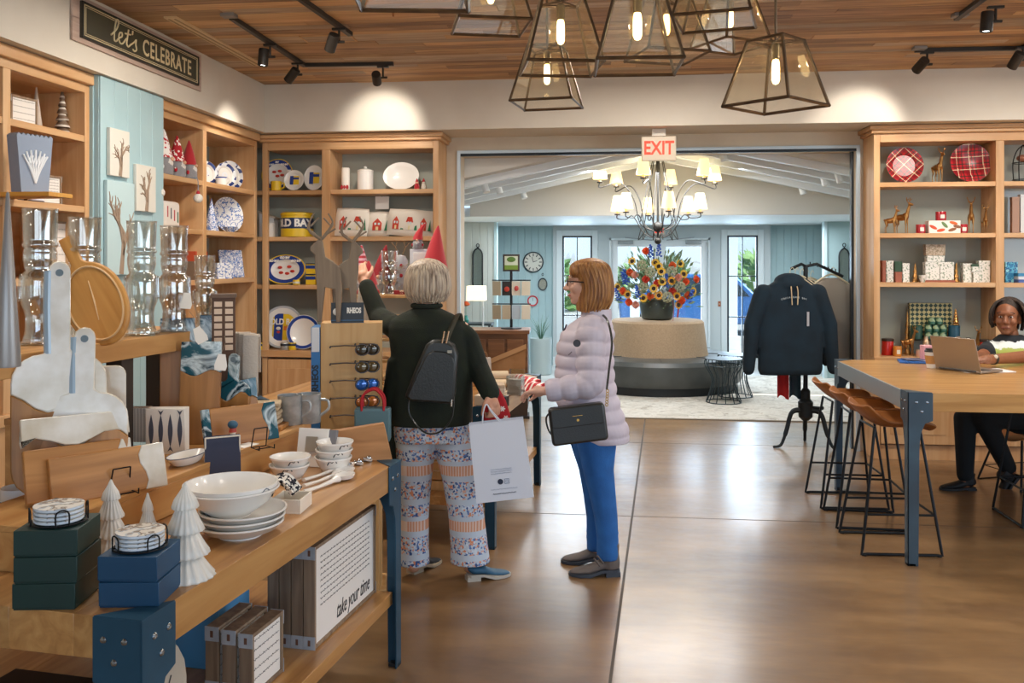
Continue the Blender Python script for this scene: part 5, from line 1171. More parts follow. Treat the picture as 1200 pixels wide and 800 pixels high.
# pillows with red houses and green trees
def pillow(label, u0, u1, hpx, dy, rot=0, zadd=0):
    m = mL((u0+u1)/2); w, h = (u1-u0)*m, hpx*m; T = thing('house_pillow', label, 'pillow', (lx((u0+u1)/2), YO+dy, ZL[1]+zadd), 0, 'village print pillows'); T.rotation_euler = (rad(-12), rad(rot), 0)
    def f(a, b):
        x, z = a*2-1, b*2-1; e = (1-abs(x)**3.5)*(1-abs(z)**3.5)
        return e
    nu = 16; b = MB(); vs = []; fs = []
    for sg in (-1, 1):
        for j in range(nu+1):
            for i in range(nu+1):
                x, z = i/nu*2-1, j/nu*2-1; e = max(0, (1-abs(x)**3)*(1-abs(z)**3))**.6; pinch = 1-.05*(1-abs(abs(x)-abs(z)))
                vs.append((x*w/2*pinch, sg*.05*e, h/2+z*h/2*pinch))
    k = (nu+1)**2
    for s_ in (0, 1):
        for j in range(nu):
            for i in range(nu):
                a = s_*k+j*(nu+1)+i; fs.append((a, a+1, a+nu+2, a+nu+1) if s_ == 0 else (a+nu+1, a+nu+2, a+1, a))
    b.add(vs, fs); b.build('cushion', M('#ece5d8', .9, bump=.2, bscale=200), T, ang=180)
    rh, gt = M('#c8442f', .8), M('#2f7a52', .8); n = max(1, int(w/.115)); sp = w*.86/n
    for i in range(n):
        x = -w*.43+sp*(i+.5); hs = h*.42; y = -.0525+.012*abs(x/(w/2))**2
        MB().prism([(x-sp*.22, h*.2), (x+sp*.22, h*.2), (x+sp*.22, h*.2+hs*.7), (x, h*.2+hs*1.12), (x-sp*.22, h*.2+hs*.7)], y, y+.003).build('house_print', rh if i % 2 == 0 else M('#e9e0d2', .8), T)
        if i % 2: MB().prism([(x-sp*.27, h*.2+hs*.65), (x+sp*.27, h*.2+hs*.65), (x+sp*.16, h*.2+hs*1.1), (x-sp*.16, h*.2+hs*1.1)], y-.001, y).build('roof_print', rh, T)
        for wx in (-.09, .09): MB().box((x+sp*wx, y-.001, h*.2+hs*.6), (sp*.1, .002, hs*.2)).build('window_print', M('#cfe3e4', .6), T)
        MB().box((x, y-.001, h*.2+hs*.17), (sp*.13, .002, hs*.33)).build('door_print', M('#e8d7a6', .7), T)
        MB().prism([(x+sp*.36, h*.2), (x+sp*.58, h*.2), (x+sp*.47, h*.2+hs*.95)], y+.004, y+.007).build('tree_print', gt, T)
    return T
pillow('white pillow printed with red houses, left of three', 391, 432, 35, -.02, 2)
pillow('white pillow printed with one red house, middle of three', 428, 456, 31, .02, 1)
pillow('white pillow printed with red houses, right of three', 452, 509, 33, -.03, 4)
# ---------------------------------------------------------------- left wall corner: gnomes and blue crockery (front faces +x)
XO = XF-.13
def sy_(u): return onX(u, 200, XO).y
def mS(u): return dep(onX(u, 200, XO))/FPX
q = PI/2
gnome('gnome with a red-dotted white hat, left of three on the shelf', (-3.205, onX(192, 200, -3.205).y, ZB[0]), q, .33, hat=dots_r, body=gray_f)
gnome('gnome with a white-dotted red hat, middle of three on the shelf', (-3.205, onX(207.5, 200, -3.205).y, ZB[0]), q, .31, hat=dots_w, body=gray_f)
gnome('gnome with a plain red hat, right of three on the shelf', (-3.205, onX(221.5, 200, -3.205).y, ZB[0]), q, .30, hat=red_f, body=gray_f)
for k, u in enumerate((186, 231)):
    T = thing('mushroom_ornament', ('left', 'right')[k]+' white tassel ornament hanging off the gnome shelf', 'ornament', (XF+.03, onX(u, 200, XF+.03).y, ZB[0]+.008), 0, 'hanging ornaments'); MB().tube([(-.06, 0, 0), (0, 0, 0), (.008, 0, -.03), (.008, 0, -.13)], .003, 6).build('cord', M('#7f8fa0', .8), T); MB().ell((.008, 0, -.155), (.035, .035, .035)).build('pompom', M('#e4dfd6', .95, bump=.8, bscale=120), T); MB().ell((.008, 0, -.115), (.015, .015, .02)).build('bead', red_f, T)
T = thing('lettered_pillow', 'white sack pillow with stitched lettering under the gnomes', 'pillow', (XO, sy_(196), ZB[1]), q); MB().box((0, 0, .10), (.24, .09, .20)).build('cushion', M('#e6dfd6', .9), T, bev=.03)
for k, c in enumerate((red_f, M('#4a5560', .8), red_f, M('#2f6a4c', .8))): MB().box((-.08+.05*k, -.046, .12-.012*k), (.012, .003, .08)).build('stitched_letter', c, T)
def splate(label, u, z, wpx, hpx, mat, rimm=None, dx=0, name='blue_plate', rz=q, square=False):
    m = mS(u); r = hpx*m/2; T = thing(name, label, 'plate', (XO+dx, sy_(u), z), rz, 'blue and white crockery')
    if square: b = MB().box((0, 0, r), (2*r, .02, 2*r), (rad(-10), 0, 0)).build('plate_body', mat, T, bev=.008)
    else:
        facing_disc(T, r, mat, 'plate_body')
        if rimm: ring(T, r*.75, r*.98, .012, r, rimm); ring(T, r*.1, r*.28, .004, r, rimm, 'center_motif')
    return T
bw = mixmat('blue_white_floral', ('#e9ecf0', '#e9ecf0', '#5b7fc0', '#e9ecf0'), 26, 'noise', .25); bw2 = mixmat('blue_white_dense', ('#e6eaf0', '#3f62ae', '#e6eaf0', '#6e8cc8'), 42, 'noise', .25)
rimb = mixmat('blue_rim_marks', ('#32427a', '#e9ecf0', '#32427a', '#e9ecf0'), 22, 'vor', .25)
rz2 = rad(62)
splate('white plate with a blue rim, second from the corner, top shelf', 262, ZB[0], 14, 29, white_c, rimb, .02, rz=rz2); splate('largest blue-rimmed plate on the top corner shelf', 276, ZB[0], 22, 34, white_c, rimb, -.04, rz=rz2); splate('edge-on white plate at the left of the top corner shelf', 246, ZB[0], 8, 28, white_c, rimb, -.02, rz=rz2)
T = thing('white_mug', 'white mug with a blue band on the top corner shelf', 'mug', (XO+.07, sy_(250), ZB[0]), 0); MB().lathe([(.04, 0), (.045, .004), (.045, .075), (.042, .075), (.04, .008), (0, .007)], 20).build('mug_wall', white_c, T); MB().tube(cr([(.043, 0, .06), (.07, 0, .055), (.066, 0, .03), (.043, 0, .02)]), .005, 6).build('handle', white_c, T); MB().lathe([(.0455, .06), (.0455, .07)], 20).build('blue_band', obB, T)
T = thing('barrel_tin', 'brown and yellow barrel tin in the corner of the top shelf', 'tin', (XO-.03, sy_(291), ZB[0]), 0); MB().lathe([(.06, 0), (.07, .05), (.07, .12), (.06, .17), (0, .17)], 20).build('can', M('#a8742e', .5), T); MB().lathe([(.071, .07), (.071, .11)], 20).build('band', obY, T)
splate('large white platter with blue flowers on the middle corner shelf', 269, ZB[1], 33, 42, bw, None, -.01, 'floral_platter', rz2)
cone_tree('ceramic_cone', 'blue and white patterned ceramic cone beside the floral platter', (XO+.02, sy_(245), ZB[1]), .27, .06, bw2)
bowl('floral_bowl', 'small blue and white bowl before the floral platter', (XO+.09, sy_(258), ZB[1]), .06, .045, bw2)
splate('square blue and white patterned platter on the lower corner shelf', 271, ZB[2], 30, 33, bw2, None, 0, 'square_platter', rz2, True)
boxthing('floral_box', 'blue and white flowered box on the lower corner shelf', (XO+.06, sy_(252), ZB[2]), rz2, .16, .09, .13, bw, None)
boxthing('red_wreath_box', 'box with a red berry wreath print on the lower shelf', (XO+.02, sy_(225), ZB[2]), q, .2, .12, .22, M('#7d6a58', .7), None, lidm=M('#c1502f', .7))
# ---------------------------------------------------------------- nearest left shelves: block signs and cone trees
xa = XF-.12
def ay(u): return onX(u, 200, xa).y
birch = stripes('birch_bands', '#6d5846', '#cfc6ba', 'Z', .035, .35); whiteband = stripes('white_bands', '#d9d7dc', '#4c4246', 'Z', .05, .18)
block_sign('block_sign', 'wooden block sign with white lettered face, top shelf by the left edge', (xa-.02, ay(33), ZA[0]), q-.1, .20, .17, .075, 'shelf block signs', lines=4)
cone_tree('wood_cone_tree', 'banded brown wooden cone tree on the top left shelf', (xa, ay(73), ZA[0]), .27, .05, birch, None, 6); cone_tree('wood_cone_tree', 'pale slim cone tree behind the top shelf block sign', (xa-.06, ay(54), ZA[0]), .26, .035, M('#c9bcae', .6))
block_sign('block_sign', 'wooden block sign with white ruled face, second shelf by the left edge', (xa+.02, ay(53), ZA[1]), q-.1, .22, .17, .11, 'shelf block signs', lines=7)
cone_tree('white_cone_tree', 'white cone tree with dark bands beside the ruled block sign', (xa+.06, ay(30), ZA[1]), .27, .045, whiteband, None, 6)
solo(MB().box((0, 0, .012), (.34, .20, .022)), 'display_tray', wood('yellow_tray', '#d99a3d', '#e8b054', 'X', .5), 'yellow wooden tray poking out from the left shelf', 'tray', (-3.0, 4.30, 1.973), 0, None, bev=.002)
T = thing('scalloped_gift_bag', 'grey-blue gift bag with a scalloped top and white coral print', 'gift bag', (-3.0, 4.30, 1.996), q-.35)
MB().prism([(-.075, 0), (.075, 0), (.10, .29)]+[(.10-.2*i/16, .29+(.012 if i % 2 else 0)) for i in range(1, 16)]+[(-.10, .29)], -.04, .04).build('bag_body', M('#8d9bb0', .6), T)
co = MB()
for k in range(7):
    a = -1.1+k*.37; co.tube(cr([(0, -.042, .05), (.03*math.sin(a), -.042, .12), (.075*math.sin(a), -.042, .17+.05*math.cos(a))], 3), .005, 6); co.tube([(.045*math.sin(a), -.042, .14), (.05*math.sin(a)+.02, -.042, .19)], .004, 6)
co.build('coral_print', M('#eceff2', .6), T)
block_sign('block_sign', 'white printed block partly hidden behind the nearest glass soldiers', (xa, ay(78), ZA[2]), q, .3, .33, .06, 'shelf block signs', lines=5)
# ---------------------------------------------------------------- framed tree prints on the pilaster
def print_panel(label, u0, v0, u1, v1, kind, group='tree prints'):
    x = -3.075; P, Q = onX(u0, v0, x), onX(u1, v1, x); w = Q.y-P.y; m = onX((u0+u1)/2, (v0+v1)/2, x); h = (v1-v0)*dep(m)/FPX
    T = thing('tree_print', label, 'wall art', (-3.085, m.y, m.z-h/2), q, group)
    MB().span(-w/2, w/2, -.022, 0, 0, h).build('canvas', M('#d9d6cc', .7) if kind < 2 else M('#b9d2d6', .7), T, bev=.002)
    bk = M('#9c8672', .8); random.seed(kind+3)
    def br(p, a, L, r, n):
        e = (max(-w*.46, min(w*.46, p[0]+L*math.sin(a))), min(h*.97, p[1]+L*math.cos(a)))
        b.tube([(p[0], -.0235, p[1]), ((p[0]+e[0])/2+.004, -.0235, (p[1]+e[1])/2), (e[0], -.0235, e[1])], [r, r*.8, r*.55], 5, flat=1)
        if n:
            for k in range(3): br((p[0]+(e[0]-p[0])*(.45+.27*k), p[1]+(e[1]-p[1])*(.45+.27*k)), a+random.uniform(-.9, .9), L*.6, r*.55, n-1)
    b = MB(); br((0, h*.01), .1, h*.45, w*.085, 3); b.v = [(x_, max(-.029, min(-.0222, y_)), z_) for x_, y_, z_ in b.v]; b.build('tree_relief', bk, T)
    return T
print_panel('white canvas with a bare branch relief, upper left on the pilaster', 127, 152, 150, 207, 0); print_panel('pale canvas with a brown trunk relief, right side of the pilaster', 158, 194, 181, 248, 1); print_panel('large pale blue panel with a bare brown tree on the pilaster', 124, 213, 156, 322, 2)
random.seed(21)
# ---------------------------------------------------------------- right shelving
YQ = YR+.13
def rx(u): return onY(u, 300, YQ).x
def mR(u): return dep(onY(u, 300, YQ))/FPX
for k, (u, rot, lb) in enumerate(((1060, 45, 'red tartan plate with diagonal checks at the top left of the right shelves'), (1137, 3, 'red tartan plate with upright checks beside the gold deer'))):
    r = (42, 46)[k]*mR(u)/2; T = thing('tartan_plate', lb, 'plate', (rx(u), YQ, ZR[0]), 0, 'tartan plates'); facing_disc(T, r, plaid('plaid_%d' % k, rot), 'plate_body', depth=.03)
ddir = rad(-75)
deer('gold deer standing alone between the two tartan plates', (rx(1098), YQ, ZR[0]), ddir, .29)
deer('tall gold deer at the left of the second right shelf', (rx(1056), YQ, ZR[1]), rad(-45), .30); deer('small gold deer at the far left of the second right shelf', (rx(1041), YQ-.04, ZR[1]), rad(-35), .235)
deer('tall gold deer at the right of the second right shelf', (rx(1138), YQ, ZR[1]), rad(-110), .30); deer('small gold deer at the right end of the second right shelf', (rx(1152), YQ-.03, ZR[1]), rad(-100), .235)
redg = M('#a81f2b', .2, coat=.5)
for k, (u, lb) in enumerate(((1077, 'left'), (1126, 'right'))):
    T = jar_candle('red ornament mug standing %s of the fox-print box' % lb, (rx(u), YQ-.04, ZR[1]), .038, .075, redg, 'red ornament mugs', labelm=M('#e6ded4', .5))
m = mR(1103); T = thing('fox_print_box', 'white gift box printed with orange foxes and brown leaves', 'gift box', (rx(1103), YQ-.03, ZR[1]), 0); MB().span(-.125, .125, -.05, .05, 0, .105).build('carton', M('#ece8e1', .5), T, bev=.002)
for dx, dz, rr_, c in ((-.09, .05, .5, '#d2502c'), (-.03, .025, -.2, '#d2502c'), (.07, .085, .3, '#d9642c'), (.06, .03, -.3, '#8f5b3a'), (.1, .055, .2, '#8a5a3d'), (.0, .07, .8, '#6f8a5a')): MB().ell((dx, -.0505, dz), (.034, .002, .013), (0, rr_, 0)).build('fox_print', M(c, .6), T)
jar_candle('round red ornament mug on top of the fox-print box', (rx(1101), YQ-.03, ZR[1]+.106), .042, .075, redg, 'red ornament mugs', labelm=M('#e6ded4', .5))
# third shelf: white botanical boxes and cups
bot = mixmat('botanical', ('#e6e3dc', '#e6e3dc', '#e6e3dc', '#93a18c'), 60, 'noise', .5); botb = mixmat('botanical_brown', ('#b9a894', '#a89680', '#8c7a62', '#b9a894'), 30, 'noise', .5); grn = M('#2d4a35', .5); trc = M('#9c5a45', .6)
def bbox(label, u0, u1, z0, hpx, mat, dy=0, name='botanical_box', lidm=None):
    u = (u0+u1)/2; m = mR(u); return boxthing(name, label, (rx(u), YQ+dy, z0), 0, (u1-u0)*m-.002, .07, hpx*m, mat, 'botanical gift boxes', lid=.02, lidm=lidm)
bbox('thin dark red box at the far left of the third right shelf', 1032.5, 1037, ZR[2], 25, trc, .0); bbox('white sprig-print box, first from the left on the third shelf', 1037, 1046, ZR[2], 25, bot)
bbox('small terracotta box under a dark green one', 1047, 1055, ZR[2], 12, trc, -.02); bbox('small dark green box on a terracotta one', 1046.5, 1054.5, ZR[2]+12.3*mR(1050), 12, grn, -.02); bbox('white sprig-print box with a slanted top, left of the gold tree', 1055.5, 1064, ZR[2], 22, bot, -.01)
bbox('white sprig-print box at the left of the central stack', 1083, 1099.5, ZR[2]+2.6*mR(1090), 21, bot); bbox('white sprig-print box at the right of the central stack', 1100, 1116, ZR[2]+2.6*mR(1090), 21, bot); bbox('flat brown box under the two central boxes', 1082, 1117, ZR[2], 2.4, trc, 0); bbox('white box second from the top of the central stack', 1085, 1105, ZR[2]+23.9*mR(1090), 7, bot, 0); bbox('brown printed box on top of the central stack', 1083.5, 1106, ZR[2]+31.2*mR(1090), 13, botb, 0)
bbox('white sprig-print box right of the gold tree', 1127, 1137, ZR[2], 22, bot); bbox('white sprig-print box under the small framed box', 1137.5, 1144.5, ZR[2], 12, bot, -.02); bbox('small dark-framed box on the white sprig-print box', 1135.8, 1144.3, ZR[2]+22.3*mR(1140)*0+12.4*mR(1140), 9, bot, -.02, lidm=grn); bbox('tallest white sprig-print box at the right end of the third shelf', 1145.5, 1158.5, ZR[2], 25.5, bot)
for k, u in enumerate((1072, 1120)): cone_tree('gold_cone_tree', ('left', 'right')[k]+' gold tiered tree among the white botanical boxes', (rx(u), YQ-.01, ZR[2]), .165, .028, gold, 'gold trees', 4)
bowl('sprig_cup', 'small white sprig-print cup beside the left gold tree', (rx(1078), YQ-.07, ZR[2]), .032, .06, bot)
# counter level: green scale box, stacked tins, candles, gold bottles, deer
scl = None
m, t, bb_ = newmat('green_scale_print'); tc = N(t, 'TexCoord'); mp = N(t, 'Mapping'); mp.inputs['Rotation'].default_value = (0, rad(45), 0); mp.inputs['Scale'].default_value = (38, 38, 38); ck = N(t, 'TexChecker'); ck.inputs['Scale'].default_value = 1; ck.inputs[1].default_value = hx('#20382c'); ck.inputs[2].default_value = hx('#b5a874'); t.links.new(tc.outputs['Object'], mp.inputs[0]); t.links.new(mp.outputs[0], ck.inputs[0]); t.links.new(ck.outputs[0], bb_.inputs['Base Color']); scl = m
cz = ZR[3]
def rr_(u, dy=0): return (rx(u), YQ+dy, cz)
T = thing('clear_riser', 'clear acrylic riser shelf behind the laptop', 'display riser', rr_(1103, .05)); MB().span(-.23, .23, -.07, .06, .13, .138).build('top', glass('acrylic', '#e9eef0', .12), T); MB().span(-.23, -.225, -.07, .06, 0, .13).build('side', MATS['acrylic'], T); MB().span(.225, .23, -.07, .06, 0, .13).build('side', MATS['acrylic'], T)
boxthing('scale_print_box', 'large flat green and gold scale-print box behind the tins', (rx(1094), YQ+.085, cz+.139), 0, .345, .05, .30, scl, None, lid=.02)
gtin = mixmat('green_tin_print', ('#1f4a3a', '#2f5d4a', '#8fa07a', '#1f4a3a'), 40, 'vor', .35)
for i in range(3):
    for j in range(3 if i < 2 else 2): jar_candle('%s tin in the %s row of green patterned tins' % (('left', 'middle', 'right')[j], ('bottom', 'middle', 'top')[i]), (rx(1088+j*8.5+(4 if i == 2 else 0)), YQ, cz+.139+i*.062), .030, .05, gtin, 'green patterned tins', lid=gtin)
for k, (u, c) in enumerate(((1074, '#23483a'), (1118, '#1d4a5e'))): jar_candle(('dark green tin left of the patterned tins', 'dark teal tin right of the patterned tins')[k], (rx(u), YQ, cz+.139), .045, .10, M(c, .4), 'dark tins', lid=M(c, .4))
for k in range(5): jar_candle(('first', 'second', 'third', 'fourth', 'fifth')[k]+' small blush candle from the left before the acrylic riser', (rx((1074, 1091, 1097, 1110, 1127)[k]), YQ-.07, cz), .026, .05, M('#cfa191', .4, .2), 'blush candles', lid=M('#c9b09a', .3, .5))
for k, u in enumerate((1083, 1120)):
    T = thing('gold_bottle', ('left', 'right')[k]+' champagne-gold bottle behind the laptop', 'bottle', rr_(u, -.05), 0, 'gold bottles'); MB().lathe([(.024, 0), (.026, .005), (.026, .12), (.018, .14), (.014, .145)], 18).build('bottle_body', M('#c9a98a', .3, .7), T); MB().lathe([(.016, .145), (.016, .168), (0, .17)], 14).build('cap', M('#d8bfa2', .3, .7), T)
for k, u in enumerate((1066, 1119)):
    cone_tree('gold_spire', ('tall gold spire tree behind the left gold deer', 'gold spire tree on the dark teal tin')[k], rr_(u, .06) if k == 0 else (rx(1120), YQ, cz+.26), .38 if k == 0 else .14, .03, gold, 'gold trees', 6)
deer('gold deer on the counter left of the laptop', rr_(1062, -.03), rad(-40), .26); deer('gold deer on the counter right of the laptop', rr_(1142, -.02), rad(-90), .26)
ambr = M('#c9802f', .25, coat=.4); redc = M('#c2261f', .3, coat=.3)
for k, (u, r_, h_, mt, dy, lb) in enumerate(((1041, .048, .12, redc, .02, 'large red candle jar at the far left of the counter'), (1049, .034, .085, ambr, -.06, 'amber candle jar before the left red jar'), (1154, .042, .12, redc, .02, 'large red candle jar right of the gold deer'), (1151, .034, .085, ambr, -.06, 'amber candle jar before the right red jar'), (1136.5, .02, .13, M('#1f2a22', .3), .03, 'slim dark green bottle behind the right gold deer'))): jar_candle(lb, rr_(u, dy), r_, h_, mt, 'counter candles', lid=M('#3a2c24', .4) if k != 1 and k != 3 else None, labelm=M('#e3dccd', .6) if k in (1, 3) else None)
# second bay of the right shelves (cut by the picture edge)
T = thing('wire_lantern', 'black wire lantern on the top right shelf at the picture edge', 'lantern', (rx(1199), YQ, ZR[0]), 0)
for k in range(8):
    a = 2*PI*k/8; MB().tube(cr([(.075*math.cos(a), .075*math.sin(a), .02), (.08*math.cos(a), .08*math.sin(a), .16), (.05*math.cos(a), .05*math.sin(a), .26), (0, 0, .31)], 4), .004, 5).build('wire_rib', wire, T)
for z in (.02, .16): MB().tube([(.08*math.cos(2*PI*i/20), .08*math.sin(2*PI*i/20), z) for i in range(20)], .004, 5, closed=True).build('wire_hoop', wire, T)
MB().ell((0, 0, .2), (.05, .05, .03)).build('copper_bird', M('#b07a66', .4, .4), T)
for k, (u, w, h, c, lb) in enumerate(((1189, .06, .30, '#b08e7c', 'tall tan card with a copper tree at the right picture edge'), (1198, .05, .32, '#dfe3e6', 'tall white card at the right picture edge'))): boxthing('greeting_card_box', lb, (rx(u), YQ, ZR[1]), 0, w, .05, h, M(c, .6), 'card boxes', lid=.02)
bl_ = mixmat('blue_wave_print', ('#2f7fb0', '#58b0cf', '#1f5f95', '#8fd0dd'), 20, 'noise', .4)
boxthing('blue_print_box', 'blue sea-print box on the third shelf at the right picture edge', (rx(1185), YQ+.02, ZR[2]), 0, .1, .06, .17, bl_, None, lid=.02)
for k in range(3): boxthing('blue_book', ('lowest', 'middle', 'top')[k]+' blue and white flat box in the pile at the right picture edge', (rx(1197), YQ-.05, ZR[2]+k*.026), 0, .13, .09, .025, (M('#4f6fb8', .5), M('#dfe4ec', .5), M('#3f8fc0', .5))[k], 'blue flat boxes', lid=.006)
# ================================================================ SUNGLASSES DISPLAY, DEER, GNOMES (behind the woman in green)
pale = wood('pale_display', '#c79a5f', '#d9b47e', 'Z', .5, .8, rnd=.08)
dT = 4.45; pt = atd(412, 440, dT); T = thing('sunglasses_display', 'pale wooden sunglasses tower with a blue side and a black header card', 'display stand', (pt.x, pt.y, 0), rad(14))
ztop = atd(400, 378, dT).z
MB().span(-.15, .15, -.02, .16, .02, ztop).build('panel_body', pale, T, bev=.003); MB().span(-.17, .17, -.06, .18, 0, .03).build('base', pale, T, bev=.003)
bs = MB().span(-.195, -.152, -.024, .16, .05, ztop-.02).build('blue_side', M('#2f6ea8', .5), T); MB().span(-.192, -.155, -.026, -.0245, ztop-.14, ztop-.02).build('paper_notice', M('#d5d6d8', .6), T)
text('side_lettering', 'RHEOS', .042, M('#1f2f3c', .5), bs, (-.174, -.0248, ztop-.27), (PI/2, -PI/2, 0), .0006, bold=.002)
hd = MB().box((-.02, .0, ztop+.05), (.16, .012, .10), (rad(-6), 0, 0)).build('header_card', M('#2b3138', .5), T, bev=.001); MB().box((-.02, -.004, ztop+.007), (.16, .012, .014)).build('blue_strip', M('#3f84b8', .5), hd)
text('lettering', 'RHEOS', .036, M('#e8e4da', .5), hd, (.012, -.008, ztop+.06), (PI/2-rad(6), 0, 0), .0006, sx=.62, bold=.002); MB().ell((-.075, -.007, ztop+.055), (.016, .002, .018)).build('bird_logo', M('#e8e4da', .5), hd)
sgl = []
LC = (('#3b3428', 'brown'), ('#5a4a2c', 'amber'), ('#1f5fae', 'mirror blue'), ('#b86a2c', 'orange'), ('#2c2622', 'black'), ('#2e8a9c', 'teal'))
for i, (c, nm) in enumerate(LC):
    zc = ztop-.115-i*.085; gm = M(c, .12, .3, coat=.6); fr = M('#3a2a20' if i % 2 == 0 else '#1d1d20', .35)
    MB().cyl((-.10, -.02, zc), (-.10, -.075, zc), .004).build('peg', M('#2a2320', .5), T); MB().cyl((.02, -.02, zc+.012), (.02, -.07, zc+.012), .004).build('peg', M('#2a2320', .5), T)
    S = thing('sunglasses', nm+' sunglasses on the wooden tower, '+('top pair', 'second from the top', 'third from the top', 'fourth from the top', 'fifth from the top', 'lowest pair')[i], 'sunglasses', T.matrix_basis @ Vector((.02, -.05, zc)), rad(14), 'sunglasses on the tower')
    MB().tube([(-.115, -.01, .004), (-.05, -.012, .008), (.01, -.02, .006)], .0035, 6).build('temple', fr, S); MB().tube([(.02, .0, .014), (.075, .005, .012), (.11, .0, .008)], .0035, 6).build('temple', fr, S)
    for k, x in enumerate((.035, .085)):
        MB().ell((x, -.035+.02*k, -.012), (.032, .010, .026), (0, 0, rad(25))).build('lens', gm, S); MB().tube([(x+.033*math.cos(a), -.036+.02*k+.012*math.sin(a)*.2, -.012+.027*math.sin(a)) for a in [2*PI*j/14 for j in range(14)]], .003, 5, closed=True).build('rim', fr, S)
# wooden deer silhouettes on top of the tower
dw = wood('deer_wood', '#7d6d5d', '#97856f', 'Z', .7, 1.2, rnd=.12)
def cut_deer(label, u, vb, vt, d, rz, s=1.0, flip=1):
    p = atd(u, vb, d); H = (vb-vt)*d/FPX; T = thing('wooden_deer', label, 'wooden deer', p, rz, 'wooden deer cutouts'); f = flip
    out = [(-.10, 0), (-.07, 0), (-.06, .30), (.02, .32), (.05, 0), (.08, 0), (.085, .34), (.10, .50), (.10, .62), (.14, .66), (.13, .70), (.09, .74), (.06, .78), (.04, .74), (.02, .60), (-.04, .56), (-.10, .50), (-.115, .30)]
    MB().prism([(f*x*H*1.15, z*H) for x, z in (out if f > 0 else out[::-1])], -.012, .012).build('body', dw, T, bev=.004)
    for sgn in (-1, 1):
        b = MB(); r = .014*H; x0 = f*.06*H; ty = sgn*.01
        b.tube(cr([(x0, ty, .76*H), (x0-f*sgn*.08*H-.02*H, ty*1.5, .84*H), (x0-f*sgn*.10*H, ty*1.5, .92*H), (x0-f*sgn*.06*H, ty*1.5, H)]), [r*1.2]*6+[r]*6+[r*.6]*7, 6); b.tube([(x0-f*sgn*.09*H, ty*1.5, .88*H), (x0-f*sgn*.02*H, ty, .96*H)], r*.6, 5); b.tube([(x0-f*sgn*.05*H, ty, .81*H), (x0-f*sgn*.13*H, ty, .86*H)], r*.6, 5); b.build('antler', dw, T)
    return T
cut_deer('largest grey-brown wooden deer with branched antlers, left of the pair', 384, 377, 250, 4.42, rad(8), 1, -1)
cut_deer('second grey-brown wooden deer, right of the pair', 406, 377, 254, 4.48, rad(14), 1, 1)
# tote with red handles hanging by the display
p = atd(437, 492, 4.3); T = thing('tote_bag', 'slate tote with red handles on the floor stand by the sunglasses', 'bag', (p.x, p.y, p.z), rad(10)); MB().box((0, 0, -.02), (.17, .08, .16)).build('bag_body', M('#5d7c84', .8), T, bev=.01)
for s_ in (-1, 1): MB().tube(cr([(-.05, s_*.035, .05), (-.045, s_*.035, .12), (.01, s_*.03, .15), (.05, s_*.035, .11), (.055, s_*.035, .05)]), .010, 8, flat=.6).build('handle', M('#b9202a', .7), T)
T = thing('bag_stand', 'low wooden stand under the slate tote', 'stand', (p.x, p.y, 0), rad(10)); MB().span(-.1, .1, -.06, .06, 0, .03).build('base', pale, T); MB().span(-.03, .03, -.03, .03, .03, p.z-.102).build('post', pale, T)
# tall slatted display tower and gnomes
sp_ = atd(455, 345, 5.32); hz = sp_.z
T = thing('slatted_display', 'wooden slatted display tower for gnomes behind the woman in green', 'display stand', (sp_.x, sp_.y+.02, .811), TA2)
for k in range(5): MB().span(-.20, .28, -.07, .15, (hz-.811)*(k+1)/5-.018, (hz-.811)*(k+1)/5).build('shelf_board', pale, T, bev=.002)
for x in (-.2, .26):
    for y_ in (-.07, .13): MB().span(x, x+.02, y_, y_+.02, 0, hz-.811).build('post', pale, T)
def on_t(u, dz=0, dy=0):
    q_ = atd(u, 340, dep((sp_.x, sp_.y))); return (q_.x, q_.y+.04+dy, hz+.001+dz)
gnome('gnome with a very long pale yarn beard hanging below its red hat', (atd(432, 350, 5.14).x, atd(432, 350, 5.14).y, hz-.015), rad(8), .22, hat=red_f, body=red_f, beardlen=.50, group='gnomes', wide=1.25)
T = thing('beard_gnome_perch', 'small wooden perch under the long-bearded gnome', 'stand', (atd(432, 350, 5.14).x, atd(432, 350, 5.14).y, .811), rad(8)); MB().span(-.06, .06, -.03, .06, hz-.851, hz-.827).span(-.02, .02, .0, .04, .02, hz-.851).span(-.06, .06, -.03, .06, 0, .02).build('post', pale, T)
gnome('gnome in a striped knit hat with a red tip', on_t(418, 0, .06), rad(5), .30, hat=stripes('knit_stripes', '#b02a38', '#d9a4b0', 'Z', .03, .5), group='gnomes')
gnome('slim gnome with a leaning dark red hat', on_t(440, 0, .10), rad(-5), .30, hat=M('#8f1f28', .85), lean=.1, group='gnomes')
q_ = on_t(455, 0, -.02); glass_figure('pale glass soldier between the raised hand and the grey hair', q_, .26, .055, .2)
gnome('tall gnome in a bent red hat at the right of the display', on_t(506, 0, .05), rad(0), .42, hat=red_f, body=M('#d6cdc0', .95, bump=.5), lean=.05, group='gnomes')
gnome('small gnome with a curled red hat above the white frame', on_t(484, .27, .09), rad(0), .16, hat=red_f, lean=.3, group='gnomes')
T = thing('white_frame_box', 'white shadow box frame behind the grey-haired head', 'frame', on_t(486, 0, .08), rad(4)); MB().span(-.055, .055, -.01, .05, 0, .27).build('box', M('#d9d9de', .5), T, bev=.003); MB().span(-.035, .055, -.02, -.0105, .03, .25).build('panel', M('#eceae6', .6), T, bev=.002)
T = thing('reindeer_jar', 'grey reindeer jar with red hearts and twig antlers', 'ornament', on_t(463, 0, .09), 0); MB().lathe([(.035, 0), (.045, .01), (.045, .2), (.03, .23), (0, .235)], 18).build('jar', M('#b5b2b4', .6), T)
for k in range(4): MB().ell((-.02+.018*(k % 2)*2, -.044, .08+.03*k), (.010, .003, .012)).build('heart_print', red_f, T)
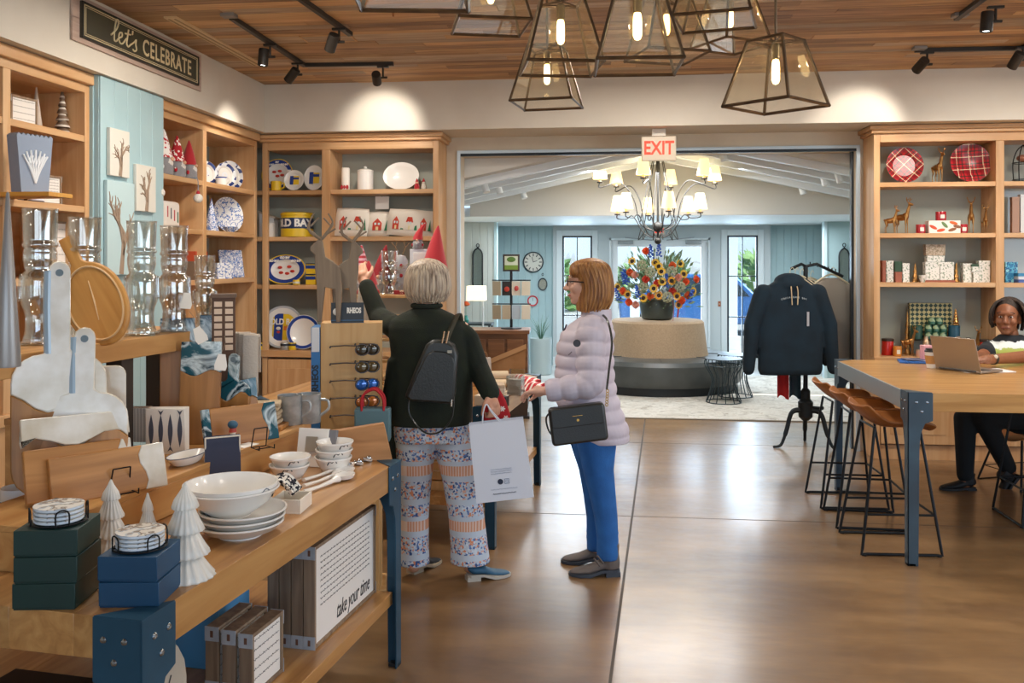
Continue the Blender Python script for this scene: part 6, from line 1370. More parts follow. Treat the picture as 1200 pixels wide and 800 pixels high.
for s_ in (-1, 1): MB().tube([(s_*.01, 0, .23), (s_*.03, 0, .28), (s_*.055, 0, .31)], .003, 5).tube([(s_*.03, 0, .28), (s_*.02, 0, .32)], .0025, 5).build('antler', M('#8a6a45', .7), T)
T = thing('frosted_wreath', 'frosted twig wreath beside the grey-haired head', 'wreath', on_t(474, .09, -.0), 0); random.seed(5); b = MB()
for k in range(60):
    a = random.random()*2*PI; r_ = .065+random.uniform(-.012, .012); p = Vector((r_*math.cos(a), random.uniform(-.012, .012), r_*1.15*math.sin(a))); b.cyl(p, p+Vector((random.uniform(-.03, .03), random.uniform(-.02, .02), random.uniform(-.03, .03))), .0028, .001, n=5)
b.build('twigs', M('#b9a893', .9), T); random.seed(33)
T = thing('red_star_box', 'red box with a cream star under the frosted wreath', 'box', on_t(472, -.0, -.04), 0); MB().span(-.045, .045, -.03, .03, 0, .02).build('tray', M('#8f1e26', .7), T); MB().span(-.045, .045, -.03, .03, .02, .024).build('lid', red_f, T)
text('star_print', '*', .05, M('#e9dcc0', .6), T, (0, -.031, .005), (PI/2, 0, 0), .0006, bold=.002)
# ---------------------------------------------------------------- goods on the second table
SZ2 = .812
def p2(u, v): return onZ(u, v, SZ2)
redw = stripes('red_white_swirl', '#c1202a', '#efe6de', 'X', .035, .4)
for k in range(3):
    q_ = p2(612, 462)+Vector((-.04*k, .10*k, 0)); solo(MB().sheet(lambda a, w_: (-.10+.20*a, -.07+.14*w_, .012+.035*math.sin(PI*a)*math.sin(PI*w_)+.006*math.sin(9*a+5*w_+k)), 14, 10, .02), 'tea_towel', redw, ('nearest', 'middle', 'farthest')[k]+' red and white swirl tea towel heaped on the second table', 'towel', q_+Vector((.05, .12, .012*k)), rad(-20), 'red and white towels')
acr = glass('acrylic', '#e9eef0', .12)
T = thing('acrylic_holder', 'clear acrylic holder before the red and white towels', 'holder', p2(604, 463), rad(-15)); MB().span(-.05, .05, -.03, -.026, 0, .12).span(-.05, .05, .026, .03, 0, .16).span(-.05, -.046, -.026, .026, 0, .12).span(.046, .05, -.026, .026, 0, .12).build('holder_wall', acr, T); MB().span(-.045, .045, -.02, .02, .004, .1).build('card_stack', M('#e3ded6', .6), T)
for k in range(4): solo(MB().box((0, 0, .012), (.17-.008*k, .12, .022)), 'cream_book', M(('#d9cbb6', '#c9b79e', '#e0d5c4', '#d2c0a6')[k], .8), ('lowest', 'second', 'third', 'top')[k]+' cream boxed set in the pile on the second table', 'box', p2(577, 472)+Vector((-.02, .14, .0235*k)), rad(-10+7*k), 'cream boxes', bev=.003)
for k in range(2): solo(MB().lathe([(0, 0), (.028, .0), (.03, .005), (.03, .19), (.028, .195), (0, .195)], 18, axis=Vector((1, .2, 0))), 'towel_roll', M('#cdb99b', .9), ('lower', 'upper')[k]+' rolled burlap towel behind the cream boxes', 'towel', p2(572, 462)+Vector((-.1, .22+.03*k, .032+.052*k)), 0, 'burlap rolls')
T = thing('black_caddy', 'small black and cream caddy at the near edge of the second table', 'caddy', p2(586, 476), rad(-12)); MB().box((0, 0, .03), (.09, .06, .058)).build('box', M('#2b2b2e', .5), T, bev=.002); MB().box((-.1, .01, .03), (.1, .06, .058)).build('cream_half', M('#d8ccb8', .7), T, bev=.002)
for k in range(3):
    T = thing('paper_bag', ('left', 'middle', 'right')[k]+' tan paper gift bag standing behind the woman in green', 'paper bag', p2((560, 566, 553)[k], (452, 438, 442)[k]), rad(8+6*k), 'tan paper bags'); MB().box((0, .0, .06), (.12, .07, .12), taper=.92).build('bag_body', (M('#a8825b', .85), M('#b9b2ab', .85), M('#c6a57c', .85))[k], T); MB().tube(cr([(-.03, -.03, .12), (-.02, -.03, .16), (.02, -.03, .16), (.03, -.03, .12)]), .003, 5).build('handle', M('#8d6a48', .8), T)
# crates on its lower shelf
for k in range(3):
    T = thing('slatted_crate', ('wooden slatted crate between the patterned trouser legs', 'wooden slatted crate left of the patterned trousers', 'wooden slatted crate at the right end of the lower shelf')[k], 'crate', T2+Vector(((-.35, -.75, -.20)[k]-.02, (.30, .35, .95)[k], .281)), TA2, 'slatted crates')
    for i in range(4): MB().span(-.16, .16, -.12, -.108, .01+i*.055, .055+i*.055).build('slat', pale, T, bev=.001); MB().span(-.16, .16, .108, .12, .01+i*.055, .055+i*.055).build('slat', pale, T, bev=.001)
    for x in (-.16, .148): MB().span(x, x+.012, -.12, .12, 0, .225).build('end_panel', pale, T)
    MB().span(-.16, .16, -.12, .12, 0, .01).build('floor_panel', pale, T)
T = thing('wire_basket', 'grey wire basket at the far corner of the lower shelf', 'basket', T2+Vector((-.05, 1.15, .281)), TA2)
for z in (.005, .06, .12): MB().tube([(x, y_, z) for x, y_ in ((-.12, -.1), (.08, -.1), (.08, .1), (-.12, .1))], .003, 5, closed=True).build('wire_hoop', M('#6f7276', .4, .6), T)
for x, y_ in [(-.12+.05*i, -.1) for i in range(5)]+[(-.12+.05*i, .1) for i in range(5)]+[(.08, -.05+.05*i) for i in range(3)]: MB().cyl((x, y_, 0), (x, y_, .12), .0025, n=5).build('wire', M('#6f7276', .4, .6), T)
# ================================================================ LOBBY FURNISHINGS
def rugmat():
    m, t, b = newmat('distressed_rug'); tc = N(t, 'TexCoord'); n = N(t, 'TexNoise'); n.inputs['Scale'].default_value = 5; n.inputs['Detail'].default_value = 10; n.inputs['Roughness'].default_value = .75; n.inputs['Distortion'].default_value = 1.5
    t.links.new(tc.outputs['Object'], n.inputs[0]); r = ramp(t, [(.3, '#7e7468'), (.45, '#b9b2a6'), (.55, '#cfcac0'), (.7, '#a08a74')]); t.links.new(n.outputs[0], r.inputs[0]); t.links.new(r.outputs[0], b.inputs['Base Color']); b.inputs['Roughness'].default_value = .95; return m
T = thing('area_rug', 'large distressed grey and beige rug on the lobby floor', 'rug', (1.1, 11.15, 0)); MB().span(-1.75, 2.1, -1.70, 1.9, .001, .012).build('pile', rugmat(), T); MB().span(-1.77, 2.12, -1.73, -1.70, .001, .010).build('border', M('#8d8376', .9), T); MB().span(-1.77, 2.12, 1.9, 1.93, .001, .010).build('border', M('#8d8376', .9), T)
# round banquette with flowers
bc = atd(770, 400, 11.72); T = thing('round_banquette', 'round lobby banquette with a tan woven back and dark leather seat', 'sofa', (bc.x, bc.y, .012))
lea = M('#4a4d4c', .38, coat=.2, noise=('#414443', 5.)); wov = M('#b39a7d', .9, noise=('#a58c70', 60.), bump=.4, bscale=160)
MB().lathe([(.98, 0), (1.0, .0), (1.0, .10), (0, .10)], 48).build('plinth', M('#22262a', .5), T); MB().lathe([(.95, .10), (1.06, .105), (1.09, .16), (1.09, .36), (1.05, .41), (.95, .425), (.6, .425)], 56).build('seat', lea, T)
MB().lathe([(.66, .42), (.64, .5), (.60, .84), (.57, .865), (0, .865)], 48).build('backrest', wov, T)
for k in range(8): a = 2*PI*k/8; MB().cyl((.64*math.cos(a), .64*math.sin(a), .43), (1.07*math.cos(a), 1.07*math.sin(a), .43), .004, n=5).build('seat_seam', M('#33363a', .5), T)
# flower arrangement
FT = thing('flower_arrangement', 'large mixed bouquet of sunflowers, roses and delphinium in a dark pot', 'flowers', (bc.x, bc.y, .879))
MB().lathe([(.17, 0), (.20, .02), (.235, .20), (.225, .25), (.24, .27), (.22, .27), (.2, .2), (0, .18)], 32).build('pot', M('#4c524e', .35, .3, noise=('#3f4642', 8.)), FT)
random.seed(12)
def mesh_of(mb, nm): return mb.mesh(nm)
def petals(n, r0, r1, w, z0, z1):
    b = MB()
    for i in range(n):
        a = 2*PI*i/n; ca, sa = math.cos(a), math.sin(a); px_, py_ = -sa*w, ca*w; rm = (r0+r1)/2
        b.add([(r0*ca, r0*sa, z0), (rm*ca+px_, rm*sa+py_, (z0+z1)/2+.004), (r1*ca, r1*sa, z1), (rm*ca-px_, rm*sa-py_, (z0+z1)/2+.004), (rm*ca, rm*sa, (z0+z1)/2-.004)], [(0, 1, 4), (1, 2, 4), (2, 3, 4), (3, 0, 4), (0, 4, 1)])
    return b
sun = petals(14, .02, .062, .011, .0, .012); sunm = mesh_of(sun, 'sunflower_petals'); ctr = mesh_of(MB().lathe([(0, -.005), (.026, .0), (.024, .012), (0, .016)], 12), 'flower_center')
rose = MB()
for k, (r_, z_) in enumerate(((.05, -.01), (.04, .004), (.028, .014), (.016, .02))): rose.lathe([(r_*.4, z_-.015), (r_*.95, z_), (r_, z_+.018), (r_*.8, z_+.012), (r_*.4, z_-.008)], 12, flute=.08, nf=4)
rosem = mesh_of(rose, 'rose_bloom'); delb = MB()
for k in range(16): a = k*2.4; z_ = k*.011; delb.ell((.03*(1-k/22)*math.cos(a), .03*(1-k/22)*math.sin(a), z_), (.016, .016, .013), nu=6, nv=4)
delm = mesh_of(delb, 'delphinium_spike'); hyd = MB()
for k in range(26):
    a = k*2.4; z_ = 1-(k+.5)/26*1.3; s_ = math.sqrt(max(0, 1-z_*z_)); hyd.ell((.06*s_*math.cos(a), .06*s_*math.sin(a), .05*z_), .016, nu=6, nv=4)
hydm = mesh_of(hyd, 'hydrangea_head')
FM = {'sun': (sunm, M('#e3a52c', .7)), 'rose_o': (rosem, M('#d8632f', .7)), 'rose_p': (rosem, M('#e0a08c', .7)), 'rose_r': (rosem, M('#c9402f', .7)), 'del': (delm, M('#2f55b0', .7)), 'hyd': (hydm, M('#a9a688', .8)), 'yel': (sunm, M('#e8b93a', .7)), 'tul': (rosem, M('#e8602f', .7))}
dfl = dep(bc)
spec = [('tul', 757, 294), ('yel', 741, 306), ('del', 763, 302), ('del', 772, 300), ('yel', 768, 308), ('yel', 772, 312), ('hyd', 752, 311), ('rose_p', 744, 322), ('rose_o', 738, 319), ('rose_r', 757, 327), ('hyd', 762, 319), ('yel', 775, 318), ('rose_o', 788, 311), ('hyd', 787, 318), ('yel', 797, 309), ('yel', 801, 321), ('tul', 804, 330), ('tul', 816, 327), ('del', 735, 330), ('del', 733, 333), ('yel', 724, 336), ('tul', 730, 341), ('sun', 736, 345), ('hyd', 753, 337), ('rose_r', 770, 332), ('sun', 787, 329), ('yel', 776, 330), ('del', 780, 336), ('rose_p', 795, 325), ('hyd', 797, 336), ('rose_r', 788, 341), ('sun', 772, 346), ('rose_o', 762, 347), ('yel', 754, 349), ('sun', 793, 347), ('rose_o', 806, 346), ('yel', 812, 341), ('sun', 795, 357), ('tul', 737, 354), ('hyd', 782, 348), ('del', 748, 349), ('del', 807, 354), ('yel', 766, 338), ('tul', 799, 352), ('rose_p', 745, 357), ('del', 726, 352)]
for nm, u, v in spec:
    off = 1-((u-770)/52.)**2; dd = dfl-.10-.28*max(0, off)*random.uniform(.7, 1.0); p = atd(u, v, dd)-FT.location; me, mt = FM[nm]
    o = bpy.data.objects.new({'sun': 'sunflower', 'yel': 'yellow_daisy', 'del': 'delphinium', 'hyd': 'hydrangea', 'tul': 'tulip'}.get(nm, 'rose'), me.copy() if False else me); COL.objects.link(o); o.parent = FT; o.location = p
    if not me.materials: me.materials.append(mt)
    o.material_slots[0].link = 'OBJECT'; o.material_slots[0].material = mt
    out = (p-Vector((0, 0, .35))); out = Vector((out.x*1.2, out.y*1.6-.35, out.z*.6+.05)).normalized()
    o.rotation_euler = (out if nm != 'del' else Vector((out.x*.5, -.2, 1))).to_track_quat('Z', 'Y').to_euler()
    if nm in ('sun', 'yel'):
        c = bpy.data.objects.new('flower_center', ctr); COL.objects.link(c); c.parent = o; c.location = (0, 0, .004)
        if not ctr.materials: ctr.materials.append(M('#3a2618', .9))
# foliage
lv = MB()
for k in range(420):
    a = random.random()*2*PI; el = random.uniform(-.25, 1.3); R_ = random.uniform(.2, .52); c = Vector((R_*math.cos(a)*math.cos(el*.8), R_*math.sin(a)*math.cos(el*.8)*.8, .30+R_*1.15*math.sin(el))); d = Vector((c.x, c.y, c.z-.2)).normalized(); s_ = d.orthogonal().normalized()*random.uniform(.012, .022); L = random.uniform(.06, .12); nn = d.cross(s_).normalized()*.006
    lv.add([c, c+d*L*.5+s_, c+d*L, c+d*L*.5-s_, c+d*L*.5+nn], [(0, 1, 4), (1, 2, 4), (2, 3, 4), (3, 0, 4)])
tag(lv.build('foliage', M('#5b7350', .7, noise=('#7d8f66', 8.)), FT), kind='stuff')
st_ = MB()
for k in range(26):
    a = random.random()*2*PI; e = random.uniform(.3, 1.0); st_.cyl((.08*math.cos(a), .08*math.sin(a), .2), (.5*math.cos(a)*math.cos(e), .4*math.sin(a)*math.cos(e), .35+.62*math.sin(e)), .004, .002, n=5)
st_.build('twigs', M('#4b4a38', .8), FT); MB().tube(cr([(.19, -.2, .25), (.2, -.25, .12), (.19, -.25, .0)]), .012, 6, flat=.3).build('ribbon', M('#b03a34', .6), FT); MB().tube(cr([(.25, -.15, .25), (.26, -.2, .15), (.25, -.2, .04)]), .010, 6, flat=.3).build('ribbon', M('#b03a34', .6), FT)
# wire side tables
def wire_table(label, u, d):
    p = atd(u, 400, d); T = thing('wire_side_table', label, 'side table', (p.x, p.y, .012), 0, 'wire drum tables'); wm = M('#3e4a50', .4, .6); H = .50; n = 12
    MB().lathe([(0, H), (.205, H), (.21, H+.008), (0, H+.010)], 32).build('top', M('#5a6266', .45, .3), T)
    for k in range(n):
        a = 2*PI*k/n; MB().tube(cr([(.205*math.cos(a), .205*math.sin(a), H), (.215*math.cos(a), .215*math.sin(a), H*.86), (.13*math.cos(a), .13*math.sin(a), H*.5), (.20*math.cos(a), .20*math.sin(a), .008)], 4), .006, 6).build('wire_rib', wm, T)
    for z, r_ in ((.008, .20), (H*.86, .217)): MB().tube([(r_*math.cos(2*PI*i/28), r_*math.sin(2*PI*i/28), z) for i in range(28)], .006, 6, closed=True).build('wire_hoop', wm, T)
    return T
wire_table('nearer wire drum side table beside the banquette', 848, 10.35); wire_table('farther wire drum side table behind the nearer one', 862, 10.8)
# ---------------------------------------------------------------- clothes rack with sweatshirts
ck = M('#20262a', .5, .5); rp = onZ(944, 524, 0); T = thing('clothes_rack', 'black cast iron clothes rack with curved tripod feet by the doorway', 'clothes rack', (rp.x, rp.y, 0)); topz = atd(944, 312, dep(rp)).z
MB().cyl((0, 0, .30), (0, 0, topz), .02).build('pole', ck, T); MB().lathe([(.03, .24), (.06, .27), (.065, .40), (.04, .43), (.04, .5), (.025, .52)], 20).build('hub', ck, T); MB().cyl((.05, -.03, .36), (.12, -.06, .36), .012).ell((.125, -.06, .36), .02).build('clamp_knob', ck, T)
for k, a in enumerate((rad(195), rad(-25), rad(80))):
    ca, sa = math.cos(a), math.sin(a); MB().tube(cr([(.04*ca, .04*sa, .33), (.13*ca, .13*sa, .31), (.18*ca, .18*sa, .15), (.23*ca, .23*sa, .03), (.30*ca, .30*sa, .014)]), [.024]*6+[.02]*8+[.014]*7+[.012]*4, 8).build('leg', ck, T)
for dirv in ((-.14, -.10), (.34, .10)): MB().tube([(0, 0, topz), (dirv[0]*.3, dirv[1]*.3, topz+.02), (dirv[0], dirv[1], topz-.02+(0 if dirv[0] < 0 else -.07))], .014, 8).build('arm', ck, T)
for k in range(9): x = .04+.033*k; MB().cyl((x, .03*k*.3, topz+.012-.009*k), (x, .03*k*.3, topz+.04-.009*k), .005, n=6).build('stop_peg', ck, T)
def sweater(label, loc, rz, mat, w=.50, h=.66, sl=.62, hood=True, deco=False, th=1.0):
    S = thing('sweatshirt', label, 'sweatshirt', loc, rz, 'sweatshirts on the rack')
    b = MB(); b.loft([((0, 0, -h), w*.47, .07), ((0, 0, -h+.04), w*.50, .085), ((0, 0, -h*.6), w*.5, .085), ((0, 0, -h*.25), w*.5, .08), ((0, 0, -.12), w*.46, .07), ((0, 0, -.05), w*.30, .06), ((0, 0, -.01), w*.16, .05)], 28, 2.6)
    for s_ in (-1, 1): b.limb((s_*w*.42, 0, -.14), (s_*w*.60, -.01, -.40), .085, .07); b.limb((s_*w*.60, -.01, -.40), (s_*w*.66, -.02, -sl), .07, .05)
    b.v = [(x, y*th, z) for x, y, z in b.v]
    if hood and th == 1: b.ell((0, .02, -.03), (w*.24, .09, .07)); b.ell((0, -.03, -.06), (w*.2, .06, .06))
    b.build('garment', mat, S, voxel=.012, smooth=3)
    MB().tube(cr([(-.21, 0, -.09), (-.1, 0, -.02), (0, 0, .02), (.1, 0, -.02), (.21, 0, -.09)]), .008, 6).tube(cr([(0, 0, .02), (0, 0, .06), (.02, 0, .085), (.035, 0, .065)]), .003, 5).build('hanger', M('#cfc6a8', .5), S)
    if deco:
        for x in (-.022, .025): MB().tube(cr([(x, -.075, -.06), (x*1.2, -.098, -.12), (x, -.10, -.23+.0*x)]), .0045, 6).build('drawstring', M('#c9b48f', .7), S)
        for k, chx in enumerate('CHESAPEAKE BAY'):
            a = (k-6.5)/6.5
            if chx != ' ': text('letter', chx, .022, M('#b9c4c8', .6), S, (.105*a, -.088-.008*(1-a*a), -.165-.018*a*a), (PI/2, -.17*a*2, 0), .0006)
        MB().box((.12, -.09, -.35), (.02, .003, .12)).build('hang_tag', M('#a9aab0', .5), S)
    return S
navy = M('#0d1f2b', .95, noise=('#112735', 8.))
p0 = atd(926, 325, dep(rp)-.25)
sweater('front navy hooded sweatshirt with drawstrings and an arched chest print', (p0.x, p0.y, p0.z), YAW+rad(4), navy, .56, .83, .78, True, True)
for k in range(4):
    p = atd(932+6*k, 325+1*k, dep(rp)-.12+.085*k); sweater(('second', 'third', 'fourth', 'fifth')[k]+' navy sweatshirt hanging behind the front one', (p.x, p.y, p.z), YAW+rad(22), M(('#101c25', '#122333', '#0f1821', '#152838')[k], .95), .50, .80-.02*k, .74, th=.42)
p = atd(974, 324, dep(rp)+.10); sweater('grey sweatshirt at the right end of the rack', (p.x, p.y, p.z), YAW+rad(12), M('#9c978e', .95), .46, .76, .70, False, th=.5)
for k, (c, u) in enumerate((('#b8282c', 918), ('#2d4856', 932), ('#b08a2e', 985))):
    p = atd(u, 455, dep(rp)+.1*k-.05); solo(MB().sheet(lambda a, q: (-.05+.1*a, .01*math.sin(8*a), .16-.24*q+.02*math.sin(5*a)), 8, 8, .01), 'hanging_cloth', M(c, .9), ('red cloth hanging below the sweatshirts', 'teal printed cloth hanging beside the rack pole', 'mustard cloth hanging at the right of the rack')[k], 'cloth', p, YAW, 'cloths under the rack')
# ---------------------------------------------------------------- lobby left corner
def wallY(u, v, y): return onY(u, v, y)
YW = YB+.11
p = wallY(625, 307, YW); T = thing('wall_clock', 'round black-framed wall clock with roman numerals', 'clock', (p.x, YW, p.z)); 
MB().lathe([(.145, 0), (.165, .0), (.165, .03), (.15, .036), (.145, .02), (.145, 0)], 36, axis=Vector((0, -1, 0))).build('frame', M('#26343a', .5), T); MB().lathe([(0, 0), (.146, 0), (.146, .012), (0, .012)], 36, axis=Vector((0, -1, 0))).build('dial', M('#d9d6ca', .6), T)
for k in range(12): a = 2*PI*k/12; MB().box((.115*math.sin(a), -.014, .115*math.cos(a)), (.014, .003, .042), (0, a, 0)).build('numeral', M('#2c3033', .6), T)
MB().box((.03, -.016, .012), (.07, .003, .008), (0, -.3, 0)).box((-.01, -.016, .04), (.008, .003, .09), (0, -.25, 0)).build('clock_hand', M('#1c1e20', .5), T)
p = wallY(636, 333, YW); T = thing('oval_wall_mirror', 'small oval black-framed mirror under the round clock', 'mirror', (p.x, YW, p.z)); MB().lathe([(.06, 0), (.075, 0), (.075, .02), (.06, .018), (.06, 0)], 28, axis=Vector((0, -1, 0)), sx=1).build('frame', M('#26343a', .5), T); MB().lathe([(0, 0), (.062, .0), (.062, .010), (0, .010)], 28, axis=Vector((0, -1, 0))).build('glass_disc', M('#c9d6d8', .08, .9), T); MB().tube([(.014*math.cos(2*PI*i/12), -.01, .115+.014*math.sin(2*PI*i/12)) for i in range(12)], .004, 5, closed=True).build('ring', M('#26343a', .5), T); T.scale = (1, 1, 1.35)
p = wallY(623, 353, YW-.2); T = thing('red_clock', 'small round red-rimmed clock right of the card rack', 'clock', (p.x, YW, p.z)); MB().lathe([(.065, 0), (.085, 0), (.085, .025), (.065, .02), (.065, 0)], 28, axis=Vector((0, -1, 0))).build('rim', M('#c2303a', .4), T); MB().lathe([(0, 0), (.067, 0), (.067, .01), (0, .01)], 28, axis=Vector((0, -1, 0))).build('dial', M('#bcd0d2', .5), T); MB().box((0, -.013, .02), (.006, .003, .05)).build('clock_hand', M('#333333', .5), T)
for k, (u, v0, v1, yy, lb) in enumerate(((560, 285, 338, 12.58, 'tall black pointed-arch wall mirror in the left lobby corner'), (989, 284, 345, 12.88, 'tall black pointed-arch wall mirror at the right edge of the doorway'))):
    p = wallY(u, v0, yy); q_ = wallY(u, v1, yy); h = p.z-q_.z; w = .068; T = thing('arched_wall_mirror', lb, 'mirror', (p.x, yy, q_.z), 0, 'arched lobby mirrors')
    pts = [(-w, 0), (-w, h*.72)]+[(-w*math.cos(i*PI/16), h*.72+h*.16*math.sin(i*PI/16)) for i in range(1, 8)]+[(0, h*.9)]+[(w*math.cos(i*PI/16), h*.72+h*.16*math.sin(i*PI/16)) for i in range(7, 0, -1)]+[(w, h*.72), (w, 0)]
    MB().tube([(x, -.015, z) for x, z in pts], .011, 6, closed=True).tube([(.02*math.cos(2*PI*i/12), -.015, h*.95+.025*math.sin(2*PI*i/12)) for i in range(12)], .006, 5, closed=True).build('frame', M('#20262a', .5, .4), T); MB().prism(pts, -.012, -.006).build('glass_pane', M('#9fb3b8', .06, .9), T)
# console, floor lamp, card rack, desk with paper bag, planter
p = atd(556, 430, 12.1); T = thing('console_table', 'slim dark console table under the left lobby mirror', 'console table', (p.x-.05, p.y, 0)); MB().span(-.45, .30, -.15, .15, .78, .81).build('top', M('#39464a', .5), T, bev=.003)
for x in (-.42, .27):
    for y_ in (-.13, .13): MB().cyl((x, y_, 0), (x, y_, .78), .015).build('leg', M('#39464a', .5), T)
p = atd(566, 430, 11.6); T = thing('floor_lamp', 'thin white floor lamp with a lit square shade', 'lamp', (p.x, p.y, 0)); zb = atd(558, 352, 11.6).z; zt = atd(558, 335, 11.6).z
MB().cyl((0, 0, 0), (0, 0, zb), .012).build('pole', M('#dfe5e6', .4), T); MB().lathe([(0, 0), (.12, 0), (.12, .015), (0, .02)], 24).build('base', M('#dfe5e6', .4), T); MB().cyl((0, 0, zb-.02), (-.08, 0, zb+.03), .01).build('arm', M('#dfe5e6', .4), T)
MB().box((-.085, 0, (zb+zt)/2), (.24, .2, zt-zb), taper=.96).build('lamp_shade', emis('square_shade_lit', '#fff0cf', 1.1), T, bev=.003)
l = bpy.data.lights.new('floor_lamp_bulb', 'POINT'); l.energy = 6; l.color = (1, .85, .6); l.shadow_soft_size = .1; lo = bpy.data.objects.new('floor_lamp_bulb', l); COL.objects.link(lo); lo.parent = T; lo.location = (-.085, 0, zt+.06)
T = thing('orange_flower_stem', 'single orange flower in a small teal vase on the console', 'flower', (atd(546, 380, 12.05).x, atd(546, 380, 12.05).y, .811)); MB().lathe([(.03, 0), (.04, .04), (.02, .09), (.025, .1)], 14).build('vase', M('#2f8a80', .3), T); MB().cyl((0, 0, .08), (0, 0, .24), .004).build('stem', M('#3f7a45', .7), T); o = bpy.data.objects.new('bloom', rosem); COL.objects.link(o); o.parent = T; o.location = (0, 0, .25); o.material_slots[0].link = 'OBJECT'; o.material_slots[0].material = M('#d8632f', .7)
dk = 9.95; p = atd(590, 430, dk); wdsk = wood('desk_wood', '#6b4429', '#8a5a36', 'X', .5, .8)
T = thing('sales_desk', 'dark wooden sales desk in the lobby behind the second table', 'desk', (p.x, p.y, 0), rad(4)); zd = atd(590, 387, dk).z
MB().span(-.44, .29, -.02, .5, zd-.04, zd).build('top', wdsk, T, bev=.003); MB().span(-.42, .27, 0, .02, .02, zd-.04).build('front_panel', wdsk, T); MB().span(.25, .27, .02, .48, 0, zd-.04).build('side_panel', M('#2f2a28', .6), T); MB().span(-.42, -.40, .02, .48, 0, zd-.04).build('side_panel', wdsk, T)
for k in range(3): MB().span(-.38+.21*k, -.2+.21*k, -.012, 0, .1, zd-.1).build('drawer_front', wdsk, T, bev=.003)
p = atd(596, 412, 9.45); T = thing('wide_paper_bag', 'wide brown paper bag with a folded top before the sales desk', 'paper bag', (p.x, p.y, atd(596, 432, 9.45).z-.16), rad(6)); MB().add([(-.2, -.08, 0), (.17, -.08, 0), (.17, .08, 0), (-.2, .08, 0), (-.17, -.06, .24), (.18, -.06, .40), (.18, .06, .40), (-.17, .06, .24)], [(3, 2, 1, 0), (4, 5, 6, 7), (0, 1, 5, 4), (1, 2, 6, 5), (2, 3, 7, 6), (3, 0, 4, 7)]).build('bag_body', M('#a87a50', .85, noise=('#98693f', 6.)), T); MB().add([(-.2, -.085, .22), (.185, -.085, .38), (.185, -.08, .43), (-.2, -.08, .27)], [(0, 1, 2, 3), (3, 2, 1, 0)]).build('folded_top', M('#bd8f63', .85), T)
T0 = thing('bag_plinth', 'low dark plinth under the wide paper bag', 'stand', (p.x, p.y, 0), rad(6)); MB().span(-.24, .22, -.12, .12, 0, .03).build('foot', M('#2a2421', .6), T0); MB().span(-.22, .2, -.1, .1, .03, T.location.z-.001).build('box', M('#3a2a20', .6), T0)
p = atd(598, 380, 10.1); T = thing('card_rack', 'black countertop rack of craft cards topped by a green framed sign', 'card rack', (p.x, p.y+.1, zd+.001), rad(3))
zz = lambda v: atd(598, v, 10.15).z-zd
MB().cyl((0, 0, 0), (0, 0, zz(318)), .016).build('pole', black_m, T); MB().lathe([(0, 0), (.12, 0), (.12, .012), (0, .016)], 20).build('base', black_m, T)
sg_ = MB().span(-.095, .095, -.02, 0, zz(318), zz(298)).build('sign_frame', M('#3f3028', .5), T); MB().span(-.075, .075, -.024, -.02, zz(318)+.02, zz(298)-.02).build('sign_face', M('#d9dcc2', .6), sg_); MB().span(-.075, .075, -.026, -.024, zz(318)+.02, zz(318)+.07).build('green_band', M('#7d9a3c', .6), sg_); MB().ell((0, -.026, zz(304)), (.05, .003, .03)).build('green_badge', M('#5f8238', .6), sg_)
for r_, (v0, v1) in enumerate(((347, 329), (375, 357))):
    MB().box((0, .03, zz(v1)+.005), (.44, .03, .012)).build('rail', black_m, T)
    for k in range(4): MB().box((-.165+.11*k, -.005, (zz(v0)+zz(v1))/2), (.098, .02, zz(v1)-zz(v0)-.012), (rad(4), 0, rad(-12+8*k))).build('craft_card', M(('#c9b79b', '#3a3432', '#d9cbb8', '#cdbfa9', '#bfae92', '#d0bfa3', '#b9c6cf', '#d3c6b2')[k+4*r_], .7), T)
MB().ell((-.05, -.02, zz(339)), (.03, .004, .03)).build('apple_print', M('#c2402f', .6), T); MB().ell((.06, -.02, zz(338)), (.025, .004, .03)).build('lobster_print', M('#c9504a', .6), T)
p = atd(634, 430, 13.0); T = thing('tall_planter', 'tall pale cylinder planter with spiky green leaves by the entrance', 'plant', (p.x, p.y, 0)); zt = atd(634, 396, 13.0).z; MB().lathe([(.14, 0), (.15, .01), (.16, zt), (.15, zt), (.14, zt-.03), (0, zt-.04)], 24).build('planter', M('#a9b7b8', .5), T)
for k in range(22):
    a = random.random()*2*PI; L = random.uniform(.15, .36); r_ = random.uniform(.05, .2); MB().tube([(0, 0, zt-.05), (r_*.5*math.cos(a), r_*.5*math.sin(a), zt+L*.6), (r_*math.cos(a), r_*math.sin(a), zt+L)], [.012, .012, .002], 5, flat=.3).build('leaf', M('#4f7560', .6), T)
# wall switch plate by the entrance and glass bowl
p = wallY(843, 356, YB-.003); T = thing('wall_plate', 'small brown wall plate beside the right sidelight', 'wall plate', (p.x, YB-.001, p.z)); MB().box((0, -.004, 0), (.04, .008, .08)).build('plate', M('#9a5a3c', .5), T, bev=.002); MB().box((0, -.009, 0), (.012, .006, .02)).build('button', M('#c9b9a8', .4), T)
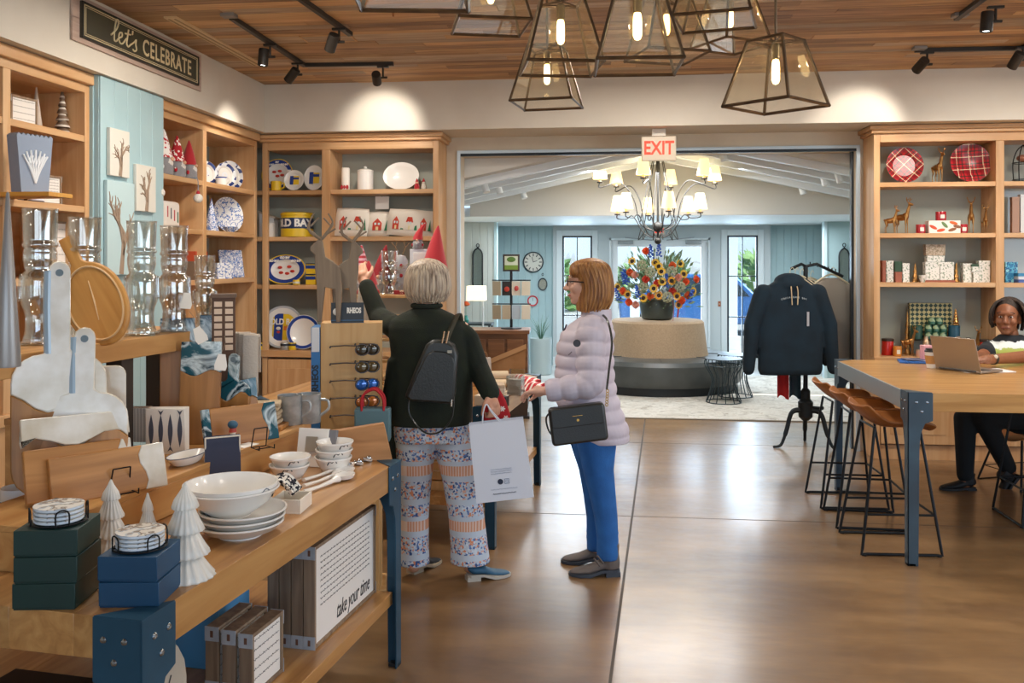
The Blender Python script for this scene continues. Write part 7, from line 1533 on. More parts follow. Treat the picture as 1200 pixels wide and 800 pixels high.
# outdoor planting and parked car
random.seed(44)
def bush(label, loc, r, h, c):
    T = thing('garden_shrub', label, 'shrub', loc, 0, 'garden shrubs'); b = MB()
    for k in range(260):
        a = random.random()*2*PI; z_ = random.random(); rr = r*math.sin(PI*(.15+.8*z_))**.6*random.uniform(.7, 1.0); c_ = Vector((rr*math.cos(a), rr*math.sin(a), z_*h)); d = Vector((c_.x, c_.y, random.uniform(-.2, .8)*r)).normalized(); s_ = d.orthogonal().normalized()*.05*r*2
        b.add([c_, c_+d*.12*r*2+s_, c_+d*.24*r*2, c_+d*.12*r*2-s_], [(0, 1, 2, 3)])
    tag(b.build('foliage', M(c, .7, noise=('#8fb06a', 2.)), T), kind='stuff'); MB().cyl((0, 0, 0), (0, 0, h*.6), .04).build('stem', M('#5a4a3a', .8), T)
bush('tall green shrub seen through the left sidelight', (-2.4, 30, -.05), 1.2, 1.6, '#5f8a4a'); bush('green shrub seen through the left door leaf', (1.4, 33, -.05), 1.3, 1.5, '#557f45'); bush('green shrub seen through the right sidelight', (5.2, 31, -.05), 1.3, 1.7, '#648c50')
T = thing('parked_car', 'blue parked car seen through the right entrance door', 'car', (2.0, 21.5, -.05), 0)
MB().prism([(-1.9, .25), (1.9, .25), (1.95, .7), (1.2, .85), (.7, 1.35), (-.9, 1.4), (-1.4, .9), (-1.95, .8)], -.8, .8).build('car_body', M('#2f6fb0', .3, .2, coat=.6), T, bev=.05); MB().prism([(1.0, .88), (.62, 1.28), (-.85, 1.32), (-1.25, .92)], -.81, .81).build('car_window', M('#26323c', .1), T)
for x in (-1.2, 1.2): MB().lathe([(0, -.1), (.3, -.1), (.32, 0), (.3, .1), (0, .1)], 20, (x, -.75, .3), axis=Vector((0, 1, 0))).build('wheel', M('#1a1a1a', .7), T)
# ================================================================ PEOPLE
class PB(MB):
    def __init__(s, P): super().__init__(); s.T = Matrix.Translation(-Vector(P))
def pxl(d): return d/FPX
RT = Vector((cA, sA, 0)); FW = Vector((-sA, cA, 0)); UP = Vector((0, 0, 1))
def skinmat(c, c2): return M(c, .5, noise=(c2, 9.))
def chain(b, pts, rs):
    for i in range(len(pts)-1): b.limb(pts[i], pts[i+1], rs[i], rs[i+1])
def hand(b, w, d, n, side, curl=.5, spread=.12, s=1.0, thumb=.6):
    # w wrist, d pointing direction, n back-of-hand normal, side = thumb direction
    d = d.normalized(); n = (n-d*n.dot(d)).normalized(); x = side-d*side.dot(d)-n*side.dot(n); x.normalize()
    b.limb(w-d*.02*s, w+d*.02*s, .024*s, .024*s)
    for k in range(4):
        o = x*(.030-.020*k)*s; b.limb(w+d*.02*s+o*.7, w+d*.082*s+o, .013*s, .0105*s)
    b.ell(w+d*.05*s, (.03*s,)*3)
    L = (.072, .080, .075, .058)
    for k in range(4):
        p = w+d*.084*s+x*(.030-.020*k)*s; a = 0; dd = (d+x*spread*(1.5-k)*.5).normalized(); r = .0092*s
        for j, f in enumerate((.45, .32, .26)):
            a += curl*(.7+.35*j); v = dd*math.cos(a)-n*math.sin(a); q = p+v*L[k]*f*s; b.limb(p, q, r, r*.92); p = q; r *= .92
    p = w+d*.022*s+x*.026*s; v = (d*.75+x*.75-n*.25).normalized(); q = p+v*.042*s; b.limb(p, q, .0135*s, .011*s); v2 = (d*.95+x*.1-n*thumb).normalized(); r_ = q+v2*.032*s; b.limb(q, r_, .0105*s, .0095*s); b.limb(r_, r_+v2*.02*s, .0095*s, .008*s)
def head(b, c, f, s=1.0, turn=None):
    # c = head centre, f = facing (horizontal), s scale (1 -> 0.225 m tall)
    f = f.normalized(); l = UP.cross(f)
    def P(x, y, z): return c+f*x*s+l*y*s+UP*z*s
    rz = math.atan2(f.y, f.x)
    def E(x, y, z, rx_, ry_, rz_): b.ell(P(x, y, z), (rx_*s, ry_*s, rz_*s), (0, 0, rz), 18, 12)
    E(-.012, 0, .025, .098, .076, .088); E(.02, 0, -.02, .072, .066, .085); E(.035, 0, -.06, .050, .050, .050); E(.066, 0, -.088, .022, .026, .020)
    E(.082, 0, .038, .018, .05, .016); b.limb(P(.092, 0, .018), P(.113, 0, -.022), .009*s, .0145*s); E(.103, .012, -.026, .011, .010, .009); E(.103, -.012, -.026, .011, .010, .009)
    E(.088, 0, -.055, .012, .026, .007); E(.086, 0, -.066, .012, .023, .008)
    for k in (-1, 1): E(.062, k*.042, -.02, .028, .022, .026); E(-.005, k*.076, -.008, .02, .010, .032)
    return P
def face_parts(T, P0, P, s, f, lip, iris='#3a2a20', brow='#3a2a22'):
    f = f.normalized(); rz = math.atan2(f.y, f.x)
    for k in (-1, 1):
        e = PB(P0).ell(P(.080, k*.032, .014), (.010*s, .012*s, .0062*s), (0, 0, rz)); eo = e.build('eye', M('#e9e4dd', .2), T)
        PB(P0).ell(P(.0885, k*.031, .014), (.004*s, .0062*s, .006*s), (0, 0, rz)).build('iris', M(iris, .2), eo)
        PB(P0).tube([P(.087, k*.014, .040), P(.090, k*.032, .046), P(.078, k*.052, .038)], .004*s, 6).build('eyebrow', M(brow, .8), T)
    PB(P0).tube([P(.090, -.024, -.060), P(.100, -.008, -.058), P(.100, .008, -.058), P(.090, .024, -.060)], .0055*s, 6).build('lips', M(lip, .45), T)
def strands(name, cols, axis='Z', rough=.5):
    if name in MATS: return MATS[name]
    m, t, b = newmat(name); tc = N(t, 'TexCoord'); mp = N(t, 'Mapping'); s = [55, 55, 55]; s['XYZ'.index(axis)] = 5; mp.inputs['Scale'].default_value = s; n = N(t, 'TexNoise'); n.inputs['Scale'].default_value = 1.2; n.inputs['Detail'].default_value = 5; n.inputs['Distortion'].default_value = .4
    t.links.new(tc.outputs['Object'], mp.inputs[0]); t.links.new(mp.outputs[0], n.inputs[0]); k = len(cols); r = ramp(t, [(.3+.4*i/(k-1), c) for i, c in enumerate(cols)]); t.links.new(n.outputs[0], r.inputs[0]); t.links.new(r.outputs[0], b.inputs['Base Color']); b.inputs['Roughness'].default_value = rough
    bp = N(t, 'Bump'); bp.inputs['Strength'].default_value = .6; bp.inputs['Distance'].default_value = .006; t.links.new(n.outputs[0], bp.inputs['Height']); t.links.new(bp.outputs[0], b.inputs['Normal']); MATS[name] = m
    return m
def shoe(name, T, P0, heel, direction, L, mats, h=.075, boot=0, w=.045, heelh=.018):
    d = direction.normalized(); s = UP.cross(d); up, sole = mats
    def P(x, y, z): return Vector(heel)+d*x+s*y+UP*z
    b = PB(P0)
    rings = ((0, .6, .035+heelh, h+heelh), (.12, .85, .012+heelh, h+heelh), (.35, .9, .012+heelh*.7, h*.95+heelh*.7), (.6, 1.0, .010, h*.72), (.82, .92, .010, h*.52), (.95, .65, .012, h*.40), (1.0, .25, .016, h*.28))
    vs = []; n = 14
    for x, ww, z0, z1 in rings:
        for i in range(n):
            a = 2*PI*i/n; y = math.cos(a)*w*ww; z = (z0+z1)/2+math.sin(a)*(z1-z0)/2*(1 if math.sin(a) > 0 else .9); vs.append(P(x*L, y, z))
    m = len(rings); b.add(vs, [(j*n+i, j*n+(i+1) % n, (j+1)*n+(i+1) % n, (j+1)*n+i) for j in range(m-1) for i in range(n)]+[tuple(range(n-1, -1, -1)), tuple((m-1)*n+i for i in range(n))])
    if boot: b.loft([(P(.05, 0, .04), .052, .046), (P(.052, 0, h), .054, .048), (P(.052, 0, boot*.7), .048, .046), (P(.05, 0, boot), .05, .048)], 16)
    o = b.build(name, up, T, voxel=.006, smooth=3)
    q = PB(P0); out = [(.0, .35), (.06, .72), (.35, .85), (.6, 1.02), (.82, .95), (.96, .66), (1.02, .2)]; pts = [(x*L, y*w*1.05) for x, y in out]+[(x*L, -y*w*1.05) for x, y in out[::-1]]
    z0 = 0; k = len(pts); vs = [P(x, y, .002+(heelh if x < .4*L else heelh*max(0, (.55*L-x)/(.15*L)) if x < .55*L else 0)) for x, y in pts]+[P(x, y, .016+(heelh if x < .4*L else heelh*max(0, (.55*L-x)/(.15*L)) if x < .55*L else 0)) for x, y in pts]
    q.add(vs, [tuple(range(k-1, -1, -1)), tuple(range(k, 2*k))]+[(i, (i+1) % k, k+(i+1) % k, k+i) for i in range(k)]); so = q.build('sole', sole, o)
    PB(P0).add([P(x, y, z) for z in (0, .004+heelh) for x, y in ((-.002, -w*.62), (.28*L, -w*.8), (.28*L, w*.8), (-.002, w*.62))], [(3, 2, 1, 0), (4, 5, 6, 7), (0, 1, 5, 4), (1, 2, 6, 5), (2, 3, 7, 6), (3, 0, 4, 7)]).build('heel', sole, o)
    return o
# ---------------------------------------------------------------- woman in dark green, seen from behind
D1 = 4.66; k1 = pxl(D1)
def A1(u, v, dd=0): return atd(u, v, D1+dd)
P0 = onZ(515, 672, 0); P0 = Vector((P0.x, P0.y, 0))
T = thing('person', 'woman in a dark green cardigan and patterned trousers, seen from behind, reaching up', 'person', P0)
sk = skinmat('#d8a486', '#cf977a'); b = PB(P0); f = (FW+RT*.12).normalized()
hc = A1(499, 333, .03); hP = head(b, hc, f, 1.0); b.limb(A1(500, 348), A1(500, 372), .052, .06)
b.loft([(A1(505, 500), .15, .11, YAW), (A1(505, 470), .14, .105, YAW), (A1(503, 420), .155, .10, YAW), (A1(500, 385), .16, .085, YAW), (A1(500, 372), .06, .055, YAW)])
RS, RE, RW = A1(541, 386, .0), A1(561, 433, -.03), A1(575, 461, -.14); LS, LE, LW = A1(462, 383, .02), A1(444, 371, .22), A1(428, 331, .30)
chain(b, [RS, RE, RW], [.045, .036, .027]); chain(b, [LS, LE, LW], [.045, .036, .027])
hand(b, RW, (A1(579, 476, -.16)-RW), -FW*.6+RT*.6, FW*.3-RT*.6+UP*.2, 1.0, .05)
hand(b, LW, A1(421, 313, .36)-LW, -FW*.9-UP*.2, RT, .35, .12)
HL, KL, AL = A1(487, 508), A1(486, 585, .02), A1(485, 662, .05); HR, KR, AR = A1(530, 508), A1(540, 585, -.01), A1(551, 662, -.02)
chain(b, [HL, KL, AL], [.08, .055, .038]); chain(b, [HR, KR, AR], [.08, .055, .038])
b.build('body', sk, T, voxel=.006, smooth=2); face_parts(T, P0, hP, 1.0, f, '#b5695c', '#4a5a66', '#a59a90')
# bobbed grey-blonde hair
hb = PB(P0); hb.loft([(A1(501, v, .01), hw*k1, hw*k1*1.02, YAW) for v, hw in ((302, 2), (303.5, 9), (306, 15), (311, 20.5), (318, 24.5), (327, 26.5), (336, 27.2), (343, 26), (349, 22.5), (353, 18), (355, 13))], 36, 2.1)
hr = hb.build('hair', strands('hair_greyblond', ('#7d6a58', '#a89684', '#c9b8a2', '#dccbb0')), T, voxel=.009, smooth=4)
random.seed(9)
for i in range(30):
    a = PI*(-.15+1.3*i/29)+PI; r0 = 27.4*k1
    pts = []
    for v, hw in ((305, 10), (312, 21.5), (324, 26.2), (336, 27.5), (345, 25.6), (353+random.uniform(-1, 2), 19+random.uniform(-1, 2))): q = A1(501, v, .01); pts.append(q+RT*math.cos(a)*hw*k1+FW*math.sin(a)*hw*k1*1.02)
    PB(P0).tube(cr(pts, 3), .0055, 5, flat=.6).build('hair_lock', MATS['hair_greyblond'], hr)
# cardigan
gm = M('#1a2019', .95, noise=('#202719', 14.), bump=.25, bscale=220); cb_ = PB(P0)
cb_.loft([(A1(u, v), hw*k1, dp, YAW) for u, v, hw, dp in ((503, 495, 50, .165), (504, 480, 50, .16), (505, 460, 49, .155), (506, 435, 47, .15), (504, 412, 46, .145), (502, 395, 46, .135), (501, 383, 46, .125), (500, 375, 42, .11), (500, 368, 31, .09), (500, 361, 16, .068))], 36, 2.3)
chain(cb_, [A1(536, 387), A1(548, 398), RE, A1(574, 459, -.13)], [.062, .062, .058, .052]); chain(cb_, [A1(470, 385), LS, LE, A1(430, 336, .295)], [.06, .062, .056, .046])
cb_.loft([(A1(459, 545), .030, .04, YAW), (A1(459, 505), .042, .06, YAW), (A1(460, 460), .05, .10, YAW), (A1(468, 420), .06, .10, YAW)])
cb_.build('cardigan', gm, T, voxel=.008, smooth=3)
PB(P0).tube([A1(500, 358)+RT*.072*math.cos(a)+FW*.066*math.sin(a) for a in [2*PI*i/20 for i in range(20)]], .013, 8, closed=True).build('collar', gm, T)
# printed trousers
def trousers_mat():
    m, t, b = newmat('village_print'); tc = N(t, 'TexCoord'); sp = N(t, 'SeparateXYZ'); t.links.new(tc.outputs['Object'], sp.inputs[0])
    def mod(src, per, off=0):
        a = N(t, 'Math', operation='ADD'); a.inputs[1].default_value = 10*per+off; t.links.new(src, a.inputs[0]); q = N(t, 'Math', operation='MODULO'); q.inputs[1].default_value = per; t.links.new(a.outputs[0], q.inputs[0]); return q.outputs[0]
    def less(src, x): q = N(t, 'Math', operation='LESS_THAN'); q.inputs[1].default_value = x; t.links.new(src, q.inputs[0]); return q.outputs[0]
    def mul(a_, b_): q = N(t, 'Math', operation='MULTIPLY'); t.links.new(a_, q.inputs[0]); t.links.new(b_, q.inputs[1]); return q.outputs[0]
    def mix(fac, a_, c): q = N(t, 'MixRGB'); q.inputs[2].default_value = hx(c) if isinstance(c, str) else (0, 0, 0, 1); t.links.new(fac, q.inputs[0]); t.links.new(a_, q.inputs[1]); (None if isinstance(c, str) else t.links.new(c, q.inputs[2])); return q.outputs[0]
    base = N(t, 'RGB'); base.outputs[0].default_value = hx('#c6d2df'); last = base.outputs[0]; z = sp.outputs[2]; zz_ = mod(z, .285, .02)
    v = N(t, 'TexVoronoi'); v.inputs['Scale'].default_value = 105; t.links.new(tc.outputs['Object'], v.inputs['Vector']); s = N(t, 'SeparateColor'); t.links.new(v.outputs['Color'], s.inputs[0])
    rp_ = ramp(t, [(0, '#c3cfdd'), (.42, '#5f7fb8'), (.55, '#dd9068'), (.66, '#d5dfea'), (.80, '#3c588f'), (.90, '#e0b09a')], 'CONSTANT'); t.links.new(s.outputs[0], rp_.inputs[0])
    g = N(t, 'Math', operation='GREATER_THAN'); g.inputs[1].default_value = .075; t.links.new(zz_, g.inputs[0]); l2 = less(zz_, .135); last = mix(mul(g.outputs[0], l2), last, rp_.outputs[0])
    g = N(t, 'Math', operation='GREATER_THAN'); g.inputs[1].default_value = .165; t.links.new(zz_, g.inputs[0]); l2 = less(zz_, .255); last = mix(mul(g.outputs[0], l2), last, rp_.outputs[0])
    band = less(zz_, .052); last = mix(band, last, '#dba080'); st2 = less(mod(sp.outputs[0], .014), .005); last = mix(mul(band, st2), last, '#e9d3c6')
    t.links.new(last, b.inputs['Base Color']); b.inputs['Roughness'].default_value = .85; return m
tb = PB(P0)
tb.loft([(A1(506, 484), 45*k1, .135, YAW), (A1(507, 500), 47*k1, .14, YAW), (A1(508, 515), 46*k1, .135, YAW)], 28, 2.4)
for pts in (((488, 505, 26, .11), (487, 530, 23, .105), (486, 560, 20, .095), (485, 600, 17.5, .088), (485, 640, 17.5, .088), (485, 659, 18.5, .09)), ((530, 505, 26, .11), (534, 530, 24, .105), (540, 560, 22, .098), (546, 600, 21, .092), (550, 640, 22, .095), (551, 658, 23.5, .098))):
    tb.loft([(A1(u, v), hw*k1, dp, YAW) for u, v, hw, dp in pts], 24, 2.1)
tb.build('trousers', trousers_mat(), T, voxel=.008, smooth=2)
shoe('shoe', T, P0, onZ(547, 680, 0), (RT*.95+FW*.35), .235, (M('#2c5c7a', .6), M('#b9b3a8', .7)), .062); shoe('shoe', T, P0, onZ(481, 672, 0), (RT*.55+FW*.8), .235, (M('#2a2e33', .6), M('#b5a892', .7)), .062)
# backpack on her right shoulder
bm = M('#1d211f', .42, coat=.15, bump=.15, bscale=120); bp0 = A1(505, 470, -.215)
BT = thing('backpack', 'black leather backpack slung on the shoulder of the woman in green', 'backpack', bp0, YAW)
def B1(u, v, dd=0): q = A1(u, v, -.215+dd)-bp0; return Vector((q.dot(RT), q.dot(FW), q.z))
o2 = [(B1(u, v).x, B1(u, v).z) for u, v in ((475, 463), (480, 468), (531, 472), (534, 462), (537, 415), (533, 404), (524, 398), (508, 397), (500, 403), (488, 430))]
MB().prism(o2, -.05, .05).build('bag_body', bm, BT, bev=.018); MB().prism([(x*.9+.002, z*.8+.008) for x, z in o2], -.062, -.05).build('front_panel', bm, BT, bev=.006)
MB().tube(cr([B1(522, 401, .0), B1(528, 386, .035), B1(534, 373, .06), B1(537, 368, .11), B1(539, 373, .17), B1(540, 388, .24)]), .017, 8, flat=.3).build('shoulder_strap', M('#3b3a2c', .6), BT); MB().tube(cr([B1(480, 464, -.02), B1(480, 485, -.03), B1(497, 506, -.03), B1(515, 506, -.03), B1(529, 490, -.02), B1(532, 466, -.02)]), .009, 8, flat=.5).build('hanging_strap', bm, BT)
for u in (518, 523): MB().tube([B1(u, 402, -.05), B1(u+3, 388, -.05)], .004, 6).build('buckle', M('#c9a989', .25, .9), BT)
MB().box(B1(527, 412, -.066), (.022, .003, .014)).build('emblem', M('#8c8272', .3, .8), BT); MB().cyl(B1(529, 468, -.05), B1(529, 476, -.05), .005).build('strap_ring', M('#d8d2c6', .25, .9), BT)
# white shopping bag
wb0 = A1(592, 583, -.22); SB = thing('shopping_bag', 'white paper shopping bag with small printed logos held by the woman in green', 'shopping bag', wb0); SB.rotation_euler = (0, rad(-6.5), YAW)
kb = pxl(D1-.22); wB, hB, dB = 67*kb, 91*kb, .10
MB().add([(-wB/2, -dB/2, 0), (wB/2, -dB/2, 0), (wB/2, dB/2, 0), (-wB/2, dB/2, 0), (-wB*.48, -dB*.3, hB), (wB*.47, -dB*.3, hB), (wB*.47, dB*.3, hB), (-wB*.48, dB*.3, hB)], [(3, 2, 1, 0), (0, 1, 5, 4), (1, 2, 6, 5), (2, 3, 7, 6), (3, 0, 4, 7), (4, 5, 1, 0), (5, 6, 2, 1), (6, 7, 3, 2), (7, 4, 0, 3)]).build('bag_body', M('#dde3ee', .65, bump=.05, bscale=8), SB)
rx_ = (rad(-3.0), 0, 0); ik = M('#27324a', .7); lk = M('#8a97ad', .7)
def bt(x, z, y=-.0): return (x*kb, -dB/2+dB*.2*(z*kb/hB)-.0016, z*kb)
tx = lambda nm, s, sz, x, z, m, **k: text(nm, s, sz, m, SB, bt(x, z), (PI/2+rx_[0], 0, 0), .0003, **k)
MB().lathe([(0, 0), (3.2*kb, 0), (3.2*kb, .0008), (0, .0008)], 20, bt(-3, 22), axis=Vector((0, -1, 0))).build('round_icon', ik, SB); tx('icon_letter', 'f', 6.0*kb, -2.6, 21.6, M('#dde3ee', .65), bold=.0006)
b_ = MB()
for x0, x1, z0, z1 in ((1.8, 7.4, 24.2, 24.8), (1.8, 7.4, 19.0, 19.6), (1.8, 2.4, 19, 24.8), (6.8, 7.4, 19, 24.8)): b_.box(bt((x0+x1)/2, (z0+z1)/2), ((x1-x0)*kb, .0008, (z1-z0)*kb))
b_.build('square_icon', lk, SB); MB().tube([(bt(4.6+1.4*math.cos(a), 21.9+1.4*math.sin(a))) for a in [2*PI*i/12 for i in range(12)]], .0008, 4, closed=True).build('square_icon_ring', lk, SB)
for z, x0, x1, m, r_ in ((36.5, -13, 12, lk, .0008), (34, -13, 12, lk, .0008), (31.5, -13, 11, lk, .0008), (13.5, -15, 16, lk, .0007), (8.5, -13, 14, ik, .0014)):
    n_ = 40; MB().tube([(bt(x0+(x1-x0)*i/n_, z+(.45 if i % 2 else -.45)*(1 if i % 7 else 0))) for i in range(n_+1)], r_, 4).build('printed_line', m, SB)
for s_ in (-1, 1): MB().tube(cr([(-.07, s_*dB*.28, hB-.01), (-.06, s_*.02, hB+.05), (-.04, 0, hB+.085), (-.02, s_*.02, hB+.05), (0.02, s_*dB*.28, hB-.01)]), .0035, 6).build('handle', M('#d9dde6', .7), SB)
# red stocking in her hand
q0 = A1(583, 458, -.10); RS_ = thing('red_stocking', 'red felt stocking with white snowflakes held above the white bag', 'stocking', q0, YAW+rad(10))
def S1(u, v): q = atd(u, v, D1-.10)-q0; return (q.dot(RT), q.z)
MB().prism([S1(*p) for p in ((566, 492), (568, 470), (572, 455), (578, 449), (585, 455), (592, 468), (598, 486), (596, 494), (585, 490), (578, 496))], -.025, .025).build('felt', M('#b01f26', .9), RS_, bev=.012)
for u, v in ((588, 478), (581, 460), (592, 489)):
    x, z = S1(u, v); sb_ = MB()
    for a in (0, PI/3, 2*PI/3): sb_.box((x, -.0265, z), (.028, .003, .006), (0, a, 0))
    sb_.build('snowflake', M('#efe9e0', .8), RS_)
MB().box((S1(578, 472)[0], -.0265, S1(578, 472)[1]), (.02, .003, .05), (0, .5, 0)).build('green_sprig', M('#2f5a38', .8), RS_)
# ---------------------------------------------------------------- woman in the white puffer jacket, facing left
D2 = 4.78; k2 = pxl(D2)
def A2(u, v, dd=0): return atd(u, v, D2+dd)
P0 = onZ(700, 668, 0); P0 = Vector((P0.x, P0.y, 0)); T = thing('person', 'woman in a pale quilted jacket and blue jeans standing in profile, facing left', 'person', P0)
sk = skinmat('#e0b39c', '#d6a48d'); f = (-RT+FW*.06).normalized(); b = PB(P0); hP = head(b, A2(688, 333), f, 1.0); b.limb(A2(692, 350), A2(695, 376), .052, .06)
b.loft([(A2(693, 505), .115, .14, YAW), (A2(692, 460), .11, .135, YAW), (A2(690, 410), .115, .15, YAW), (A2(692, 388), .10, .16, YAW), (A2(695, 374), .05, .07, YAW)])
NS, NE, NW = A2(692, 396, -.17), A2(693, 447, -.22), A2(645, 457, -.20); FS, FE, FWr = A2(690, 396, .17), A2(684, 447, .20), A2(646, 458, .12)
chain(b, [NS, NE, NW], [.045, .036, .027]); chain(b, [FS, FE, FWr], [.045, .036, .027]); hand(b, A2(641, 458, -.19), -RT*1.0+FW*.35-UP*.05, UP, -FW*-.6, .45); hand(b, A2(642, 458, .12), -RT+FW*.2-UP*.1, UP, -FW, .45)
chain(b, [A2(700, 510, -.07), A2(707, 585, -.07), A2(712, 655, -.08)], [.08, .052, .038]); chain(b, [A2(690, 510, .08), A2(697, 580, .08), A2(699, 640, .08)], [.08, .052, .038])
b.build('body', sk, T, voxel=.006, smooth=2); face_parts(T, P0, hP, 1.0, f, '#b9655c', '#4a5a66', '#8a6a50')
# hair: chin-length bob, blonde over brown
hm = strands('hair_bob', ('#6b4428', '#8f5f33', '#a9763f', '#b98d5c'))
hb = PB(P0); hb.loft([(A2(u, v), hw*k2, dp, YAW) for u, v, hw, dp in ((693, 302, 4, .02), (692, 303.5, 11, .05), (691, 306, 17, .075), (691, 311, 22, .092), (693, 318, 23, .10), (696, 326, 21.5, .103), (698, 336, 20.5, .105), (697, 347, 21, .105), (695, 356, 20, .10), (692, 362, 17, .09), (690, 365, 13, .07))], 36, 2.2)
hb.ell(A2(673, 317), (.028, .085, .045), (0, 0, YAW))
hr = hb.build('hair', hm, T, voxel=.008, smooth=3); random.seed(4)
for i in range(34):
    a = 2*PI*i/34; pts = []; e = random.uniform(-2.5, 3)
    if abs(((a-PI+PI) % (2*PI))-PI) < .45: continue
    for u, v, hw, dp in ((692, 304, 9, .045), (691, 311, 22.5, .094), (696, 326, 22, .105), (698, 340, 21.3, .107), (696, 353, 21, .105), (693, 363+e, 18, .095)): q = A2(u, v); pts.append(q+RT*math.cos(a)*hw*k2+FW*math.sin(a)*dp)
    PB(P0).tube(cr(pts, 3), .0055, 5, flat=.6).build('hair_lock', hm, hr)
# glasses
fr = M('#2d1f1c', .35); g = PB(P0); 
for k in (-1, 1): g.tube([hP(.105, k*.036+.022*math.cos(a), .013+.018*math.sin(a)) for a in [2*PI*i/14 for i in range(14)]], .0032, 6, closed=True); g.tube([hP(.105, k*.058, .018), hP(.06, k*.078, .016), hP(-.01, k*.082, .010)], .0038, 6)
g.tube([hP(.108, -.014, .016), hP(.110, 0, .02), hP(.108, .014, .016)], .003, 6); g.build('eyeglasses', fr, T)
# quilted jacket
jm_ = M('#d2cad6', .6, noise=('#c8c0ce', 7.)); jb = PB(P0); secs = []
key = ((368, 699, 15, .075), (374, 696, 20, .10), (381, 692, 26, .15), (390, 689, 30, .175), (402, 686, 32, .18), (420, 685, 33, .18), (440, 685, 34, .18), (460, 687, 35, .18), (480, 691, 37, .185), (496, 697, 37, .185), (508, 703, 34, .18), (515, 707, 30, .17))
def interp(v):
    for (v0, *a), (v1, *c) in zip(key, key[1:]):
        if v <= v1: t_ = (v-v0)/(v1-v0); return [x+(y_-x)*t_ for x, y_ in zip(a, c)]
    return key[-1][1:]
v = 515.
while v >= 368:
    u, hw, dp = interp(v); bul = abs(math.sin(PI*(v-368)/15.5))**.6*.013-.006 if 386 < v < 508 else 0
    secs.append((A2(u, v), hw*k2+bul, dp+bul, YAW)); v -= 1.5
jb.loft(secs, 40, 2.25)
def puffarm(p, q, r0, r1, n):
    for i in range(n):
        t_ = (i+.5)/n; c = Vector(p).lerp(Vector(q), t_); L = (Vector(q)-Vector(p)).length/n; dirv = (Vector(q)-Vector(p)).normalized(); r_ = r0+(r1-r0)*t_
        jb.lathe([(r_*.86, -L*.5), (r_*.98, -L*.3), (r_*1.03, 0), (r_*.98, L*.3), (r_*.86, L*.5)], 18, c, axis=dirv)
puffarm(A2(693, 386, -.15), A2(692, 452, -.22), .082, .072, 4); puffarm(A2(697, 450, -.22), A2(640, 458, -.20), .074, .056, 3); jb.ell(A2(694, 448, -.22), .07); jb.ell(A2(694, 386, -.13), .078)
puffarm(A2(691, 386, .15), A2(684, 452, .2), .08, .07, 4); puffarm(A2(688, 450, .2), A2(645, 458, .12), .07, .055, 3)
ja = jb.build('jacket', jm_, T, voxel=.006, smooth=1)
PB(P0).loft([(A2(698, 374), .085, .095, YAW), (A2(699, 367), .082, .09, YAW), (A2(699, 362), .078, .085, YAW)], 24).build('collar', jm_, T)
q = A2(676, 402, -.258); PB(P0).lathe([(0, 0), (.019, 0), (.019, .004), (0, .004)], 20, q, axis=(-FW)).build('sleeve_badge', M('#3a3a40', .5), ja)
PB(P0).tube([A2(664, 380, -.02), A2(656, 400, -.01), A2(652, 430, 0), A2(652, 470, 0)], .005, 6).build('zip', M('#5a5560', .4, .5), ja); PB(P0).tube([A2(670, 412, -.262), A2(666, 416, -.262)], .003, 6).build('sleeve_zip', M('#6b6570', .4, .5), ja)
# jeans
jn = PB(P0)
for pts in (((699, 500, 25, .10, -.07), (699, 520, 23, .095, -.07), (701, 550, 18, .082, -.07), (706, 580, 15.5, .07, -.07), (710, 605, 13.5, .062, -.075), (712, 630, 12.5, .058, -.08), (712, 654, 12.5, .058, -.08)), ((690, 500, 25, .10, .07), (690, 520, 22, .095, .075), (694, 550, 16, .08, .08), (697, 580, 13.5, .068, .08), (699, 605, 12, .06, .08), (699, 644, 11.5, .055, .08))):
    jn.loft([(A2(u, v, dd), hw*k2, dp, YAW) for u, v, hw, dp, dd in pts], 22, 2.1)
for v_, dd, u_ in ((632, -.08, 712), (640, -.08, 712), (624, -.08, 712), (622, .08, 699), (629, .08, 699), (588, -.07, 707)): jn.lathe([(.050, -.008), (.059, 0), (.050, .008)], 18, A2(u_, v_, dd))
jn.build('jeans', M('#2a6bb5', .85, noise=('#2560a4', 10.), bump=.2, bscale=200), T, voxel=.008, smooth=2)
bo = M('#6e6560', .7, noise=('#625a56', 8.)); bs_ = M('#3f4650', .6)
shoe('boot', T, P0, A2(726, 0, -.08)*Vector((1, 1, 0)), -RT, .262, (bo, bs_), .075, .17, .05, .022)
o = shoe('boot', T, P0, A2(711, 0, .10)*Vector((1, 1, 0)), (-RT+FW*.1), .245, (bo, bs_), .075, .165, .05, .022)
for k in range(2): PB(P0).tube([A2(700-4*k, 651+3*k, -.14), A2(707-4*k, 660+3*k, -.135)], .006, 6).build('boot_strap', M('#5a524e', .6), T)
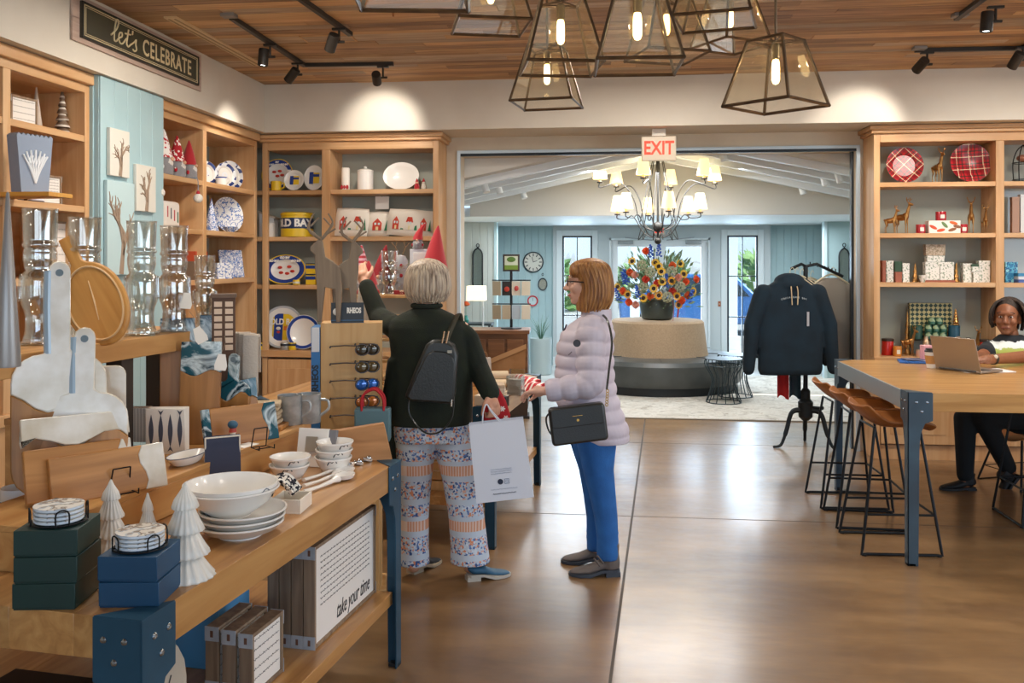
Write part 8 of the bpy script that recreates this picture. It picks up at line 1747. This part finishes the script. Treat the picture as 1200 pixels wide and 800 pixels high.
# crossbody bag
hb0 = A2(680, 518, -.34); HB = thing('crossbody_bag', 'black crossbody handbag with a gold emblem worn by the woman in jeans', 'handbag', hb0); HB.rotation_euler = (0, rad(-7), YAW); kh = pxl(D2-.34)
hbm = M('#1f2221', .38, coat=.2, bump=.1, bscale=150)
MB().prism(ovalize(66*kh, 44*kh, .02), -.035, .035).build('bag_body', hbm, HB, bev=.012); MB().prism([(x*.92, z*.5+21*kh) for x, z in ovalize(66*kh, 44*kh, .02)], -.042, -.035).build('flap', hbm, HB, bev=.003)
gd = M('#c9a25a', .25, .95); MB().box((0, -.0425, 33*kh), (.05, .001, .0025)).build('emblem_line', gd, HB); MB().lathe([(0, 0), (.007, 0), (.007, .003), (0, .003)], 14, (0, -.042, 28*kh), axis=Vector((0, -1, 0))).build('emblem', gd, HB)
def H1(u, v, dd=0):
    q = A2(u, v, -.34+dd)-hb0; x, y, z = q.dot(RT), q.dot(FW), q.z; c_, s_ = math.cos(rad(7)), math.sin(rad(7)); return Vector((x*c_+z*s_, y, -x*s_+z*c_))
MB().tube(cr([H1(711, 456), H1(714, 430, .06), H1(717, 400, .10), H1(712, 376, .16), H1(704, 367, .30)]), .006, 6, flat=.5).build('strap', hbm, HB); MB().tube(cr([H1(648, 480), H1(640, 490, .0), H1(644, 506, -.0), H1(652, 512)]), .005, 6).build('side_strap', hbm, HB)
for k in range(6): MB().tube([H1(711+.2*k, 474-3.2*k)+Vector((.006*math.cos(a), 0, .008*math.sin(a))) for a in [2*PI*i/8 for i in range(8)]], .0025, 5, closed=True).build('chain_link', gd, HB)
# ---------------------------------------------------------------- seated woman at the tall table
D3 = 6.5; k3 = pxl(D3)
def A3(u, v, dd=0): return atd(u-9 if v < 460 else u, v, D3+dd)
P0 = A3(1192, 500); P0 = Vector((P0.x, P0.y, 0)); T = thing('person', 'woman in a dark printed T-shirt seated behind the laptop, looking toward the viewer', 'person', P0)
sk = skinmat('#8f5d3f', '#824f34'); f = (-RT*.55-FW*.83).normalized(); b = PB(P0); hP = head(b, A3(1189, 373), f, 1.06); b.limb(A3(1192, 388), A3(1194, 404, .02), .055, .065)
b.loft([(A3(1196, 492), .17, .13, YAW), (A3(1196, 460), .16, .125, YAW), (A3(1195, 425), .17, .12, YAW), (A3(1194, 408), .15, .10, YAW), (A3(1194, 400), .06, .06, YAW)])
LS, LE, LW = A3(1168, 411, -.02), A3(1160, 432, -.20), A3(1146, 425, -.42); RS, RE, RW = A3(1222, 412), A3(1216, 436, -.30), A3(1163, 430, -.60)
zt3 = RH+.05
LE.z = max(LE.z, RH+.04); LW.z = RH+.062; RE.z = RH+.05; RW.z = RH+.062
chain(b, [LS, LE, LW], [.052, .043, .03]); chain(b, [RS, RE, RW], [.055, .046, .03])
hand(b, LW, Vector((-RT*.9-FW*.45-UP*.12)), UP, -FW*1.0, .35, .1); hand(b, RW, Vector((-RT*1.0-FW*.05-UP*.10)), UP, FW*1.0, .35, .1)
HIP = A3(1200, 482, .05); K1, F1 = A3(1131, 490, -.05), A3(1131, 566, -.05); K2, F2 = A3(1152, 489, -.12), A3(1184, 552, .0)
chain(b, [A3(1190, 484, .02), K1, F1], [.085, .06, .04]); chain(b, [A3(1205, 486, -.04), K2, F2], [.085, .06, .04])
b.build('body', sk, T, voxel=.006, smooth=2); face_parts(T, P0, hP, 1.06, f, '#7a3f34', '#1d1410', '#221814')
# short locs
hm = strands('hair_locs', ('#17110f', '#2e231d', '#54443a'), 'Z', .7); hb = PB(P0); hc = A3(1191, 367); hb.ell(hc+UP*.036-f*.048, (.102, .098, .085), (0, 0, math.atan2(f.y, f.x)), 20, 12); hr = hb.build('hair', hm, T); random.seed(6)
lft = UP.cross(f)
for i in range(46):
    a = -2.05+4.1*i/45; dirv = -f*math.cos(a)+lft*math.sin(a); e = random.uniform(-.012, .012); z1 = -.085+.055*max(0, abs(a)-1.3)+random.uniform(-.045, .02)
    pts = [hc+UP*.10-f*.01+dirv*.02, hc+UP*.085+dirv*.075, hc+UP*.02+dirv*(.112+e), hc+UP*z1*.6+dirv*(.118+e), hc+UP*z1+dirv*(.108+e)]; PB(P0).tube(cr(pts, 3), [.008]*12+[.005], 6).build('loc', hm, hr)
for i in range(0):
    s_ = -.08+.016*i; pts = [hc+UP*.112-f*.06+lft*s_*.5, hc+UP*.112+f*.01+lft*s_*.9, hc+UP*.098+f*.045+lft*(s_*1.05+.02), hc+UP*(.075-.9*max(0, s_+.01))+f*(.062-.25*max(0, s_))+lft*(s_*1.25+.03)]; PB(P0).tube(cr(pts, 3), .0075, 6).build('loc', hm, hr)
# T-shirt with print
ts = PB(P0); ts.loft([(A3(1196, 490), .19, .155, YAW), (A3(1196, 465), .185, .155, YAW), (A3(1196, 440), .19, .15, YAW), (A3(1195, 416), .195, .145, YAW), (A3(1194, 405), .18, .12, YAW), (A3(1194, 398), .125, .09, YAW), (A3(1194, 392), .075, .075, YAW)], 32, 2.3); chain(ts, [A3(1172, 409), LS, LS.lerp(LE, .55)], [.07, .072, .068]); chain(ts, [A3(1216, 409), RS, RS.lerp(RE, .4)], [.07, .075, .07])
def tee_mat():
    m, t, b = newmat('tee_print'); tc = N(t, 'TexCoord'); sp = N(t, 'SeparateXYZ'); t.links.new(tc.outputs['Object'], sp.inputs[0]); n = N(t, 'TexNoise'); n.inputs['Scale'].default_value = 28; n.inputs['Detail'].default_value = 3; t.links.new(tc.outputs['Object'], n.inputs[0])
    ad = N(t, 'Math', operation='MULTIPLY_ADD'); ad.inputs[1].default_value = .06; t.links.new(n.outputs[0], ad.inputs[0]); t.links.new(sp.outputs[2], ad.inputs[2]); mr = N(t, 'MapRange'); mr.inputs[1].default_value = .87; mr.inputs[2].default_value = 1.17; t.links.new(ad.outputs[0], mr.inputs[0])
    r = ramp(t, [(0, '#1c2026'), (.33, '#8fae4a'), (.50, '#b5c468'), (.60, '#dfe6e2'), (.76, '#1d2228')], 'CONSTANT'); t.links.new(mr.outputs[0], r.inputs[0]); ax_ = N(t, 'Math', operation='ADD'); ax_.inputs[1].default_value = .05; t.links.new(sp.outputs[0], ax_.inputs[0]); ab = N(t, 'Math', operation='ABSOLUTE'); t.links.new(ax_.outputs[0], ab.inputs[0]); gt = N(t, 'Math', operation='GREATER_THAN'); gt.inputs[1].default_value = .165; t.links.new(ab.outputs[0], gt.inputs[0]); mx = N(t, 'MixRGB'); mx.inputs[2].default_value = hx('#1d2228'); t.links.new(gt.outputs[0], mx.inputs[0]); t.links.new(r.outputs[0], mx.inputs[1]); t.links.new(mx.outputs[0], b.inputs['Base Color']); b.inputs['Roughness'].default_value = .9; return m
ts.build('t_shirt', tee_mat(), T, voxel=.008, smooth=2)
tr_ = PB(P0); tr_.ell(A3(1200, 488, .04), (.19, .17, .13), (0, 0, YAW)); chain(tr_, [A3(1192, 484, .02), K1, A3(1131, 556, -.05)], [.105, .078, .058]); chain(tr_, [A3(1207, 486, -.04), K2, A3(1181, 547, .0)], [.105, .08, .058]); tr_.build('trousers', M('#14191c', .9), T, voxel=.01, smooth=2)
shoe('shoe', T, P0, Vector((F1.x, F1.y, 0))+RT*.07, -RT, .25, (M('#15181b', .6), M('#26282b', .7)), .075, .12, .045, .006); 
o = shoe('shoe', T, Vector((0, 0, 0)), Vector((0, 0, 0)), Vector((-1, 0, 0)), .25, (M('#15181b', .6), M('#26282b', .7)), .075, .12, .045, .006); o.location = F2-P0+RT*.06-UP*.04; o.rotation_euler = (0, rad(-50), YAW)
PB(P0).lathe([(.034, -.012), (.037, -.01), (.037, .01), (.034, .012), (.034, -.012)], 20, RW.lerp(RE, .18), axis=(RE-RW).normalized()).build('watch_strap', M('#22241f', .5), T); PB(P0).ell(RW.lerp(RE, .18)-FW*.03+UP*.018, (.016, .012, .014)).build('watch_face', M('#d9cdb8', .3), T)
# her stool
p = A3(1200, 500, .12); S3 = stool((p.x, p.y, 0), rad(200), 'tan bar stool under the seated woman, mostly hidden'); S3.scale = (1, 1, .50)
# ---------------------------------------------------------------- things on the tall table
TZ3 = RH+.001
def t3(u, v): return onZ(u, v, TZ3)
lp = t3(1135, 434); LPT = thing('laptop', 'open silver laptop with its lid toward the viewer', 'laptop', lp, YAW+rad(118))
alu = M('#a39a90', .35, .7); MB().span(-.16, .16, -.115, .11, .002, .016).build('base', alu, LPT, bev=.004); MB().span(-.14, .14, -.02, .085, .016, .0175).build('keyboard', M('#26282b', .6), LPT)
MB().box((0, .135, .115), (.32, .006, .225), (rad(-16), 0, 0)).build('lid', alu, LPT, bev=.003); MB().box((0, .1305, .116), (.30, .002, .205), (rad(-16), 0, 0)).build('screen', M('#20262c', .15), LPT); MB().cyl((-.13, .108, .012), (.13, .108, .012), .006).build('hinge', M('#4a4a4a', .4, .5), LPT)
cp = t3(1094, 432); CT = thing('coffee_cup', 'paper coffee cup with a brown sleeve behind the laptop lid', 'cup', cp+Vector((0, .04, 0))); MB().lathe([(.028, 0), (.03, .002), (.041, .105), (.042, .11)], 24).build('cup_wall', M('#e9e6df', .5), CT); MB().lathe([(.0345, .03), (.0415, .085), (.0405, .085), (.0335, .03), (.0345, .03)], 24).build('sleeve', M('#b98850', .8), CT); MB().lathe([(.043, .108), (.043, .116), (.037, .122), (.036, .13), (0, .128)], 24).build('lid', M('#1d1d1f', .4), CT)
pk = t3(1086, 424); PT = thing('pink_card_box', 'pink paper box standing behind the coffee cup', 'box', pk, rad(6)); MB().span(-.036, .036, -.03, .03, 0, .115).build('carton', M('#e3a3ad', .6), PT, bev=.002); MB().span(-.037, .037, -.031, .031, .107, .118).build('lid', M('#e8b0b9', .6), PT, bev=.002)
nb = t3(1078, 425); NT = thing('blue_notebook', 'bright blue notebook lying on the table by the coffee cup', 'notebook', nb+Vector((0, .03, 0)), rad(-12)); MB().span(-.13, .10, -.10, .10, 0, .012).build('cover', M('#1f5fae', .5), NT, bev=.002); MB().span(-.126, .098, -.098, .098, .003, .0095).build('pages', M('#e6e4de', .7), NT)
for k in range(3): solo(MB().span(-.10, .10, -.07, .07, 0, .003), 'loose_paper', M(('#8a90a8', '#c9c9cf', '#5a5f7c')[k], .6), ('lowest', 'middle', 'top')[k]+' printed sheet lying on the blue notebook', 'paper', nb+Vector((.03-.01*k, .05, .0125+.0032*k)), rad(-20+12*k), 'printed sheets')
wp = t3(1165, 436); solo(MB().slab(ovalize(.34, .20, .02), 0, .003), 'white_mat', M('#e9e8ea', .5), 'white desk mat sticking out before the laptop', 'desk mat', (wp.x-.02, wp.y-.02, TZ3), YAW+rad(4), None)
